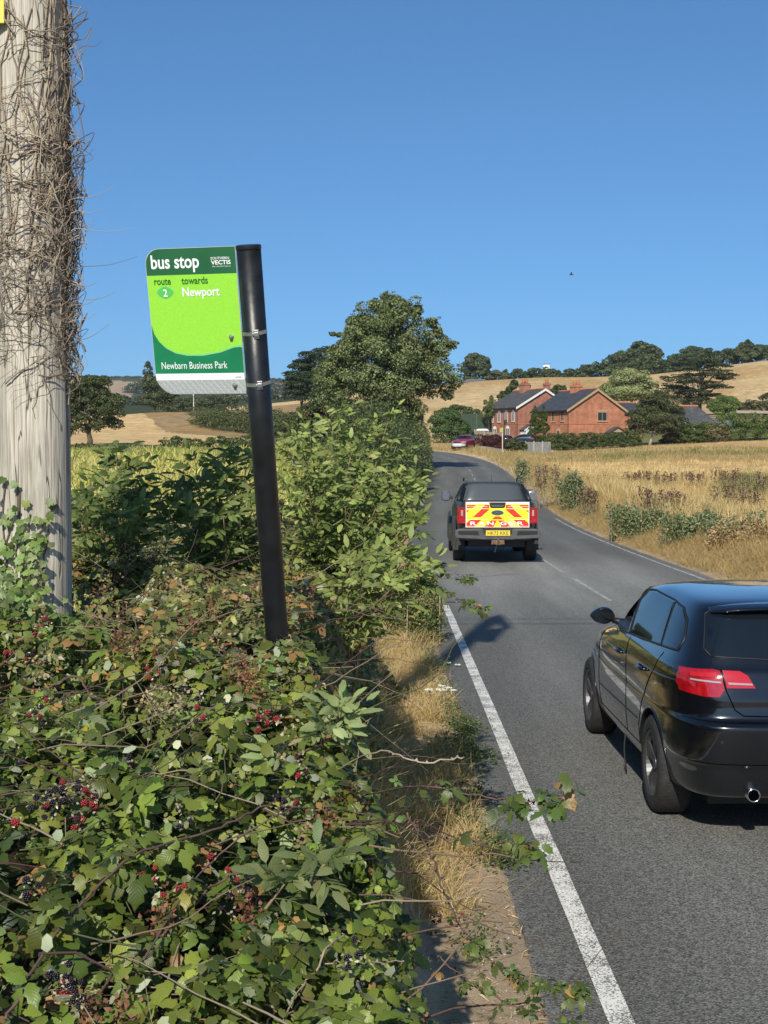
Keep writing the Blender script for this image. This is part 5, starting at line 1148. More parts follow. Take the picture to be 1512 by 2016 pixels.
# tangle standing off the right-hand side, and wisps
cnt = 0
while cnt < 125:
    py = random.uniform(20, 740); z = py2z(py)
    if random.random() > max(.35, dens(z)): continue
    cnt += 1; p = cyl(random.uniform(1.2, 1.75), z, .005); d = Vector((random.uniform(.2, 1), random.uniform(-.5, .3), random.gauss(0, .9))); pts = [p]; reach = random.uniform(.02, .075) if py > 330 or py < 60 else random.uniform(.03, .11)
    c = p + Vector((reach, random.uniform(-.03, .03), random.uniform(-.12, .12))); e = cyl(random.uniform(1.1, 1.7), z + random.gauss(0, .14), .004)
    pts = smooth_pts([p, p.lerp(c, .6) + Vector(rdir(1)[0]) * .018, c, c.lerp(e, .5) + Vector(rdir(1)[0]) * .022, e], 4); r0 = random.choice([.0012, .0017, .0024]); lv.tubes([pts], [[r0] * len(pts)], random.choice(IV + [(.10, .08, .07)] * 3), 5)
for px0, py0, px1, py1 in [(155, 450, 262, 449), (150, 390, 224, 368), (160, 525, 270, 505), (158, 590, 228, 575), (150, 630, 192, 614), (150, 672, 215, 638), (155, 415, 200, 411), (170, 90, 202, 80), (150, 560, 190, 556), (160, 305, 185, 292), (148, 600, 196, 585), (152, 470, 190, 430)]:
    a = at(px0, py0, 5.36); b = at(px1, py1, 5.3); m_ = a.lerp(b, .5) + Vector((0, 0, -.012)); lv.tubes([smooth_pts([a - Vector((.03, 0, .01)), a, m_, b], 5)], [list(np.linspace(.0018, .0006, 16))], random.choice(IV), 4)
tag(lv.build('dead_ivy', M['ivy_dead'], smooth=True), 'tangle of dead grey-brown ivy stems clinging round the telegraph pole', 'dead climber')
# living ivy
def ivy_tpl():
    pts = [(0, 0), (.30, -.10), (.55, .12), (.42, .38), (.46, .66), (.20, .68), (0, 1.0), (-.20, .68), (-.46, .66), (-.42, .38), (-.55, .12), (-.30, -.10)]
    v = [(0, .40, .06)] + [(x, y, -.05 * abs(x)) for x, y in pts]; n = len(pts)
    return np.array(v), np.array([(0, 1 + (k + 1) % n, 1 + k) for k in range(n)])[:, ::-1], np.array([(a[0], a[1]) for a in v])
T_IVY = ivy_tpl(); lv = Leaves()
runs = [(12, 940, 20, 1180), (50, 965, 35, 1180), (60, 1010, 45, 1180), (75, 1050, 60, 1180), (25, 1000, 10, 1180), (95, 1040, 80, 1180), (110, 990, 60, 1100)]
for x0, y0, x1, y1 in runs:
    pts = []
    for k in range(12):
        t = k / 11; px = x0 + (x1 - x0) * t + random.gauss(0, 3); py = y0 + (y1 - y0) * t; z = py2z(py, 5.4); cx = pole_c(z); X = PX(px, 5.38); s = max(-.98, min(.98, (X - cx.x) / pole_r(z))); pts.append(cyl(math.asin(s), z, .006))
    lv.tubes([pts], [[.003] * 12], (.16, .12, .07), 5)
    P, Hd, Nr = [], [], []
    for k in range(12):
        for q in range(1 + (k > 8)):
            P.append((pts[k] + Vector((random.gauss(0, .018), -.012 - .02 * random.random(), random.gauss(0, .02))))[:]); Hd.append((random.uniform(-.8, .8), -.3, -1)); Nr.append((random.gauss(0, .3), -1, random.gauss(.35, .3)))
    P = np.array(P); lv.add(*rep(T_IVY, basis(np.array(Nr), np.array(Hd)), .026 + .012 * rng.random(len(P)), P, lcol(len(P), (.06, .10, .02), (.20, .27, .07), .12)))
n = 700; P = np.stack([rng.uniform(PX(-60, 5.3), PX(170, 5.3), n), rng.uniform(4.7, 5.5, n), np.zeros(n)], 1); cz, g_, f_ = canopy(P[:, 0], P[:, 1]); P[:, 2] = cz + rng.exponential(.035, n) + .02
P[:, 2] += .05 * np.exp(-((P[:, 0] - PX(40, 5.4)) / .25) ** 2) * rng.random(n) - .04
lv.add(*rep(T_IVY, basis(norm(np.array([-.1, -.7, .6]) + .5 * rng.standard_normal((n, 3))), np.array([0, -.4, -.7]) + .6 * rng.standard_normal((n, 3))), .024 + .016 * rng.random(n), P, lcol(n, (.05, .08, .018), (.17, .23, .06), .14)))
tag(lv.build('ivy', M['leaf_bramble']), 'fresh green ivy creeping up the foot of the telegraph pole', 'ivy')

# ------------------------------------------------------------ bus stop
def text_mesh(s, size, bold=0.0, xs=1.0, shear=0.0, spacing=1.0, align='LEFT'):
    cu = bpy.data.curves.new('t', 'FONT'); cu.body = s; cu.size = size; cu.offset = bold; cu.shear = shear; cu.space_character = spacing; cu.align_x = align; cu.resolution_u = 3
    o = bpy.data.objects.new('t', cu); COL.objects.link(o); dg = bpy.context.evaluated_depsgraph_get(); me = bpy.data.meshes.new_from_object(o.evaluated_get(dg))
    v = [(p.co.x * xs, p.co.y) for p in me.vertices]; f = [tuple(p.vertices) for p in me.polygons]
    bpy.data.objects.remove(o); bpy.data.curves.remove(cu); bpy.data.meshes.remove(me); return v, f
def lettering(name, s, x, y, size, mat, Mx, depth, parent, bold=0.0, xs=1.0, width=None, **kw):
    v, f = text_mesh(s, size, bold, 1.0, **kw)
    if width: wv = max(a for a, b in v) - min(a for a, b in v); xs = width / wv; 
    m0 = min(a for a, b in v) * xs
    pts = [Mx @ Vector((x + a * xs - m0, -depth, y + b)) for a, b in v]
    me = bpy.data.meshes.new(name); me.from_pydata(pts, [], f); me.materials.append(mat); o = bpy.data.objects.new(name, me); COL.objects.link(o); o.parent = parent; return o
M['pole_black'] = pbr('black_painted_steel', (.010, .011, .013), .38, spec=.5, noise=.5, nscale=18, bump=.10, bscale=12)
M['sg_dark'] = pbr('sign_dark_green', (.022, .125, .052), .38, noise=.12, nscale=9)
M['sg_lime'] = pbr('sign_lime', (.30, .68, .055), .42, noise=.08, nscale=160)
M['sg_mid'] = pbr('sign_emerald', (.012, .20, .085), .38, noise=.15, nscale=14)
M['sg_pale'] = pbr('sign_pale_green', (.20, .60, .22), .4)
M['sg_white'] = pbr('sign_white', (.82, .84, .82), .4)
M['sg_text'] = pbr('sign_text_green', (.012, .13, .018), .45)
M['sg_alu'] = pbr('bare_aluminium', (.58, .58, .55), .5, metal=.35, noise=.12, nscale=60)
M['sg_honey'] = None
def honey():
    m, N, L = newmat('retroreflective_honeycomb'); out = N.new('ShaderNodeOutputMaterial'); p = N.new('ShaderNodeBsdfPrincipled'); L.new(p.outputs[0], out.inputs[0])
    tc = N.new('ShaderNodeTexCoord'); v = N.new('ShaderNodeTexVoronoi'); v.feature = 'DISTANCE_TO_EDGE'; v.inputs['Scale'].default_value = 210; v.inputs['Randomness'].default_value = .25; L.new(tc.outputs['Object'], v.inputs['Vector'])
    r = N.new('ShaderNodeMapRange'); r.inputs[1].default_value = .05; r.inputs[2].default_value = .16; L.new(v.outputs[0], r.inputs[0]); mx = N.new('ShaderNodeMix'); mx.data_type = 'RGBA'; mx.inputs['A'].default_value = (.62, .63, .60, 1); mx.inputs['B'].default_value = (.36, .39, .40, 1)
    L.new(r.outputs[0], mx.inputs['Factor']); L.new(mx.outputs['Result'], p.inputs['Base Color']); p.inputs['Roughness'].default_value = .4; p.inputs['Metallic'].default_value = .3; return m
M['sg_honey'] = honey()
YT, YB = 4.30, 4.58
ptop = at(489, 482, YT); pbot = at(546.5, 1270, YB); ax = (ptop - pbot).normalized()
pb = pbot - ax * .85
bus = empty('bus_stop', tuple(pb), 0, 'leaning black bus stop pole carrying a lime and dark green flag sign', 'bus stop')
P_ = lambda q: q - pb
mb = MB(); mb.tube([P_(pb), P_(pbot), P_(pbot.lerp(ptop, .5)), P_(ptop - ax * .012)], .0385, 40, cap=True); mb.build('post', M['pole_black'], bus, smooth=True)
# flat caps need flat shading
mb = MB(); mb.tube([P_(ptop - ax * .014), P_(ptop - ax * .010), P_(ptop - ax * .003), P_(ptop)], [.0395, .0405, .0400, .037], 40, cap=True); mb.build('cap', M['pole_black'], bus)
# scratch where the paint has worn to bright metal
sc_pts = [(512, 1010), (511, 1040), (516, 1075), (520, 1110), (524, 1150), (527, 1180), (529, 1205), (531, 1235)]
def on_post(px, py):
    Yg = np.interp(py, [482, 1270], [YT, YB]); q = at(px, py, Yg); t = (q - pbot).dot(ax); c = pbot + ax * t; s = max(-.97, min(.97, (q.x - c.x) / .0385)); return c + Vector((.0388 * s, -.0388 * math.sqrt(1 - s * s), 0)), s
V, Fc = [], []
fine = smooth_pts([Vector((a, b, 0)) for a, b in sc_pts], 14)
for k, q in enumerate(fine):
    hw = 1.5 * (1 + .9 * math.sin(k * 1.7) * random.random()) * (1 if k < len(fine) - 2 else .2); V += [P_(on_post(q.x - hw, q.y)[0])[:], P_(on_post(q.x + hw, q.y)[0])[:]]
    if k and random.random() < .86: Fc.append((2 * k - 2, 2 * k - 1, 2 * k + 1, 2 * k))
mk('bare_scratch', V, Fc, pbr('bare_scratched_metal', (.75, .75, .73), .5), bus)
# sign panel frame: x along the panel, z up the panel, -y faces the viewer
dv = ax.copy(); dh = Vector((math.cos(R(14)), -math.sin(R(14)), 0)); dh = (dh - dv * dh.dot(dv)).normalized()
# keep the panel's horizontal edge level in view
nr_ = dv.cross(dh).normalized()           # points away from the viewer
corner = at(463, 484, YT - .01)       # top right corner of the flag
W_, H_ = .0, .0
SZ = YT / F
pw = (463 - 277) * SZ / dh.dot(Vector((1, 0, 0))) * 1.0; phh = 289 * SZ / max(.5, dv.z) * .985
SM = Matrix.Translation(P_(corner)) @ Matrix((dh, nr_, dv)).transposed().to_4x4()
def sp(u, v, d=0.0): return SM @ Vector(((u - 1) * pw, -d, (v - 1) * phh))        # u,v in 0..1 from bottom left
def rounded(u0, v0, u1, v1, r_tl=0, r_bl=0, n=10):
    """outline in panel units with rounded left corners"""
    ry = pw / phh; P = []
    if r_bl: P += [(u0 + r_bl * (1 - math.sin(a)), v0 + r_bl * ry * (1 - math.cos(a))) for a in np.linspace(math.pi / 2, 0, n)]
    else: P.append((u0, v0))
    P += [(u1, v0), (u1, v1)]
    if r_tl: P += [(u0 + r_tl * (1 - math.cos(a)), v1 - r_tl * ry * (1 - math.sin(a))) for a in np.linspace(math.pi / 2, 0, n)]
    else: P.append((u0, v1))
    return P
def sheet(name, P, d, mat, th=0.0):
    mb = MB()
    if th: mb.prism([sp(u, v, d) for u, v in P], nr_ * th)
    else: mb.poly([sp(u, v, d) for u, v in P])
    return mb.build(name, mat, bus)
sheet('flag_panel', rounded(0, 0, 1, 1, .155, .22), 0, M['sg_alu'], .003)
RT = .155; HB = 1 - 52 / 289
head = [(a, b) for a, b in rounded(.006, HB, .994, .997, RT, 0)]
sheet('header_band', head, .0006, M['sg_dark'])
def vtop(u): return np.interp(u, [0, .03, .08, .15, .25, .38, .55, .75, .9, .97, 1.0], [.50, .42, .365, .32, .285, .267, .265, .285, .318, .322, .316])
v_lo = 42 / 289; us = [.994 - .988 * k / 40 for k in range(41)]
sheet('lime_field', [(.006, HB - .0005), (.006, .5)] + [(u, float(vtop(u)) + .001) for u in reversed(us)] + [(.994, HB - .0005)], .0006, M['sg_lime'])
sheet('emerald_field', [(.006, v_lo), (.994, v_lo)] + [(u, float(vtop(u)) - .001) for u in us] + [(.006, .5)], .0008, M['sg_mid'])
sheet('pale_swoosh', [(u, float(vtop(u)) + .001) for u in us] + [(u, float(vtop(u)) + .001 + .012 * math.sin(math.pi * min(1, max(0, (u + .04) / 1.08))) + .010 * sstep(.7, .95, u)) for u in reversed(us)], .0010, M['sg_pale'])
sheet('white_strip', [(.006, 28.5 / 289), (.994, 28.5 / 289), (.994, v_lo - .0005), (.006, v_lo - .0005)], .0006, M['sg_white'])
sheet('reflective_strip', [(u, min(v, 28 / 289)) for u, v in rounded(.006, .003, .994, 28 / 289, 0, .22)], .0005, M['sg_honey'])
# diamond behind the route number
dc = (.195, 1 - 85.5 / 289); dm = []
for k in range(40):
    a = 2 * math.pi * k / 40; c, s = math.cos(a), math.sin(a); e = 1.35
    dm.append((dc[0] + .092 * abs(c) ** e * (1 if c > 0 else -1), dc[1] + .041 * abs(s) ** e * (1 if s > 0 else -1)))
sheet('route_badge_edge', [(dc[0] + (a - dc[0]) * 1.07, dc[1] + (b - dc[1]) * 1.07) for a, b in dm], .0010, M['sg_pale'])
sheet('route_badge', dm, .0014, pbr('badge_green', (.10, .50, .09), .4))
def txt(name, s, u, v, hgt, wd, mat, bold=0, d=.0018):
    return lettering(name, s, (u - 1) * pw, (v - 1) * phh, hgt * phh, mat, SM, d, bus, bold=bold * phh, width=wd * pw)
txt('lettering', 'bus stop', .065, 1 - 38.5 / 289, .128, .53, M['sg_white'], .0026)
txt('lettering', 'SOUTHERN', .725, 1 - 24.5 / 289, .024, .20, M['sg_white'], .0002)
txt('lettering', 'VECTIS', .725, 1 - 34 / 289, .038, .215, M['sg_white'], .0010)
txt('lettering', "the island's buses", .735, 1 - 39 / 289, .012, .20, M['sg_white'], 0)
txt('lettering', 'route', .082, 1 - 70 / 289, .068, .185, M['sg_text'], .0010)
txt('lettering', 'towards', .385, 1 - 70 / 289, .068, .29, M['sg_text'], .0010)
txt('lettering', '2', .172, 1 - 93.5 / 289, .070, .048, M['sg_white'], .0008, .0024)
txt('lettering', 'Newport', .385, 1 - 94 / 289, .086, .41, M['sg_white'], .0014)
txt('lettering', 'Newbarn Business Park', .082, 1 - 237.5 / 289, .070, .735, M['sg_white'], .0001)
txt('lettering', '04700', .895, 1 - 257 / 289, .016, .065, pbr('grey_print', (.2, .2, .2), .5), 0)
for u, v in ((.885, 1 - 176 / 289), (.885, 17 / 289)):
    c = sp(u, v); mb = MB(); o = -nr_
    mb.tube([c, c + o * .002], .0085, 12); mb.tube([c + o * .002, c + o * .010], .0062, 6); mb.tube([c + o * .010, c + o * .013], [.0048, .0035], 8); mb.build('bolt', M['steel_dull'], bus)
def strap(v, py):
    c = sp(1, v); q, s = on_post(505, py); t = (q - pbot).dot(ax); cc = pbot + ax * t; rad = .0394
    e1 = Vector((1, 0, 0)); e1 = (e1 - ax * e1.dot(ax)).normalized(); e2 = ax.cross(e1).normalized()       # e2 points away from viewer
    if e2.y < 0: e2 = -e2
    V, Fc = [], []; n = 40
    for k in range(n):
        a = 2 * math.pi * k / n; o = (e1 * math.cos(a) + e2 * math.sin(a)) * rad + ax * (.004 * math.cos(a + .9) + .002 * math.cos(2 * a))
        for h in (-.0058, .0058): V.append(P_(cc + o + ax * h)[:])
        Fc.append((2 * k, 2 * ((k + 1) % n), 2 * ((k + 1) % n) + 1, 2 * k + 1))
    st = mk('strap', V, Fc, M['steel_dull'], bus, smooth=True)
    b = cc - e2 * (rad + .002) * .97 + e1 * .008; mb = MB(); T = Matrix.Translation(P_(b)) @ Matrix((e1, e2, ax)).transposed().to_4x4()
    mb.box(-.0085, .0085, -.001, .002, -.014, .014, T); mb.box(-.007, .007, -.006, -.001, -.0068, .0068, T); mb.box(-.012, -.007, -.004, -.001, -.004, .004, T); mb.build('buckle', M['steel_dull'], bus, bevel=.0012)
    mb = MB(); r0 = sp(.985, v) + nr_ * .003; mb.prism([r0 + dv * .018, r0 - dv * .018, r0 - dv * .016 + dh * .022 + nr_ * .006, r0 - dv * .010 + dh * .026 + nr_ * .03, r0 + dv * .010 + dh * .026 + nr_ * .03, r0 + dv * .016 + dh * .022 + nr_ * .006], nr_ * .002); mb.build('bracket', M['steel_dull'], bus)
strap(1 - 176 / 289, 660); strap(17 / 289, 760)
# the speck of a bird high over the road
mb = MB(); c = at(1125, 541, 90)
mb.tube([(-.16, 0, 0), (-.08, 0, .01), (0, 0, .02), (.10, 0, .01), (.16, 0, 0)], [.004, .03, .04, .025, .004], 8)
mb.add([(.03, 0, .03), (-.05, 0, .03), (-.10, -.22, .10), (-.04, -.30, .13), (.02, -.2, .09)], [(0, 1, 2, 3, 4)]); mb.add([(.03, 0, .03), (-.05, 0, .03), (-.10, .22, .02), (-.04, .30, .0), (.02, .2, .03)], [(0, 4, 3, 2, 1)])
b = mb.build('bird', pbr('dark_feathers', (.05, .05, .055), .7), smooth=True); b.location = c; tag(b, 'tiny dark bird flying in the blue sky above the road', 'bird')
# ------------------------------------------------------------ cottages and what stands round them
def brick_mat(name, c1, c2, mortar, scale=1.0, rot=False):
    m, N, L = newmat(name); out = N.new('ShaderNodeOutputMaterial'); p = N.new('ShaderNodeBsdfPrincipled'); L.new(p.outputs[0], out.inputs[0]); p.inputs['Roughness'].default_value = .9
    tc = N.new('ShaderNodeTexCoord'); sx = N.new('ShaderNodeSeparateXYZ'); L.new(tc.outputs['Object'], sx.inputs[0]); ad = N.new('ShaderNodeMath'); L.new(sx.outputs[0], ad.inputs[0]); L.new(sx.outputs[1], ad.inputs[1])
    cb = N.new('ShaderNodeCombineXYZ'); L.new(ad.outputs[0], cb.inputs[0]); L.new(sx.outputs[2], cb.inputs[1])
    b = N.new('ShaderNodeTexBrick'); b.inputs['Scale'].default_value = 1; b.inputs['Brick Width'].default_value = .225 * scale; b.inputs['Row Height'].default_value = .075 * scale; b.inputs['Mortar Size'].default_value = .010 * scale
    b.inputs['Color1'].default_value = (*c1, 1); b.inputs['Color2'].default_value = (*c2, 1); b.inputs['Mortar'].default_value = (*mortar, 1); L.new(cb.outputs[0], b.inputs['Vector'])
    n = N.new('ShaderNodeTexNoise'); n.inputs['Scale'].default_value = 1.1; n.inputs['Detail'].default_value = 6; L.new(tc.outputs['Object'], n.inputs['Vector'])
    r = N.new('ShaderNodeMapRange'); r.inputs[1].default_value = .3; r.inputs[2].default_value = .7; r.inputs[3].default_value = .72; r.inputs[4].default_value = 1.25; L.new(n.outputs[0], r.inputs[0])
    h = N.new('ShaderNodeHueSaturation'); L.new(b.outputs[0], h.inputs['Color']); L.new(r.outputs[0], h.inputs['Value']); L.new(h.outputs[0], p.inputs['Base Color']); return m
M['brick'] = brick_mat('red_brick', (.50, .165, .070), (.36, .105, .048), (.34, .22, .15))
M['brick_old'] = brick_mat('old_red_brick', (.40, .135, .07), (.27, .085, .05), (.30, .2, .15))
M['slate'] = brick_mat('roof_slate', (.050, .058, .075), (.035, .040, .055), (.022, .025, .032), 2.4)
M['slate_old'] = brick_mat('weathered_slate', (.085, .085, .085), (.055, .056, .06), (.03, .03, .03), 2.4)
M['terracotta'] = pbr('terracotta', (.48, .17, .08), .8, noise=.3, nscale=6)
M['stonetrim'] = pbr('buff_trim', (.46, .31, .19), .8, noise=.2, nscale=8)
M['white_paint'] = pbr('white_paint', (.75, .74, .70), .5, noise=.08, nscale=4)
M['tan_paint'] = pbr('tan_wood_paint', (.42, .28, .15), .6)
M['pane'] = pbr('window_pane', (.015, .018, .022), .06, spec=.8)
M['lead'] = pbr('lead_flashing', (.22, .23, .25), .6)
M['concrete'] = pbr('concrete_panel', (.33, .315, .285), .85, noise=.25, nscale=2)
M['fencewood'] = pbr('grey_fence_wood', (.34, .28, .22), .9, noise=.4, nscale=3, stretch=(8, 8, .3))
M['green_sheet'] = pbr('green_steel_sheet', (.06, .09, .06), .6, noise=.15, nscale=3)
def local(o, X, Y, Z): return Vector((X, Y, Z))
def slab(mb, a, b, c, d, th):
    n = (b - a).cross(d - a).normalized(); 
    if n.z < 0: n = -n
    mb.prism([a, b, c, d], -n * th)
def window(parent, face, u, z, wd, ht, fm, arch=False, mullions=1, depthw=.05, sill=None, name='window'):
    """face 'g' gable at y=0 (looks to -y), face 'e' eave wall at x=0 (looks to -x)"""
    def T(a, d, zz): return Vector((a, -d, zz)) if face == 'g' else Vector((-d, a, zz))
    f = MB(); t = .07
    def bx(a0, a1, z0, z1, d0, d1):
        v = [T(a, d, zz) for zz in (z0, z1) for d in (d0, d1) for a in (a0, a1)]; f.add(v, [(0, 2, 3, 1), (4, 5, 7, 6), (0, 1, 5, 4), (2, 6, 7, 3), (0, 4, 6, 2), (1, 3, 7, 5)])
    bx(u - wd / 2, u + wd / 2, z, z + t, -.02, depthw); bx(u - wd / 2, u + wd / 2, z + ht - t, z + ht, -.02, depthw); bx(u - wd / 2, u - wd / 2 + t, z + t, z + ht - t, -.02, depthw); bx(u + wd / 2 - t, u + wd / 2, z + t, z + ht - t, -.02, depthw)
    for k in range(mullions): a = u - wd / 2 + wd * (k + 1) / (mullions + 1); bx(a - .03, a + .03, z + t, z + ht - t, -.02, depthw - .004)
    if arch:
        pts = [(u + wd / 2 * math.cos(a), z + ht + wd * .42 * math.sin(a)) for a in np.linspace(0, math.pi, 9)]; f.prism([T(a, depthw - .002, b) for a, b in pts], T(0, -depthw, 0) - T(0, 0, 0))
    o = f.build(name, fm, parent)
    g = MB(); g.poly([T(a, .012, zz) for a, zz in ((u - wd / 2 + t, z + t), (u + wd / 2 - t, z + t), (u + wd / 2 - t, z + ht - t), (u - wd / 2 + t, z + ht - t))]); g.build('pane', M['pane'], o)
    if sill: s = MB(); v = [T(a, d, zz) for zz in (z - .13, z - .005) for d in (-.02, .14) for a in (u - wd / 2 - .12, u + wd / 2 + .12)]; s.add(v, [(0, 2, 3, 1), (4, 5, 7, 6), (0, 1, 5, 4), (2, 6, 7, 3), (0, 4, 6, 2), (1, 3, 7, 5)]); s.build('sill', sill, o)
    return o
def cottage(label, px, Y, theta, wd, ln, eave, rise, z0, brick, slate, barge, over=.45):
    t = empty('brick_cottage', (PX(px, Y), Y, z0), R(theta), label, 'house')
    w = MB(); w.prism([(0, 0, -2.5), (wd, 0, -2.5), (wd, 0, eave), (wd / 2, 0, eave + rise), (0, 0, eave)], (0, ln, 0)); w.build('wall', brick, t)
    k = rise / (wd / 2); th = .14
    rf = MB(); E = Vector
    for sx in (0, 1):
        xe = -over if sx == 0 else wd + over; ze = eave - k * over + .09
        slab(rf, E((xe, -over * .7, ze)), E((wd / 2, -over * .7, eave + rise + .09)), E((wd / 2, ln + over * .7, eave + rise + .09)), E((xe, ln + over * .7, ze)), th)
    r = rf.build('roof', slate, t)
    rd = MB(); rd.tube([(wd / 2, -over * .7, eave + rise + .13), (wd / 2, ln + over * .7, eave + rise + .13)], .13, 8); rd.build('ridge_tiles', M['terracotta'], r)
    bb = MB()
    for sx in (0, 1):
        xe = -over if sx == 0 else wd + over; ze = eave - k * over + .11; a = E((xe, -over * .7 - .05, ze)); b = E((wd / 2, -over * .7 - .05, eave + rise + .11)); bb.prism([a, b, b + E((0, 0, -.36)), a + E((0, 0, -.36))], (0, .045, 0))
    bb.build('bargeboard', barge, t)
    sc = MB(); sc.box(-.04, wd + .04, -.05, -.002, 2.72, 2.86); sc.box(-.05, -.002, -.04, ln, 2.70, 2.84); sc.build('string_course', M['terracotta'], t)
    g = MB(); g.tube([(-over - .04, -over * .5, eave - k * over - .02), (-over - .04, ln + over * .5, eave - k * over - .02)], .07, 8); g.tube([(-.08, -.08, -.2), (-.08, -.08, eave - k * over), (-over, -.08, eave - k * over)], .045, 8); g.build('gutter', M['cable'], t)
    return t, r, k
def chimney(r, x, y, zb, zt, wx, wy, brick, pots=4, base_lead=True):
    m = MB(); m.box(x - wx / 2, x + wx / 2, y - wy / 2, y + wy / 2, zb, zt - .35); m.box(x - wx / 2 - .09, x + wx / 2 + .09, y - wy / 2 - .09, y + wy / 2 + .09, zt - .345, zt - .18); m.box(x - wx / 2 - .03, x + wx / 2 + .03, y - wy / 2 - .03, y + wy / 2 + .03, zt - .178, zt)
    c = m.build('chimney', brick, r); p = MB()
    for i in range(pots):
        px_ = x + (i % 2 - .5) * wx * .5; py_ = y + (i // 2 - (pots // 2 - 1) / 2) * wy * .42
        q = MB(); q.tube([(px_, py_, zt), (px_, py_, zt + .35), (px_, py_, zt + .62), (px_, py_, zt + .70)], [.13, .115, .115, .145], 10); q.build('chimney_pot', M['terracotta'], c, smooth=True)
    return c
z2 = at(1118, 871, 203).z
h2, r2, k2 = cottage('right-hand red brick cottage with a dark slate roof and its broad gable facing the meadow', 1118, 203, 27, 10.3, 9.4, at(1118, 805, 203).z - z2, at(1180, 766, 205).z - at(1118, 805, 203).z, z2, M['brick'], M['slate'], M['tan_paint'])
EH = at(1118, 805, 203).z - z2
chimney(r2, 10.3 / 2 - .2, 5.1, EH + 1.6, EH + 3.9, 1.2, 1.5, M['brick'])
lf = MB(); lf.box(4.2, 6.0, 4.2, 4.26, EH + 2.1, EH + 2.75); 
window(h2, 'g', 6.15, 3.25, 1.7, 1.35, M['tan_paint'], mullions=1, sill=M['stonetrim'])
sl = MB(); sl.box(5.2, 7.1, -.03, -.002, 4.66, 4.86); sl.build('lintel', M['stonetrim'], h2)
for y, z, w_, h_ in ((1.5, 3.2, .8, 1.5), (3.9, 3.2, .8, 1.5), (6.6, 3.2, .8, 1.5), (2.6, .9, .9, .9), (6.2, .6, .9, 1.4)): window(h2, 'e', y, z, w_, h_, M['stonetrim'], arch=True, mullions=1, sill=M['stonetrim'])
po = MB(); po.prism([(6.6, -1.2, 1.55), (8.3, -1.2, 2.45), (10.0, -1.2, 1.55), (10.0, -1.2, 1.40), (8.3, -1.2, 2.28), (6.6, -1.2, 1.40)], (0, 1.2, 0)); p_ = po.build('porch_roof', M['slate_old'], h2)
pw_ = MB(); pw_.box(7.1, 7.22, -1.0, -.9, -.3, 1.62); pw_.box(9.4, 9.52, -1.0, -.9, -.3, 1.62); pw_.box(7.1, 7.22, -.9, -.01, -.3, .9); pw_.box(9.4, 9.52, -.9, -.01, -.3, .9); pw_.prism([(7.1, -1.0, 1.58), (9.5, -1.0, 1.58), (8.3, -1.0, 2.2)], (0, .06, 0)); pw_.build('porch_frame', M['tan_paint'], h2)
dr = MB(); dr.box(7.8, 8.8, -.05, -.004, -.2, 1.95); dr.build('door', pbr('dark_green_door', (.03, .06, .04), .4), h2)
# wing at the back, its roof showing right of the gable
wg = MB(); wg.box(10.32, 17.5, 5.0, 9.3, -2.5, EH - .25); wg.build('wing_wall', M['brick'], h2)
wr = MB(); slab(wr, Vector((9.5, 4.55, EH - .3)), Vector((17.9, 4.55, EH - .3)), Vector((17.9, 7.15, EH + 1.45)), Vector((9.5, 7.15, EH + 1.45)), .14); slab(wr, Vector((9.5, 9.7, EH - .3)), Vector((17.9, 9.7, EH - .3)), Vector((17.9, 7.15, EH + 1.45)), Vector((9.5, 7.15, EH + 1.45)), .14); w_ = wr.build('wing_roof', M['slate'], h2)
wt = MB(); wt.tube([(9.5, 7.15, EH + 1.5), (17.9, 7.15, EH + 1.5)], .13, 8); wt.build('ridge_tiles', M['terracotta'], w_)
for x in (12.2, 14.8):
    wm = window(h2, 'g', x, .8, 1.1, 1.2, M['tan_paint'], mullions=1); wm.location = (0, 5.0, 0)
z1 = at(1018, 868, 220).z
EH1 = at(1018, 800, 220).z - z1; RI1 = at(1074, 766, 222).z - at(1018, 800, 220).z
h1, r1, k1 = cottage('left-hand red brick cottage with white bargeboards and a row of narrow white windows', 1018, 220, 27, 10.4, 9.2, EH1, RI1, z1, M['brick_old'], M['slate_old'], M['white_paint'])
chimney(r1, 5.0, 5.6, EH1 + 1.4, EH1 + 4.1, 1.2, 1.4, M['brick_old']); chimney(r1, 6.9, 1.9, EH1 + 1.4, EH1 + 4.0, .8, .9, M['brick_old'], 2)
for y in (1.2, 3.3, 5.5, 7.7): window(h1, 'e', y, 3.15, .85, 1.55, M['white_paint'], arch=True, mullions=1, sill=M['stonetrim'])
for y in (2.9, 6.9): window(h1, 'e', y, .35, 1.0, 1.75, M['white_paint'], arch=True, mullions=1, sill=M['stonetrim'])
pr = MB(); slab(pr, Vector((.3, -1.7, 1.75)), Vector((1.9, -1.7, 2.75)), Vector((1.9, 0, 2.75)), Vector((.3, 0, 1.75)), .1); slab(pr, Vector((3.5, -1.7, 1.75)), Vector((1.9, -1.7, 2.75)), Vector((1.9, 0, 2.75)), Vector((3.5, 0, 1.75)), .1); pr.build('porch_roof', M['slate_old'], h1)
pf = MB(); pf.prism([(.25, -1.76, 1.72), (1.9, -1.76, 2.80), (3.55, -1.76, 1.72), (3.55, -1.76, 1.5), (1.9, -1.76, 2.55), (.25, -1.76, 1.5)], (0, .05, 0)); pf.box(.6, 3.2, -1.7, -.01, -.5, 1.62); pf.prism([(.6, -1.7, 1.64), (3.2, -1.7, 1.64), (1.9, -1.7, 2.5)], (0, .1, 0)); pf.build('porch', M['white_paint'], h1)
dr = MB(); dr.box(1.4, 2.4, -1.74, -1.705, -.3, 1.55); dr.build('door', pbr('grey_door', (.35, .38, .40), .4), h1)
sh = MB(); sh.box(3.0, 3.3, -.03, -.002, EH1 + 1.6, EH1 + 1.9)
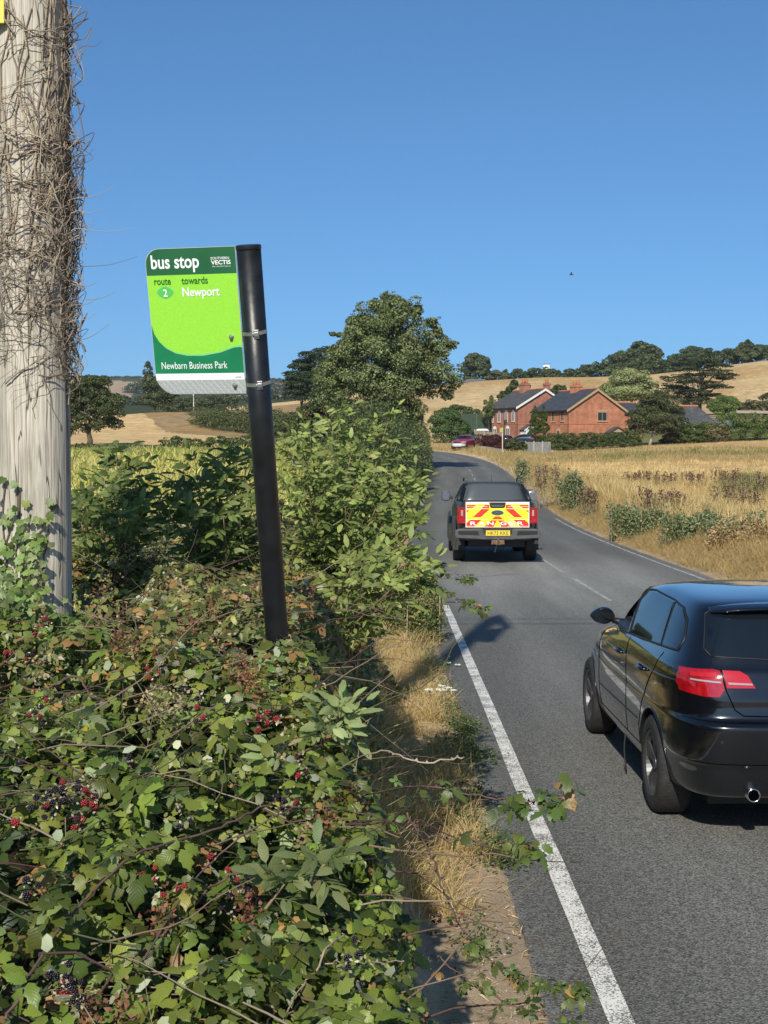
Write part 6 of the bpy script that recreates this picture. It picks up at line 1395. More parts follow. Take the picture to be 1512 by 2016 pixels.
# outbuilding, blue shed
Yb = 204; zb = gh(PX(1385, Yb), Yb); zr = at(1365, 798, Yb).z - zb; ze = at(1400, 836, Yb).z - zb
ob = empty('outbuilding', (PX(1345, Yb), Yb, zb), R(6), 'long single-storey outbuilding with a weathered grey slate roof', 'outbuilding')
A = lambda px: PX(px, Yb) - PX(1345, Yb)
m = MB(); m.box(A(1338), A(1410), -.02, 6, -2, ze); m.build('wall', M['brick_old'], ob)
m = MB(); a, b, c, d = Vector((A(1333), -.5, ze - .1)), Vector((A(1417), -.5, ze - .1)), Vector((A(1387), 3, zr)), Vector((A(1333), 3, zr)); slab(m, a, b, c, d, .12); m.prism([b, Vector((A(1417), 6.5, ze - .1)), c], (0, 0, -.12)); slab(m, Vector((A(1333), 6.5, ze - .1)), Vector((A(1417), 6.5, ze - .1)), c, d, .12); ro = m.build('roof', M['slate_old'], ob)
m = MB(); m.tube([d + Vector((0, 0, .05)), c + Vector((0, 0, .05))], .13, 8); m.build('ridge_tiles', M['terracotta'], ro)
m = MB(); m.box(.2, .3, -.1, -.04, 0, 2.1); m.box(1.1, 1.9, -.1, -.04, .9, 1.9); m.build('window', M['white_paint'], ob)
Yb = 212; zb = gh(PX(1425, Yb), Yb); s = empty('garden_shed', (PX(1400, Yb), Yb, zb), 0, 'pale blue-grey shed with a low curved roof right of the outbuilding', 'shed'); A = lambda px: PX(px, Yb) - PX(1400, Yb)
zt = at(1400, 822, Yb).z - zb
m = MB(); m.box(A(1404), A(1446), .3, 3, -1.5, zt - .45); m.build('wall', pbr('blue_grey_boards', (.20, .26, .33), .7, noise=.2, nscale=3, stretch=(6, 6, 1)), s)
m = MB(); pp = [(A(1397), zt - .35), (A(1405), zt - .05), (A(1432), zt + .12), (A(1447), zt - .1), (A(1449), zt - .38)]; m.prism([Vector((x, 0, z)) for x, z in pp] + [Vector((x, 0, z - .14)) for x, z in reversed(pp)], (0, 3.3, 0)); m.build('roof', pbr('bitumen_felt', (.10, .11, .12), .8), s)
# walls and fences by the gardens
def fence_line(name, label, cat, pts, h, mat, panel=1.8, th=.04, post=True, slats=0, base=0.0, postmat=None, step=None):
    o0 = Vector((pts[0][0], pts[0][1], gh(*pts[0]))); t = empty(name, tuple(o0), 0, label, cat); mb = MB(); P = [Vector((x, y, 0)) for x, y in pts]
    for a, b in zip(P[:-1], P[1:]):
        L_ = (b - a).length; n = max(1, int(round(L_ / panel))); d = (b - a).normalized(); nn = Vector((-d.y, d.x, 0))
        for k in range(n):
            p = a.lerp(b, k / n); q = a.lerp(b, (k + 1) / n); zp = gh(p.x, p.y) + base; zq = gh(q.x, q.y) + base
            p0 = Vector((p.x, p.y, zp - .2)) - o0; q0 = Vector((q.x, q.y, zq - .2)) - o0
            mb.prism([p0, q0, q0 + Vector((0, 0, h + .2)), p0 + Vector((0, 0, h + .2))], nn * th)
            if slats:
                for j in range(slats): f0 = j / slats; r0 = p0.lerp(q0, f0 + .12 / slats); r1_ = p0.lerp(q0, f0 + .62 / slats); mb.prism([r0, r1_, r1_ + Vector((0, 0, h + .2)), r0 + Vector((0, 0, h + .2))], nn * -.035)
            if post: pm = MB(); pm.box(p0.x - .07, p0.x + .07, p0.y - .07 - .03, p0.y + .07 - .03, p0.z, p0.z + h + .32); pm.build('post', postmat or mat, t)
    mb.build('panels', mat, t); return t
fence_line('garden_wall', 'pale concrete panel wall between the leafy hedge and the clipped hedge', 'wall', [(PX(1034, 166), 166), (PX(1084, 170), 170)], 1.45, M['concrete'], 1.8, .06)
fence_line('board_fence', 'grey weathered board fence behind the purple hedge', 'fence', [(PX(934, 178), 178), (PX(990, 182), 182)], 1.9, M['fencewood'], 1.8, .03, slats=9)
fence_line('sheet_fence', 'dark green corrugated sheet fence left of the left cottage', 'fence', [(PX(908, 205), 205), (PX(968, 208), 208)], 3.0, M['green_sheet'], 2.4, .04, slats=10, base=1.2)
fence_line('low_wall', 'low rough stone wall under the purple hedge at the layby', 'wall', [(PX(943, 152.5), 152.5), (PX(962, 150), 150), (PX(988, 145.5), 145.5)], .38, M['concrete'], 1.2, .2, post=False)
fence_line('paddock_fence', 'thin wooden rail fence above the far right hedge', 'fence', [(PX(1449, 235), 235), (PX(1530, 235), 235), (PX(1600, 236), 236)], .28, M['fencewood'], 2.5, .04, base=1.2)
# white canopy, bus stop opposite, lamp post
Yc = 180; z = at(950, 846, Yc).z; g0 = gh(PX(950, Yc), Yc); t = empty('canopy', (PX(950, Yc), Yc, g0), 0, 'white flat-topped canopy behind the grey board fence', 'canopy')
mb = MB(); hx = 13 / ppm(Yc); mb.prism([(-hx, 0, z - g0 - .12), (hx, 0, z - g0 - .12), (hx * .6, 0, z - g0 + .12), (-hx * .7, 0, z - g0 + .12)], (0, 2.4, 0)); mb.build('top', M['white_paint'], t)
for sx in (-1, 1):
    for y in (.15, 2.2): mb = MB(); mb.tube([(sx * hx * .85, y, -.1), (sx * hx * .85, y, z - g0 - .12)], .04, 8); mb.build('leg', M['white_paint'], t)
Yc = 146; x = PX(989, Yc); g0 = gh(x, Y=None) if False else gh(x, Yc); t = empty('bus_stop', (x, Yc, g0), 0, 'distant slim pale bus stop post with a small yellow-green flag by the bend', 'bus stop')
H = at(989, 842, Yc).z - g0; mb = MB(); mb.tube([(0, 0, -.1), (0, 0, H)], .055, 10); mb.build('post', pbr('cream_post', (.55, .52, .38), .5), t)
mb = MB(); mb.prism([(-.30, -.06, H - .50), (.05, -.06, H - .50), (.05, -.06, H - .02), (-.26, -.06, H - .02), (-.30, -.06, H - .1)], (0, -.015, 0)); mb.build('flag', pbr('far_flag', (.30, .36, .10), .5), t)
Yc = 168; x = PX(992, Yc); g0 = gh(x, Yc); H = at(992, 797, Yc).z - g0; t = empty('lamp_post', (x, Yc, g0), 0, 'thin dark post with a small dark box in front of the left cottage', 'post')
mb = MB(); mb.tube([(0, 0, -.1), (0, 0, H)], [.07, .045], 10); mb.build('post', M['cable'], t)
mb = MB(); hb = at(992, 832, Yc).z - g0; mb.prism([(.05, 0, hb - .42), (.34, 0, hb - .1), (.40, 0, hb + .38), (.05, 0, hb + .30)], (0, .2, 0)); mb.build('box', M['cable'], t)
# white water tower on the ridge, barn, mast
Yc = 700; x = PX(1075, Yc); g0 = gh(x, Yc); t = empty('water_tower', (x, Yc, g0), 0, 'white round water tower topped with aerials peeping over the ridge trees', 'water tower'); zt = at(1075, 719, Yc).z - g0; r_ = 7.4 / ppm(Yc)
mb = MB(); mb.tube([(0, 0, -2), (0, 0, zt - 3.2), (0, 0, zt - 3.1), (0, 0, zt)], [r_ * .55, r_ * .55, r_, r_], 20); mb.build('tank', pbr('tower_white', (.9, .9, .88), .5), t)
for a in (-.9, -.5, -.1, .35, .9): mb = MB(); mb.tube([(a * r_, 0, zt), (a * r_, 0, zt + random.uniform(1.0, 1.7))], .14, 6); mb.build('aerial', M['steel_dull'], t)
Yc = 448; x = PX(930, Yc); g0 = gh(x, Yc); t = empty('barn', (x, Yc, g0), 0, 'long low grey-roofed barn on the hilltop right of the tall roadside tree', 'barn'); zt = at(930, 747, Yc).z - g0; hx = 24 / ppm(Yc)
mb = MB(); mb.box(-hx, hx, 0, 6, -2, zt - .9); mb.build('wall', M['fencewood'], t); mb = MB(); mb.prism([(-hx - .3, -.4, zt - 1.0), (-hx - .3, 3, zt + .3), (-hx - .3, 6.4, zt - 1.0)], (hx * 2 + .6, 0, 0)); mb.build('roof', pbr('barn_roof', (.13, .125, .125), .8), t)
Yc = 375; x = PX(382, Yc); g0 = gh(x, Yc); zt = at(382, 776, Yc).z; mb = MB(); mb.tube([(0, 0, -.2), (0, 0, zt - g0)], [.14, .09], 8); mb.box(-.12, .12, -.5, .5, zt - g0 - .5, zt - g0 - .38)
o = mb.build('power_pole', pbr('bleached_pole', (.6, .58, .54), .8)); o.location = (x, Yc, g0); tag(o, 'thin pale pole standing far off in front of the left wood', 'pole')
# ------------------------------------------------------------ vehicles
def superring(y0, y1, hw, nf, nr, n, z, camber=0.0, taper_f=0.0, taper_r=0.0):
    ph = np.linspace(0, 2 * math.pi, n, endpoint=False) + math.pi / n
    ph = ph + .22 * np.sin(4 * ph) * -1 * 0
    c, s = np.cos(ph), np.sin(ph); yc = (y0 + y1) / 2; e = np.where(c >= 0, nf, nr)
    y = yc + (y1 - y0) / 2 * np.sign(c) * np.abs(c) ** (2 / e); t = (y - yc) / ((y1 - y0) / 2)
    x = hw * np.sign(s) * np.abs(s) ** (2 / e) * (1 - taper_f * np.clip(t, 0, 1) ** 3 - taper_r * np.clip(-t, 0, 1) ** 3)
    zz = z - camber * ((y - yc) / 1.6) ** 2
    return np.stack([x, y, zz], 1)
def stack(levels, n=120, sub=5, camber0=None):
    """closed body from plan outlines: (z, rear y, front y, half width, front squareness, rear squareness, camber, taper front, taper rear)"""
    L_ = np.array(levels, dtype=float); S = []
    for i in range(len(L_) - 1):
        for k in range(sub):
            t = k / sub; p0 = L_[max(i - 1, 0)]; p1 = L_[i]; p2 = L_[i + 1]; p3 = L_[min(i + 2, len(L_) - 1)]; d = p2 - p1
            m1 = np.where((p1 - p0) * d > 0, np.sign(d) * np.minimum(np.abs((p2 - p0) / 2), 2 * np.minimum(np.abs(d), np.abs(p1 - p0))), 0) if i else d
            m2 = np.where((p3 - p2) * d > 0, np.sign(d) * np.minimum(np.abs((p3 - p1) / 2), 2 * np.minimum(np.abs(d), np.abs(p3 - p2))), 0) if i < len(L_) - 2 else d
            S.append((2 * t ** 3 - 3 * t ** 2 + 1) * p1 + (t ** 3 - 2 * t * t + t) * m1 + (-2 * t ** 3 + 3 * t * t) * p2 + (t ** 3 - t * t) * m2)
    S.append(L_[-1]); V = np.concatenate([superring(l[1], l[2], l[3], l[4], l[5], n, l[0], l[6], l[7], l[8]) for l in S]); m = len(S)
    a = (np.arange(m - 1)[:, None] * n + np.arange(n)[None]).ravel(); b = (np.arange(m - 1)[:, None] * n + (np.arange(n)[None] + 1) % n).ravel()
    return V, [np.stack([a, b, b + n, a + n], 1), np.arange(n)[None, ::-1], (np.arange(n) + (m - 1) * n)[None]]
def tomesh(name, V, Fl, mats, midx=None):
    me = bpy.data.meshes.new(name); me.from_pydata([tuple(map(float, v)) for v in V], [], [tuple(int(i) for i in f) for g in Fl for f in g])
    for m in mats: me.materials.append(m)
    bm = bmesh.new(); bm.from_mesh(me); bmesh.ops.recalc_face_normals(bm, faces=bm.faces); bm.to_mesh(me); bm.free(); return me
def boolean(me, cutters, mats):
    o = bpy.data.objects.new('tmp', me); COL.objects.link(o); cs = []
    for mb, mat in cutters:
        c = mb.build('cut', mat); cs.append(c); md = o.modifiers.new('b', 'BOOLEAN'); md.operation = 'DIFFERENCE'; md.solver = 'EXACT'; md.object = c; md.material_mode = 'TRANSFER'
    dg = bpy.context.evaluated_depsgraph_get(); r = bpy.data.meshes.new_from_object(o.evaluated_get(dg)); bpy.data.objects.remove(o)
    for c in cs: bpy.data.objects.remove(c)
    return r
def shade(me, ang=35):
    bm = bmesh.new(); bm.from_mesh(me)
    for f in bm.faces: f.smooth = True
    for e in bm.edges:
        if len(e.link_faces) == 2 and e.calc_face_angle(0) > R(ang): e.smooth = False
    bm.to_mesh(me); bm.free()
class Skin:
    """projects drawn outlines on to a body"""
    def __init__(s, me): 
        bm = bmesh.new(); bm.from_mesh(me); s.t = BVHTree.FromBMesh(bm); bm.free()
    def hit(s, a, b, axis, sign, off):
        if axis == 'x': o, d = Vector((sign * 5, a, b)), Vector((-sign, 0, 0))
        elif axis == 'y': o, d = Vector((a, sign * 9, b)), Vector((0, -sign, 0))
        else: o, d = Vector((a, b, 5)), Vector((0, 0, -1))
        p, n, i, ds = s.t.ray_cast(o, d)
        if p is None: return None
        if n.dot(d) > 0: n = -n
        return p + n * off
    def patch(s, name, poly, axis, sign, mat, parent, off=.004, grid=.05):
        P = [Vector(p) for p in poly]; dense = []
        for i in range(len(P)):
            a, b = P[i], P[(i + 1) % len(P)]; k = max(1, int((b - a).length / grid)); dense += [a.lerp(b, j / k) for j in range(k)]
        n0 = len(dense); xs = [p.x for p in P]; ys = [p.y for p in P]
        for gx in np.arange(min(xs) + grid / 2, max(xs), grid):
            for gy in np.arange(min(ys) + grid / 2, max(ys), grid):
                q = Vector((gx, gy)); ins = False; j = n0 - 1; near = False
                for i in range(n0):
                    a, b = dense[i], dense[j]
                    if (a.y > q.y) != (b.y > q.y) and q.x < (b.x - a.x) * (q.y - a.y) / (b.y - a.y) + a.x: ins = not ins
                    if (a - q).length < grid * .45: near = True
                    j = i
                if ins and not near: dense.append(q)
        r = geometry.delaunay_2d_cdt(dense, [(i, (i + 1) % n0) for i in range(n0)], [], 1, 1e-6)
        V = [s.hit(p.x, p.y, axis, sign, off) for p in r[0]]; Fc = [f for f in r[2] if all(V[i] is not None for i in f)]
        good = [v if v is not None else Vector((0, 0, 0)) for v in V]; used = sorted({i for f in Fc for i in f}); mp = {u: k for k, u in enumerate(used)}
        me = bpy.data.meshes.new(name); me.from_pydata([tuple(good[i]) for i in used], [], [tuple(mp[i] for i in f) for f in Fc]); me.materials.append(mat)
        bm = bmesh.new(); bm.from_mesh(me); bmesh.ops.recalc_face_normals(bm, faces=bm.faces); d = Vector((sign, 0, 0)) if axis == 'x' else (Vector((0, sign, 0)) if axis == 'y' else Vector((0, 0, 1)))
        if bm.faces and sum((f.normal.dot(d) for f in bm.faces)) < 0: bmesh.ops.reverse_faces(bm, faces=bm.faces)
        for f in bm.faces: f.smooth = True
        bm.to_mesh(me); bm.free(); o = bpy.data.objects.new(name, me); COL.objects.link(o); o.parent = parent; return o
    def line(s, name, pts, axis, sign, mat, parent, r=.003, off=0.0, grid=.03):
        P = [Vector(p) for p in pts]; out = []
        for a, b in zip(P[:-1], P[1:]):
            k = max(1, int((b - a).length / grid)); out += [a.lerp(b, j / k) for j in range(k)]
        out.append(P[-1]); H = [s.hit(p.x, p.y, axis, sign, off) for p in out]; H = [h for h in H if h is not None]
        if len(H) < 2: return None
        mb = MB(); mb.tube(H, r, 6); return mb.build(name, mat, parent, smooth=True)
def lathe_x(mb, prof, n=40, cx=0, cy=0, cz=0):
    """ring profile (x, r) revolved round the axle"""
    V = []; Fc = []; m = len(prof)
    for k in range(n):
        a = 2 * math.pi * k / n
        for x, r in prof: V.append((cx + x, cy + r * math.cos(a), cz + r * math.sin(a)))
    for k in range(n):
        for j in range(m - 1): Fc.append((k * m + j, k * m + j + 1, ((k + 1) % n) * m + j + 1, ((k + 1) % n) * m + j))
    mb.add(V, Fc); return mb
M['car_black'] = pbr('black_car_paint', (.0035, .004, .006), .20, spec=.5, coat=1.0, noise=.0)
M['silver'] = pbr('silver_paint', (.5, .5, .5), .35, metal=.8)
M['car_glass'] = pbr('tinted_car_glass', (.006, .009, .012), .03, spec=.9)
M['rubber'] = pbr('tyre_rubber', (.028, .027, .026), .75, noise=.4, nscale=25, bump=.5, bscale=90)
M['alloy'] = pbr('alloy', (.085, .085, .09), .42, metal=.5)
M['plastic'] = pbr('black_plastic', (.012, .012, .013), .5)
M['gap'] = pbr('panel_gap', (.001, .001, .001), .9, spec=.0)
M['lamp_red'] = pbr('red_lamp', (.34, .005, .010), .10, spec=.6, coat=1.0, noise=.35, nscale=26)
M['lamp_red2'] = pbr('bright_red_lamp', (.42, .009, .014), .12, spec=.6, coat=1.0)
M['lamp_clear'] = pbr('clear_lamp', (.36, .28, .28), .15, coat=1.0)
M['chrome'] = pbr('chrome', (.65, .65, .65), .18, metal=1.0)
M['seat'] = pbr('seat_fabric', (.05, .05, .055), .9)
M['plate_y'] = pbr('yellow_number_plate', (.78, .55, .05), .4)
M['plate_k'] = pbr('plate_black', (.01, .01, .01), .5)
M['mud'] = pbr('dusty_black_plastic', (.035, .033, .030), .8, noise=.4, nscale=8)
def wheel(parent, x, y, r, w, side, spokes=5, rimr=.66, tread=True, alloy=None):
    t = MB(); s = side; h = w / 2
    prof = [(-h, r * .70), (-h - .004, r * .80), (-h, r * .92), (-h + .02, r * .985), (-h * .6, r), (h * .6, r), (h - .02, r * .985), (h, r * .92), (h + .004, r * .80), (h, r * .70), (h - .03, r * .66), (-h + .03, r * .66), (-h, r * .70)]
    lathe_x(t, prof, 56)
    for gx in (-.28, -.1, .1, .28): pass
    ty = t.build('wheel', M['rubber'], parent, smooth=True); ty.location = (x, y, r)
    rm = MB(); R0 = r * rimr; lathe_x(rm, [(s * (h - .012), R0 + .012), (s * (h - .004), R0 + .004), (s * (h - .012), R0 - .012), (s * (h - .05), R0 - .02), (s * (-h + .05), R0 - .03)], 48)
    for k in range(spokes):
        a = 2 * math.pi * (k + .25) / spokes
        for da in ((-.11, .11) if spokes == 5 else (0,)):
            c0, s0 = math.cos(a + da * .6), math.sin(a + da * .6); c1, s1 = math.cos(a + da * 1.25), math.sin(a + da * 1.25); tx, ty_ = -math.sin(a), math.cos(a); wd0, wd1 = .018, .022
            p = [Vector((s * (h - .035), c0 * .03 - tx * wd0, s0 * .03 - ty_ * wd0)), Vector((s * (h - .035), c0 * .03 + tx * wd0, s0 * .03 + ty_ * wd0)), Vector((s * (h - .016), c1 * R0 + tx * wd1, s1 * R0 + ty_ * wd1)), Vector((s * (h - .016), c1 * R0 - tx * wd1, s1 * R0 - ty_ * wd1))]
            rm.prism(p, Vector((-s * .03, 0, 0)))
    lathe_x(rm, [(s * (h - .03), .0), (s * (h - .026), .045), (s * (h - .05), .05)], 20)
    o = rm.build('rim', alloy or M['alloy'], ty); 
    dk = MB(); lathe_x(dk, [(s * (h - .09), .0), (s * (h - .088), R0 - .025)], 32); dk.build('brake_disc', M['mud'], ty)
    return ty

# ---- the black hatchback close by on the right
def hatchback():
    X0, Y0 = 2.60, 8.80
    t = empty('hatchback_car', (X0, Y0, 0), R(.4), 'glossy black five-door hatchback cut off by the right edge, red tail light showing', 'car')
    lev = [ # z, rear, front, hw, nf, nr, camber, taper_f, taper_r
        (0.25, -0.66, 3.2, 0.78, 5, 8.5, 0, 0.1, 0.045), (0.28, -0.76, 3.36, 0.84, 5, 8.5, 0, 0.12, 0.045), (0.38, -0.8, 3.43, 0.865, 5, 8.5, 0, 0.13, 0.045), (0.46, -0.815, 3.45, 0.876, 5, 8.5, 0, 0.13, 0.045), (0.485, -0.835, 3.45, 0.879, 5, 8.5, 0, 0.13, 0.045), (0.6, -0.855, 3.45, 0.882, 4.6, 8.5, 0, 0.13, 0.045), (0.695, -0.86, 3.44, 0.882, 4.4, 8.5, 0, 0.13, 0.045),
        (0.725, -0.835, 3.42, 0.88, 4.2, 8.5, 0, 0.13, 0.045), (0.745, -0.79, 3.4, 0.882, 4, 8.5, 0, 0.14, 0.045), (0.8, -0.775, 3.3, 0.884, 3.8, 8.5, 0, 0.15, 0.045), (0.86, -0.77, 3.12, 0.884, 3.6, 8.5, 0, 0.14, 0.045), (0.92, -0.755, 2.8, 0.88, 3.4, 8.5, 0, 0.1, 0.045), (0.965, -0.745, 2.45, 0.872, 3.4, 8.5, 0, 0.06, 0.045), (1.01, -0.73, 2.12, 0.858, 3.6, 8, 0, 0.03, 0.045),
        (1.05, -0.7, 2.1, 0.838, 3.8, 8, 0, 0.03, 0.045), (1.12, -0.655, 2, 0.806, 4, 8, 0, 0.03, 0.045), (1.2, -0.6, 1.86, 0.768, 4, 8, 0, 0.03, 0.045), (1.28, -0.545, 1.69, 0.728, 4, 8, 0.004, 0.03, 0.045), (1.345, -0.495, 1.5, 0.692, 3.8, 8, 0.008, 0.03, 0.045), (1.385, -0.45, 1.32, 0.652, 3.6, 8, 0.012, 0.04, 0.045), (1.41, -0.36, 1.14, 0.59, 3.2, 6, 0.016, 0.05, 0.05), (1.425, -0.18, 0.92, 0.47, 3, 3.4, 0.018, 0.05, 0.05), (1.432, 0.05, 0.5, 0.25, 2.4, 2.6, 0.02, 0, 0), (1.434, 0.2, 0.36, 0.05, 2, 2, 0.01, 0, 0)]
    V, Fl = stack(lev, 180, 5)
    raw = tomesh('raw', V, Fl, [M['car_black']]); skin = Skin(raw)
    cuts = []
    for yy in (0, 2.578):
        for s in (-1, 1):
            mb = MB(); rr = .352; pts = []; n = 40
            for k in range(n): a = 2 * math.pi * k / n; pts.append(Vector((s * .62, yy + rr * math.cos(a), .316 + rr * math.sin(a))))
            mb.prism(pts, Vector((s * .5, 0, 0))); cuts.append((mb, M['plastic']))
    fw = [(.99, 1.055), (1.17, 1.325), (1.42, 1.318), (1.66, 1.22), (1.90, 1.07), (1.86, 1.04)]
    mb = MB(); mb.prism([Vector((-1.1, a, b)) for a, b in fw], Vector((.75, 0, 0))); cuts.append((mb, M['plastic']))
    me = boolean(raw, cuts, None); shade(me, 28); me.name = 'body'
    if not any(m == M['car_black'] for m in me.materials): me.materials.append(M['car_black'])
    body = bpy.data.objects.new('body', me); COL.objects.link(body); body.parent = t
    # glass
    skin.patch('side_window', [(.10, 1.075), (.92, 1.045), (1.12, 1.325), (.95, 1.345), (.42, 1.345)] if False else [(-.02, 1.09), (.88, 1.045), (1.09, 1.325), (.80, 1.35), (.16, 1.345)], 'x', -1, M['car_glass'], t, .003)
    skin.patch('quarter_window', [(-.07, 1.092), (.09, 1.345), (-.12, 1.325), (-.27, 1.27), (-.37, 1.17), (-.36, 1.11), (-.28, 1.10)], 'x', -1, M['car_glass'], t, .003)
    for s in (1,):
        skin.patch('side_window', [(-.02, 1.09), (.88, 1.045), (1.09, 1.325), (.80, 1.35), (.16, 1.345)], 'x', s, M['car_glass'], t, .003)
        skin.patch('side_window', [(.96, 1.045), (1.78, 1.04), (1.38, 1.29), (1.18, 1.325)], 'x', s, M['car_glass'], t, .003)
        skin.patch('quarter_window', [(-.07, 1.092), (.09, 1.345), (-.12, 1.325), (-.27, 1.27), (-.37, 1.17), (-.36, 1.11), (-.28, 1.10)], 'x', s, M['car_glass'], t, .003)
    rw = [(-.64, 1.10), (-.67, 1.14), (-.625, 1.33), (-.60, 1.35), (0, 1.362), (.60, 1.35), (.625, 1.33), (.67, 1.14), (.64, 1.10), (.3, 1.085), (0, 1.08), (-.3, 1.085)]
    g = skin.patch('rear_window', rw, 'y', -1, M['car_glass'], t, .003)
    skin.line('seal', rw + [rw[0]], 'y', -1, M['plastic'], g, .0045, .002)
    skin.patch('windscreen', [(-.70, 1.04), (-.58, 1.345), (0, 1.38), (.58, 1.345), (.70, 1.04), (0, 1.0)], 'y', 1, M['car_glass'], t, .003)
    # window frames and pillars
    fr = [(-.02, 1.085), (-.38, 1.10), (-.385, 1.17), (-.28, 1.28), (-.12, 1.337), (.16, 1.357), (.80, 1.362), (1.12, 1.338), (1.44, 1.335), (1.70, 1.235), (1.97, 1.05), (1.9, 1.03), (1.0, 1.038), (-.02, 1.085)]
    skin.line('window_trim', fr, 'x', -1, M['plastic'], t, .008, .001)
    skin.line('door_pillar', [(.90, 1.05), (1.145, 1.33)], 'x', -1, M['plastic'], t, .020, -.008); skin.line('door_pillar', [(-.045, 1.09), (.125, 1.345)], 'x', -1, M['plastic'], t, .013, -.006)
    # tail lights: outer piece wraps the corner, inner piece sits on the tailgate
    for s in (-1, 1):
        o = skin.patch('tail_light', [(s * .80, 1.020), (s * .64, 1.028), (s * .605, 1.02), (s * .585, .915), (s * .615, .872), (s * .70, .872), (s * .81, .888), (s * .815, .95)], 'y', -1, M['lamp_red'], t, .007, .03)
        o2 = skin.patch('tail_light', [(-.672, 1.019), (-.54, 1.012), (-.51, .985), (-.515, .93), (-.55, .905), (-.690, .890)], 'x', s, M['lamp_red'], t, .006, .03) 
        o2.parent = o
        skin.patch('lamp_strip', [(s * .76, .970), (s * .605, .962), (s * .603, .952), (s * .76, .961)], 'y', -1, M['lamp_clear'], o, .011, .02); skin.patch('lamp_cell', [(s * .755, 1.006), (s * .63, 1.01), (s * .62, .985), (s * .76, .982)], 'y', -1, M['lamp_red2'], o, .010, .03)
        o = skin.patch('tail_light', [(s * .592, 1.024), (s * .49, 1.020), (s * .445, .995), (s * .405, .925), (s * .572, .925)], 'y', -1, M['lamp_red2'], t, .007, .03); skin.patch('lamp_strip', [(s * .565, .958), (s * .425, .952), (s * .420, .942), (s * .562, .946)], 'y', -1, M['lamp_clear'], o, .011, .02)
    # tailgate and bumper seams
    skin.line('tailgate_seam', [(-.598, 1.03), (-.58, .92), (-.53, .80), (-.48, .765), (0, .755), (.48, .765), (.53, .80), (.58, .92), (.598, 1.03)], 'y', -1, M['gap'], t, .004, -.001)
    skin.line('bumper_crease', [(-.80, .735), (-.4, .728), (0, .725), (.4, .728), (.80, .735)], 'y', -1, M['gap'], t, .0025, .0)
    skin.line('bumper_crease', [(-.78, .487), (0, .482), (.78, .487)], 'y', -1, M['gap'], t, .003, -.001)
    for x in (-.62, -.25, .25, .62):
        p = skin.hit(x, .62, 'y', -1, .001); mb = MB(); mb.tube([p + Vector((0, .01, 0)), p - Vector((0, .002, 0))], .011, 14); mb.build('parking_sensor', M['plastic'], t, smooth=False)
    for s in (-1, 1):
        skin.line('door_seam', [(.83, 1.03), (.82, .9), (.83, .45), (.86, .36)], 'x', s, M['gap'], t, .004, -.001); skin.line('door_seam', [(2.0, 1.0), (2.02, .85), (2.0, .45), (1.98, .36)], 'x', s, M['gap'], t, .004, -.001)
        skin.line('door_seam', [(-.16, 1.06), (-.08, .95), (.12, .80), (.28, .66), (.37, .5), (.40, .36)], 'x', s, M['gap'], t, .004, -.001); skin.line('sill_seam', [(.38, .36), (2.0, .355)], 'x', s, M['gap'], t, .004, -.001)
        skin.line('shoulder_crease', [(-.68, .945), (-.2, .925), (1.0, .90), (2.4, .865)], 'x', s, M['car_black'], t, .006, -.003); skin.line('rub_strip', [(.42, .53), (1.98, .515)], 'x', s, M['plastic'], t, .008, -.003)
        for y0 in (.16, .98): 
            a, b = skin.hit(y0, .90, 'x', s, .022), skin.hit(y0 + .20, .895, 'x', s, .022); c0, c1 = skin.hit(y0 - .02, .90, 'x', s, .0), skin.hit(y0 + .22, .895, 'x', s, .0)
            mb = MB(); mb.tube([c0, a, a.lerp(b, .5), b, c1], [.010, .013, .014, .013, .010], 10); mb.build('door_handle', M['car_black'], t, smooth=True)
        for yy in (0, 2.578):
            pts = []
            for k in range(25):
                a = math.pi * (-.06 + 1.12 * k / 24); q = skin.hit(yy + .36 * math.cos(a), .316 + .36 * math.sin(a), 'x', s, .0)
                if q: pts.append(q)
            mb = MB(); mb.tube(pts, .006, 8); mb.build('arch_lip', M['car_black'], t, smooth=True)
            wheel(t, s * .765, yy, .316, .215, s)
    # mirrors
    for s in (-1, 1):
        q = skin.hit(1.72, 1.03, 'x', s, 0); mb = MB(); ms = bmesh.new(); bmesh.ops.create_icosphere(ms, subdivisions=4, radius=1)
        c = q + Vector((s * .135, .03, .045))
        for v in ms.verts:
            e = v.co; y = e.y; v.co = Vector((c.x + e.x * .098 * (1 - .12 * abs(e.z)), c.y + (max(y, -.45)) * .085, c.z + e.z * .066 * (1 - .15 * e.x * s)))
        m2 = bpy.data.meshes.new('mirror'); ms.to_mesh(m2); ms.free(); m2.materials.append(M['car_black']); m2.polygons.foreach_set('use_smooth', [True] * len(m2.polygons)); o = bpy.data.objects.new('mirror', m2); COL.objects.link(o); o.parent = t
        mb.tube([q - Vector((s * .03, 0, .01)), q + Vector((s * .06, .02, .012))], [.03, .022], 10); mb.build('mirror_arm', M['plastic'], o, smooth=True)
        mb = MB(); pts = [Vector((c.x + .083 * math.copysign(abs(math.cos(a)) ** .7, math.cos(a)), c.y - .0395, c.z + .052 * math.copysign(abs(math.sin(a)) ** .7, math.sin(a)))) for a in np.linspace(0, 2 * math.pi, 28, endpoint=False)]; mb.prism(pts, Vector((0, -.004, 0))); mb.build('mirror_glass', pbr('mirror_glass', (.05, .055, .06), .12, metal=.9), o)
    # roof spoiler, exhaust, underside, plate, inside of the open window
    sp_ = MB(); rows = []
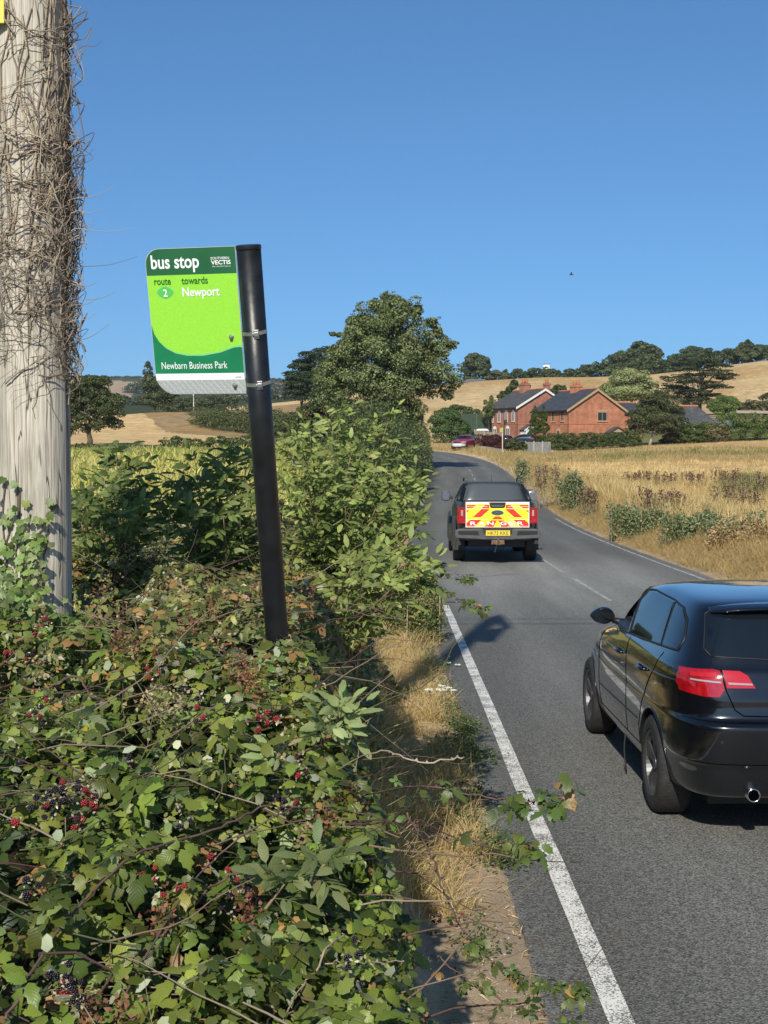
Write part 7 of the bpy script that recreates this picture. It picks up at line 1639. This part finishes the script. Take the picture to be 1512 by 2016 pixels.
    for k in range(17):
        x = -.60 + 1.2 * k / 16; q = skin.hit(x, 1.372, 'y', -1, 0); q = q or Vector((x, -.47, 1.372)); zz = 1.392 - .03 * (x / .6) ** 4; rows.append([Vector((x, q.y + .10, zz + .012)), Vector((x, q.y + .0, zz + .010)), Vector((x, q.y - .075, zz - .006)), Vector((x, q.y - .085, zz - .018)), Vector((x, q.y - .05, zz - .030)), Vector((x, q.y + .08, zz - .030))])
    vv = [p for r_ in rows for p in r_]; ff = [(i * 6 + j, i * 6 + (j + 1) % 6, (i + 1) * 6 + (j + 1) % 6, (i + 1) * 6 + j) for i in range(16) for j in range(6)] + [tuple(range(6))[::-1], tuple(16 * 6 + j for j in range(6))]
    sp_.add(vv, ff); so = sp_.build('roof_spoiler', M['car_black'], t, smooth=True, bevel=.002)
    mb = MB(); lathe = []; n = 24; V_ = []; F_ = []
    for k in range(n):
        a = 2 * math.pi * k / n; ca, sa = math.cos(a), math.sin(a)
        for yy, r_ in ((-.62, .036), (-.835, .040), (-.838, .037), (-.835, .033), (-.70, .031)): V_.append((-.43 + ca * r_, yy, .305 + sa * r_))
    for k in range(n):
        for j in range(4): F_.append((k * 5 + j, k * 5 + j + 1, ((k + 1) % n) * 5 + j + 1, ((k + 1) % n) * 5 + j))
    mb.add(V_, F_); ex = mb.build('exhaust', M['chrome'], t, smooth=True); mb = MB(); mb.tube([(-.43, -.825, .305), (-.43, -.76, .305)], .0325, 20); mb.build('bore_shade_plug', M['gap'], ex)  # black plug stands in for the shade inside the pipe
    mb = MB(); mb.box(-.62, .62, -.5, 3.1, .17, .30); mb.box(-.70, .70, .45, 2.15, .20, .30); mb.build('underside', M['plastic'], t, bevel=.01)
    mb = MB(); mb.box(-.26, .26, -.875, -.862, .56, .675); mb.build('number_plate', M['plate_y'], t, bevel=.003)
    mb = MB(); mb.box(-.62, -.40, .95, 1.08, .80, 1.18); mb.tube([(-.52, 1.02, 1.15), (-.52, 1.03, 1.30)], [.09, .075], 12); mb.build('seat', M['seat'], t, smooth=False, bevel=.02)
    # cable hanging under the sill
    p0 = Vector((-.845, 1.02, .30)); mb = MB(); mb.tube(smooth_pts([p0, p0 + Vector((-.01, -.01, -.12)), p0 + Vector((.005, -.02, -.27))], 5), .006, 6); mb.build('hanging_strap', M['cable'], t, smooth=True)
    # aerial
    return t
hatchback()

# ---- pickup truck ahead
M['truck_paint'] = pbr('dark_grey_truck_paint', (.045, .045, .043), .38, spec=.4, coat=.3, metal=.0, noise=.3, nscale=3)
M['livery_y'] = pbr('reflective_yellow', (.85, .80, .03), .4); M['livery_r'] = pbr('reflective_red', (.72, .035, .02), .4); M['livery_w'] = pbr('livery_pale', (.80, .70, .66), .4)
M['grey_plastic'] = pbr('grey_plastic', (.075, .075, .075), .55, noise=.3, nscale=6)
def pickup():
    t = empty('pickup_truck', (2.50, 30.95, 0), R(-1.0), 'dark grey pickup truck with yellow and red chevrons on its tailgate driving away', 'pickup truck')
    lev = [(.50, -1.0, 4.05, .80, 6, 8, 0, .08, 0), (.56, -1.10, 4.12, .86, 6, 8, 0, .1, 0), (.70, -1.12, 4.16, .875, 6, 8, 0, .12, .005), (.90, -1.12, 4.15, .885, 5.5, 8, 0, .12, .005), (1.05, -1.12, 4.05, .89, 5, 8, 0, .12, .005), (1.14, -1.12, 3.6, .89, 5, 8, 0, .1, .005), (1.19, -1.12, 2.9, .885, 5, 8, 0, .06, .005), (1.24, -1.12, 2.45, .88, 5, 8, 0, .04, .008), (1.31, -1.115, 2.34, .868, 5, 8, 0, .03, .01), (1.345, -1.09, 2.28, .84, 5, 8, 0, .03, .01), (1.35, -1.05, 2.2, .80, 5, 8, 0, .03, .01)]
    V, Fl = stack(lev, 120, 4); raw = tomesh('raw', V, Fl, [M['truck_paint']]); skin = Skin(raw); cuts = []
    for yy in (0, 3.27):
        for s in (-1, 1):
            mb = MB(); pts = [Vector((s * .60, yy + .46 * math.cos(a), .42 + .46 * math.sin(a))) for a in np.linspace(0, 2 * math.pi, 36, endpoint=False)]; mb.prism(pts, Vector((s * .5, 0, 0))); cuts.append((mb, M['plastic']))
    mb = MB(); mb.box(-.76, .76, -1.04, .42, 1.25, 1.6); cuts.append((mb, M['plastic']))
    me = boolean(raw, cuts, None); shade(me, 30); me.name = 'body'; body = bpy.data.objects.new('body', me); COL.objects.link(body); body.parent = t
    cl = [(1.22, .44, 2.40, .86, 4, 7, 0, .03, .02), (1.34, .45, 2.25, .845, 4, 7, 0, .03, .02), (1.45, .49, 2.03, .80, 4, 7, 0, .03, .03), (1.60, .55, 1.78, .735, 4, 6.5, 0, .03, .03), (1.71, .60, 1.55, .68, 4, 6, .004, .03, .03), (1.755, .65, 1.4, .63, 4, 5, .006, .04, .04), (1.775, .75, 1.25, .54, 3, 4, .01, 0, 0), (1.782, .95, 1.1, .25, 2.4, 2.4, .01, 0, 0)]
    V, Fl = stack(cl, 96, 5); cm = tomesh('cab', V, Fl, [M['truck_paint']]); shade(cm, 30); cab = bpy.data.objects.new('cab', cm); COL.objects.link(cab); cab.parent = t; cs = Skin(cm)
    cs.patch('rear_window', [(-.68, 1.36), (-.60, 1.66), (-.50, 1.69), (.50, 1.69), (.60, 1.66), (.68, 1.36)], 'y', -1, pbr('light_tint_glass', (.06, .068, .072), .10, spec=.8), t, .004)
    for s in (-1, 1):
        cs.patch('side_window', [(.62, 1.40), (1.32, 1.36), (1.36, 1.66), (.80, 1.67)], 'x', s, M['car_glass'], t, .004); cs.patch('side_window', [(1.40, 1.36), (2.15, 1.34), (1.72, 1.62), (1.44, 1.66)], 'x', s, M['car_glass'], t, .004)
        mb = MB(); mb.tube([(s * .63, .62, 1.80), (s * .64, .72, 1.845), (s * .64, 1.45, 1.85), (s * .63, 1.62, 1.78)], .018, 8); mb.build('roof_rail', M['alloy'], t, smooth=True)
        mb = MB(); mb.box(s * .615 - .02, s * .615 + .02, .60, .66, 1.73, 1.83); mb.build('rail_foot', M['alloy'], t, bevel=.006)
        # sports bar legs from cab to bed sides
        mb = MB(); mb.tube([(s * .66, .52, 1.70), (s * .76, .30, 1.50), (s * .80, .05, 1.36)], [.035, .045, .05], 8); mb.build('sports_bar', M['plastic'], t, smooth=True)
        q = Vector((s * .87, 1.95, 1.36)); mb = MB(); mb.tube([q, q + Vector((s * .08, 0, .02))], .03, 8); bm_ = mb.build('mirror', M['plastic'], t)
        mb = MB(); c = q + Vector((s * .17, 0, .04)); pts = [Vector((c.x + .105 * math.copysign(abs(math.cos(a)) ** .6, math.cos(a)), c.y, c.z + .115 * math.copysign(abs(math.sin(a)) ** .6, math.sin(a)))) for a in np.linspace(0, 2 * math.pi, 20, endpoint=False)]; mb.prism(pts, Vector((0, .12, 0))); mb.build('mirror_shell', M['truck_paint'] if s < 0 else M['chrome'], bm_, bevel=.015); mb = MB(); mb.prism([c + (p - c) * .84 + Vector((0, -.002, 0)) for p in pts], Vector((0, -.004, 0))); mb.build('mirror_glass', pbr('truck_mirror_glass', (.35, .37, .40), .15, metal=.9), bm_)
        # wheel-arch flares
        for yy in (0, 3.27):
            V_, F_ = [], []; n = 24
            for k in range(n + 1):
                a = math.pi * (-.08 + 1.16 * k / n); ca, sa = math.cos(a), math.sin(a)
                for rr, xx in ((.455, .78), (.46, .935), (.50, .955), (.565, .935), (.60, .885)): V_.append((s * xx, yy + rr * ca, .42 + rr * sa))
            for k in range(n):
                for j in range(4): F_.append((k * 5 + j, k * 5 + j + 1, (k + 1) * 5 + j + 1, (k + 1) * 5 + j))
            mk('wheel_arch', V_, [np.array(F_)], M['truck_paint'], t, smooth=True)
            wheel(t, s * .80, yy, .385, .265, s, spokes=6, alloy=M['grey_plastic'])
        mb = MB(); mb.box(s * .82 - .13, s * .82 + .13, -.58, -.565, .27, .66); mb.build('mud_flap', M['mud'], t, bevel=.004)
        # rear lamps
        xa, xb = (.705, .872); mb = MB(); mb.prism([Vector((s * xa, -1.125, 1.235)), Vector((s * (xb - .01), -1.12, 1.235)), Vector((s * xb, -1.12, 1.16)), Vector((s * xb, -1.12, .89)), Vector((s * xa, -1.125, .885))], Vector((0, -.02, 0))); l = mb.build('tail_light', M['lamp_red'], t, bevel=.006)
        mb = MB(); x0 = s * .775; mb.box(x0 - .022, x0 + .022, -1.152, -1.146, 1.05, 1.18); mb.build('reversing_lamp', M['lamp_clear'], l, bevel=.003); mb = MB(); mb.box(s * .80 - .05, s * .80 + .05, -1.151, -1.147, .92, .99); mb.build('brake_lamp', M['lamp_red2'], l, bevel=.003)
        # dark frames round the lamps and bed corners
    # tailgate
    TW, T0, T1 = .70, .795, 1.345; ty = -1.132
    mb = MB(); mb.box(-TW, TW, -1.135, -1.05, T0, T1); tg = mb.build('tailgate', M['truck_paint'], t, bevel=.006)
    def tp(cx, cy): return (-(TW - .005) + (cx - 485) / 625 * 2 * (TW - .005), T1 - .015 - (cy - 350) / 255 * (T1 - T0 - .02))
    def sheet_(name, P, d, mat): mb = MB(); mb.prism([Vector((*[tp(*p)[0]], ty - d, tp(*p)[1])) for p in P], Vector((0, -.0012, 0))); return mb.build(name, mat, tg)
    sheet_('livery_border', [(485, 338), (1110, 338), (1110, 605), (485, 605)], .008, M['livery_w'])
    sheet_('livery_yellow', [(493, 360), (1102, 360), (1102, 600), (493, 600)], .0105, M['livery_y'])
    def both(name, P, d, mat): sheet_(name, P, d, mat); sheet_(name, [(1595 - x, y) for x, y in reversed(P)], d, mat)
    both('chevron_stripe', [(553, 498), (640, 412), (722, 412), (632, 498)], .013, M['livery_r'])
    both('chevron_stripe', [(493, 368), (588, 368), (552, 402), (493, 402)], .013, M['livery_r']); both('chevron_stripe', [(676, 366), (716, 366), (716, 404), (640, 404)], .013, M['livery_r'])
    both('chevron_stripe', [(493, 425), (520, 425), (493, 452)], .013, M['livery_r']); both('chevron_stripe', [(493, 598), (493, 560), (530, 525), (640, 525), (595, 570), (570, 598)], .013, M['livery_r'])
    both('chevron_stripe', [(740, 520), (775, 488), (797, 488), (797, 520)], .013, M['livery_r']); both('chevron_stripe', [(702, 560), (735, 530), (797, 530), (780, 548), (760, 598), (665, 598)], .013, M['livery_r'])
    for y0, y1 in ((384, 388), (408, 411), (520, 524), (590, 594)): both('pale_line', [(493, y0), (700, y0), (700, y1), (493, y1)], .0155, M['livery_w'])
    for k, ch in enumerate('RANGER'):
        cx = [556, 640, 725, 850, 935, 1018][k]; v, f = text_mesh(ch, 1.0, .02); xs = [a for a, b in v]; ys = [b for a, b in v]; W0 = max(xs) - min(xs); H0 = max(ys) - min(ys); P = []
        for a, b in v:
            X_, Z_ = tp(cx - 26 + (a - min(xs)) / W0 * 60, 580 - (b - min(ys)) / H0 * 37); P.append((X_, ty - .0185, Z_))
        me_ = bpy.data.meshes.new('lettering'); me_.from_pydata(P, [], f); me_.materials.append(M['sg_white']); o = bpy.data.objects.new('lettering', me_); COL.objects.link(o); o.parent = tg
    sheet_('handle_recess', [(716, 342), (878, 342), (870, 392), (850, 401), (742, 401), (724, 392)], .0175, M['plastic'])
    sheet_('handle', [(735, 368), (860, 368), (852, 388), (742, 388)], .024, M['grey_plastic'])
    ov = lambda rx, ry: [(797 + rx * math.cos(a), 450 - ry * math.sin(a)) for a in np.linspace(0, 2 * math.pi, 32, endpoint=False)]
    sheet_('emblem', ov(62, 28), .018, M['chrome']); sheet_('emblem', ov(52, 21), .021, pbr('emblem_dark', (.05, .06, .06), .3)); 
    mb = MB(); q = [tp(a, b) for a, b in ((757, 452), (765, 440), (775, 446), (768, 460), (785, 450), (797, 446), (805, 455), (815, 446), (825, 455), (835, 442), (838, 456))]; mb.tube([Vector((a, ty - .0245, b)) for a, b in q], .004, 5); mb.build('emblem_script', M['chrome'], tg)
    mb = MB(); mb.box(-TW - .01, TW + .01, -1.14, -1.02, T1 + .002, T1 + .022); mb.build('tailgate_top', M['alloy'], t, bevel=.006)
    mb = MB(); mb.box(-.74, .74, -1.02, .40, 1.285, 1.30); mb.build('bed_cover', M['plastic'], t, bevel=.004)
    # bumper with step, plate, tow bar
    mb = MB(); prof = [(-.90, .575), (-.93, .62), (-.93, .735), (-.84, .775), (-.36, .775), (-.31, .74), (-.30, .655), (.30, .655), (.31, .74), (.36, .775), (.84, .775), (.93, .735), (.93, .62), (.90, .575), (.42, .555), (.34, .545), (-.34, .545), (-.42, .555)]
    mb.prism([Vector((x, -1.30, z)) for x, z in prof], Vector((0, .22, 0))); mb.build('bumper', M['grey_plastic'], t, bevel=.012)
    for s in (-1, 1): mb = MB(); mb.prism([Vector((s * .40, -1.312, .64)), Vector((s * .86, -1.312, .66)), Vector((s * .86, -1.312, .735)), Vector((s * .44, -1.312, .735))], Vector((0, .02, 0))); mb.build('bumper_inset', M['plastic'], t, bevel=.004)
    mb = MB(); mb.box(-.262, .262, -1.318, -1.305, .628, .742); pl = mb.build('number_plate', M['plate_y'], t, bevel=.003)
    v, f = text_mesh('HK73 KKE', 1.0, .006); xs = [a for a, b in v]; ys = [b for a, b in v]; W0 = max(xs) - min(xs); H0 = max(ys) - min(ys)
    me_ = bpy.data.meshes.new('lettering'); me_.from_pydata([(-.225 + (a - min(xs)) / W0 * .45, -1.3205, .645 + (b - min(ys)) / H0 * .080) for a, b in v], [], f); me_.materials.append(M['plate_k']); o = bpy.data.objects.new('lettering', me_); COL.objects.link(o); o.parent = pl
    mb = MB(); mb.box(-.14, .14, -1.32, -1.24, .44, .535); mb.box(-.05, .05, -1.38, -1.32, .43, .47); mb.tube([(0, -1.38, .45), (0, -1.39, .52)], .02, 8); mb.tube([(0, -1.39, .52), (0, -1.39, .535), (0, -1.39, .56)], [.02, .027, .012], 10); mb.build('tow_bar', pbr('rusty_steel', (.20, .12, .08), .7, metal=.4, noise=.5, nscale=20), t, bevel=.003)
    mb = MB(); mb.tube([(-.02, -1.33, .44), (-.05, -1.32, .33), (-.07, -1.33, .27)], .008, 5); mb.build('hanging_strap', M['alloy'], t)
    mb = MB(); mb.box(-.62, .62, -.9, 3.9, .36, .52); mb.tube([(-.78, 0, .38), (0, 0, .38), (.78, 0, .38)], .07, 8); mb.build('underside', M['plastic'], t)
    for s in (-1, 1): mb = MB(); mb.box(s * .80 - .09, s * .80 + .09, .75, 2.6, .36, .40); mb.build('side_step', M['mud'], t, bevel=.01)
    mb = MB(); mb.tube([(0, 1.0, 1.77), (0, .98, 1.95)], [.007, .003], 6); mb.build('aerial', M['cable'], t)
    return t
pickup()

# ---- cars parked by the cottages
def small_car(name, label, cat, x, y, rz, paint, h=1.5, L=4.3, w=.87, bumper=None, suv=False, group=None):
    t = empty(name, (x, y, gh(x, y)), rz, label, cat, group); z = lambda a: a * h / 1.5
    lev = [(z(.28), -L / 2 + .1, L / 2 - .1, w * .92, 5, 5, 0, .1, .1), (z(.40), -L / 2, L / 2, w * .98, 5, 5, 0, .12, .1), (z(.65), -L / 2, L / 2, w, 4.5, 5, 0, .13, .1), (z(.82), -L / 2 + .03, L / 2 - .06, w, 4, 4.5, 0, .14, .08), (z(.92), -L / 2 + .06, L / 2 - .35, w * .99, 4, 4, 0, .12, .08), (z(1.0), -L / 2 + .1, L / 2 - 1.0, w * .97, 4, 4, 0, .05, .08), (z(1.06), -L / 2 + .14, L / 2 - 1.25, w * .94, 4, 4, 0, .04, .08), (z(1.28), -L / 2 + .32, L / 2 - 1.75, w * .82, 4, 4, 0, .04, .06), (z(1.42), -L / 2 + .48, L / 2 - 2.05, w * .74, 4, 4, .01, .04, .05), (z(1.48), -L / 2 + .8, L / 2 - 2.3, w * .58, 3.4, 3.4, .01, 0, 0), (z(1.5), -L / 2 + 1.3, L / 2 - 2.7, w * .25, 2.5, 2.5, .01, 0, 0)]
    V, Fl = stack(lev, 72, 4); raw = tomesh('raw', V, Fl, [paint]); skin = Skin(raw); cuts = []; wy = (-L * .30, L * .31); r = .33 * h / 1.5
    for yy in wy:
        for s in (-1, 1): mb = MB(); mb.prism([Vector((s * (w - .26), yy + (r + .05) * math.cos(a), r + (r + .05) * math.sin(a))) for a in np.linspace(0, 2 * math.pi, 24, endpoint=False)], Vector((s * .5, 0, 0))); cuts.append((mb, M['plastic']))
    me = boolean(raw, cuts, None); shade(me, 30); me.name = 'body'; b = bpy.data.objects.new('body', me); COL.objects.link(b); b.parent = t
    skin.patch('windscreen', [(-w * .80, z(1.07)), (-w * .68, z(1.40)), (w * .68, z(1.40)), (w * .80, z(1.07))], 'y', 1, M['car_glass'], t, .005, .1); skin.patch('rear_window', [(-w * .74, z(1.10)), (-w * .64, z(1.38)), (w * .64, z(1.38)), (w * .74, z(1.10))], 'y', -1, M['car_glass'], t, .005, .1)
    for s in (-1, 1):
        skin.patch('side_window', [(-L * .38, z(1.10)), (L * .02, z(1.08)), (L * .02, z(1.40)), (-L * .30, z(1.38))], 'x', s, M['car_glass'], t, .005, .1); skin.patch('side_window', [(L * .035, z(1.08)), (L * .20, z(1.07)), (L * .08, z(1.36)), (L * .035, z(1.40))], 'x', s, M['car_glass'], t, .005, .1)
        skin.patch('headlight', [(s * w * .55, z(.80)), (s * w * .90, z(.84)), (s * w * .88, z(.68)), (s * w * .58, z(.66))], 'y', 1, M['lamp_clear'], t, .01, .08); skin.patch('tail_light', [(s * w * .70, z(.98)), (s * w * .9, z(.98)), (s * w * .9, z(.78)), (s * w * .70, z(.78))], 'y', -1, M['lamp_red'], t, .01, .08)
        for yy in wy: wheel(t, s * (w - .13), yy, r, .21, s, spokes=6)
        q = skin.hit(L * .17, z(1.05), 'x', s, 0); mb = MB(); mb.box(q.x + s * .02 - .09, q.x + s * .02 + .09, q.y - .05, q.y + .05, q.z - .04, q.z + .10); mb.build('mirror', M['plastic'], t, bevel=.02)
    g = skin.patch('grille', [(-w * .50, z(.78)), (w * .50, z(.78)), (w * .44, z(.62)), (-w * .44, z(.62))], 'y', 1, M['plastic'], t, .01, .08)
    if bumper: skin.patch('bumper', [(-w * .93, z(.58)), (w * .93, z(.58)), (w * .90, z(.36)), (-w * .90, z(.36))], 'y', 1, bumper, t, .03, .08); skin.patch('bumper_guard', [(-w * .55, z(.60)), (w * .55, z(.60)), (w * .50, z(.30)), (-w * .50, z(.30))], 'y', 1, pbr('pale_guard', (.55, .55, .56), .4), t, .05, .08)
    mb = MB(); q = skin.hit(0, z(.50), 'y', 1, .06); mb.box(-.26, .26, q.y, q.y + .01, q.z - .055, q.z + .055); mb.build('number_plate', M['white_paint'], t)
    mb = MB(); mb.box(-w * .7, w * .7, -L * .42, L * .42, .18 * h / 1.5, .32 * h / 1.5); mb.build('underside', M['plastic'], t)
    return t
M['car_red'] = pbr('red_car_paint', (.30, .02, .03), .3, coat=.8)
small_car('parked_car', 'dark red off-roader with a silver bumper parked facing us in the gravel layby', 'car', PX(914, 149), 150.5, R(158), M['car_red'], 1.65, 4.3, .88, bumper=pbr('silver_bumper', (.50, .50, .53), .35))
small_car('parked_car', 'dark blue car whose roof shows over the leafy hedge by the left cottage', 'car', PX(1026, 196), 196, R(75), pbr('navy_car_paint', (.012, .018, .035), .3, coat=.8), 1.5, group=None)
small_car('parked_car', 'black car whose roof shows behind the purple hedge and thin post', 'car', PX(981, 186), 186, R(80), M['car_black'], 1.5)
# ------------------------------------------------------------ thin summer haze
zmax = float(GZ.max()); zt = zmax + 30
m, N, L = newmat('haze_air'); out = N.new('ShaderNodeOutputMaterial'); pv = N.new('ShaderNodeVolumePrincipled'); pv.inputs['Density'].default_value = .00010; pv.inputs['Color'].default_value = (.80, .88, 1.0, 1); pv.inputs['Anisotropy'].default_value = .1
L.new(pv.outputs[0], out.inputs['Volume'])
hz = MB(); hz.box(-3900, 3900, -3900, 3900, float(GZ.min()) - 3, zt); tag(hz.build('haze', m), 'faint summer haze over the far fields', None, None, 'stuff')
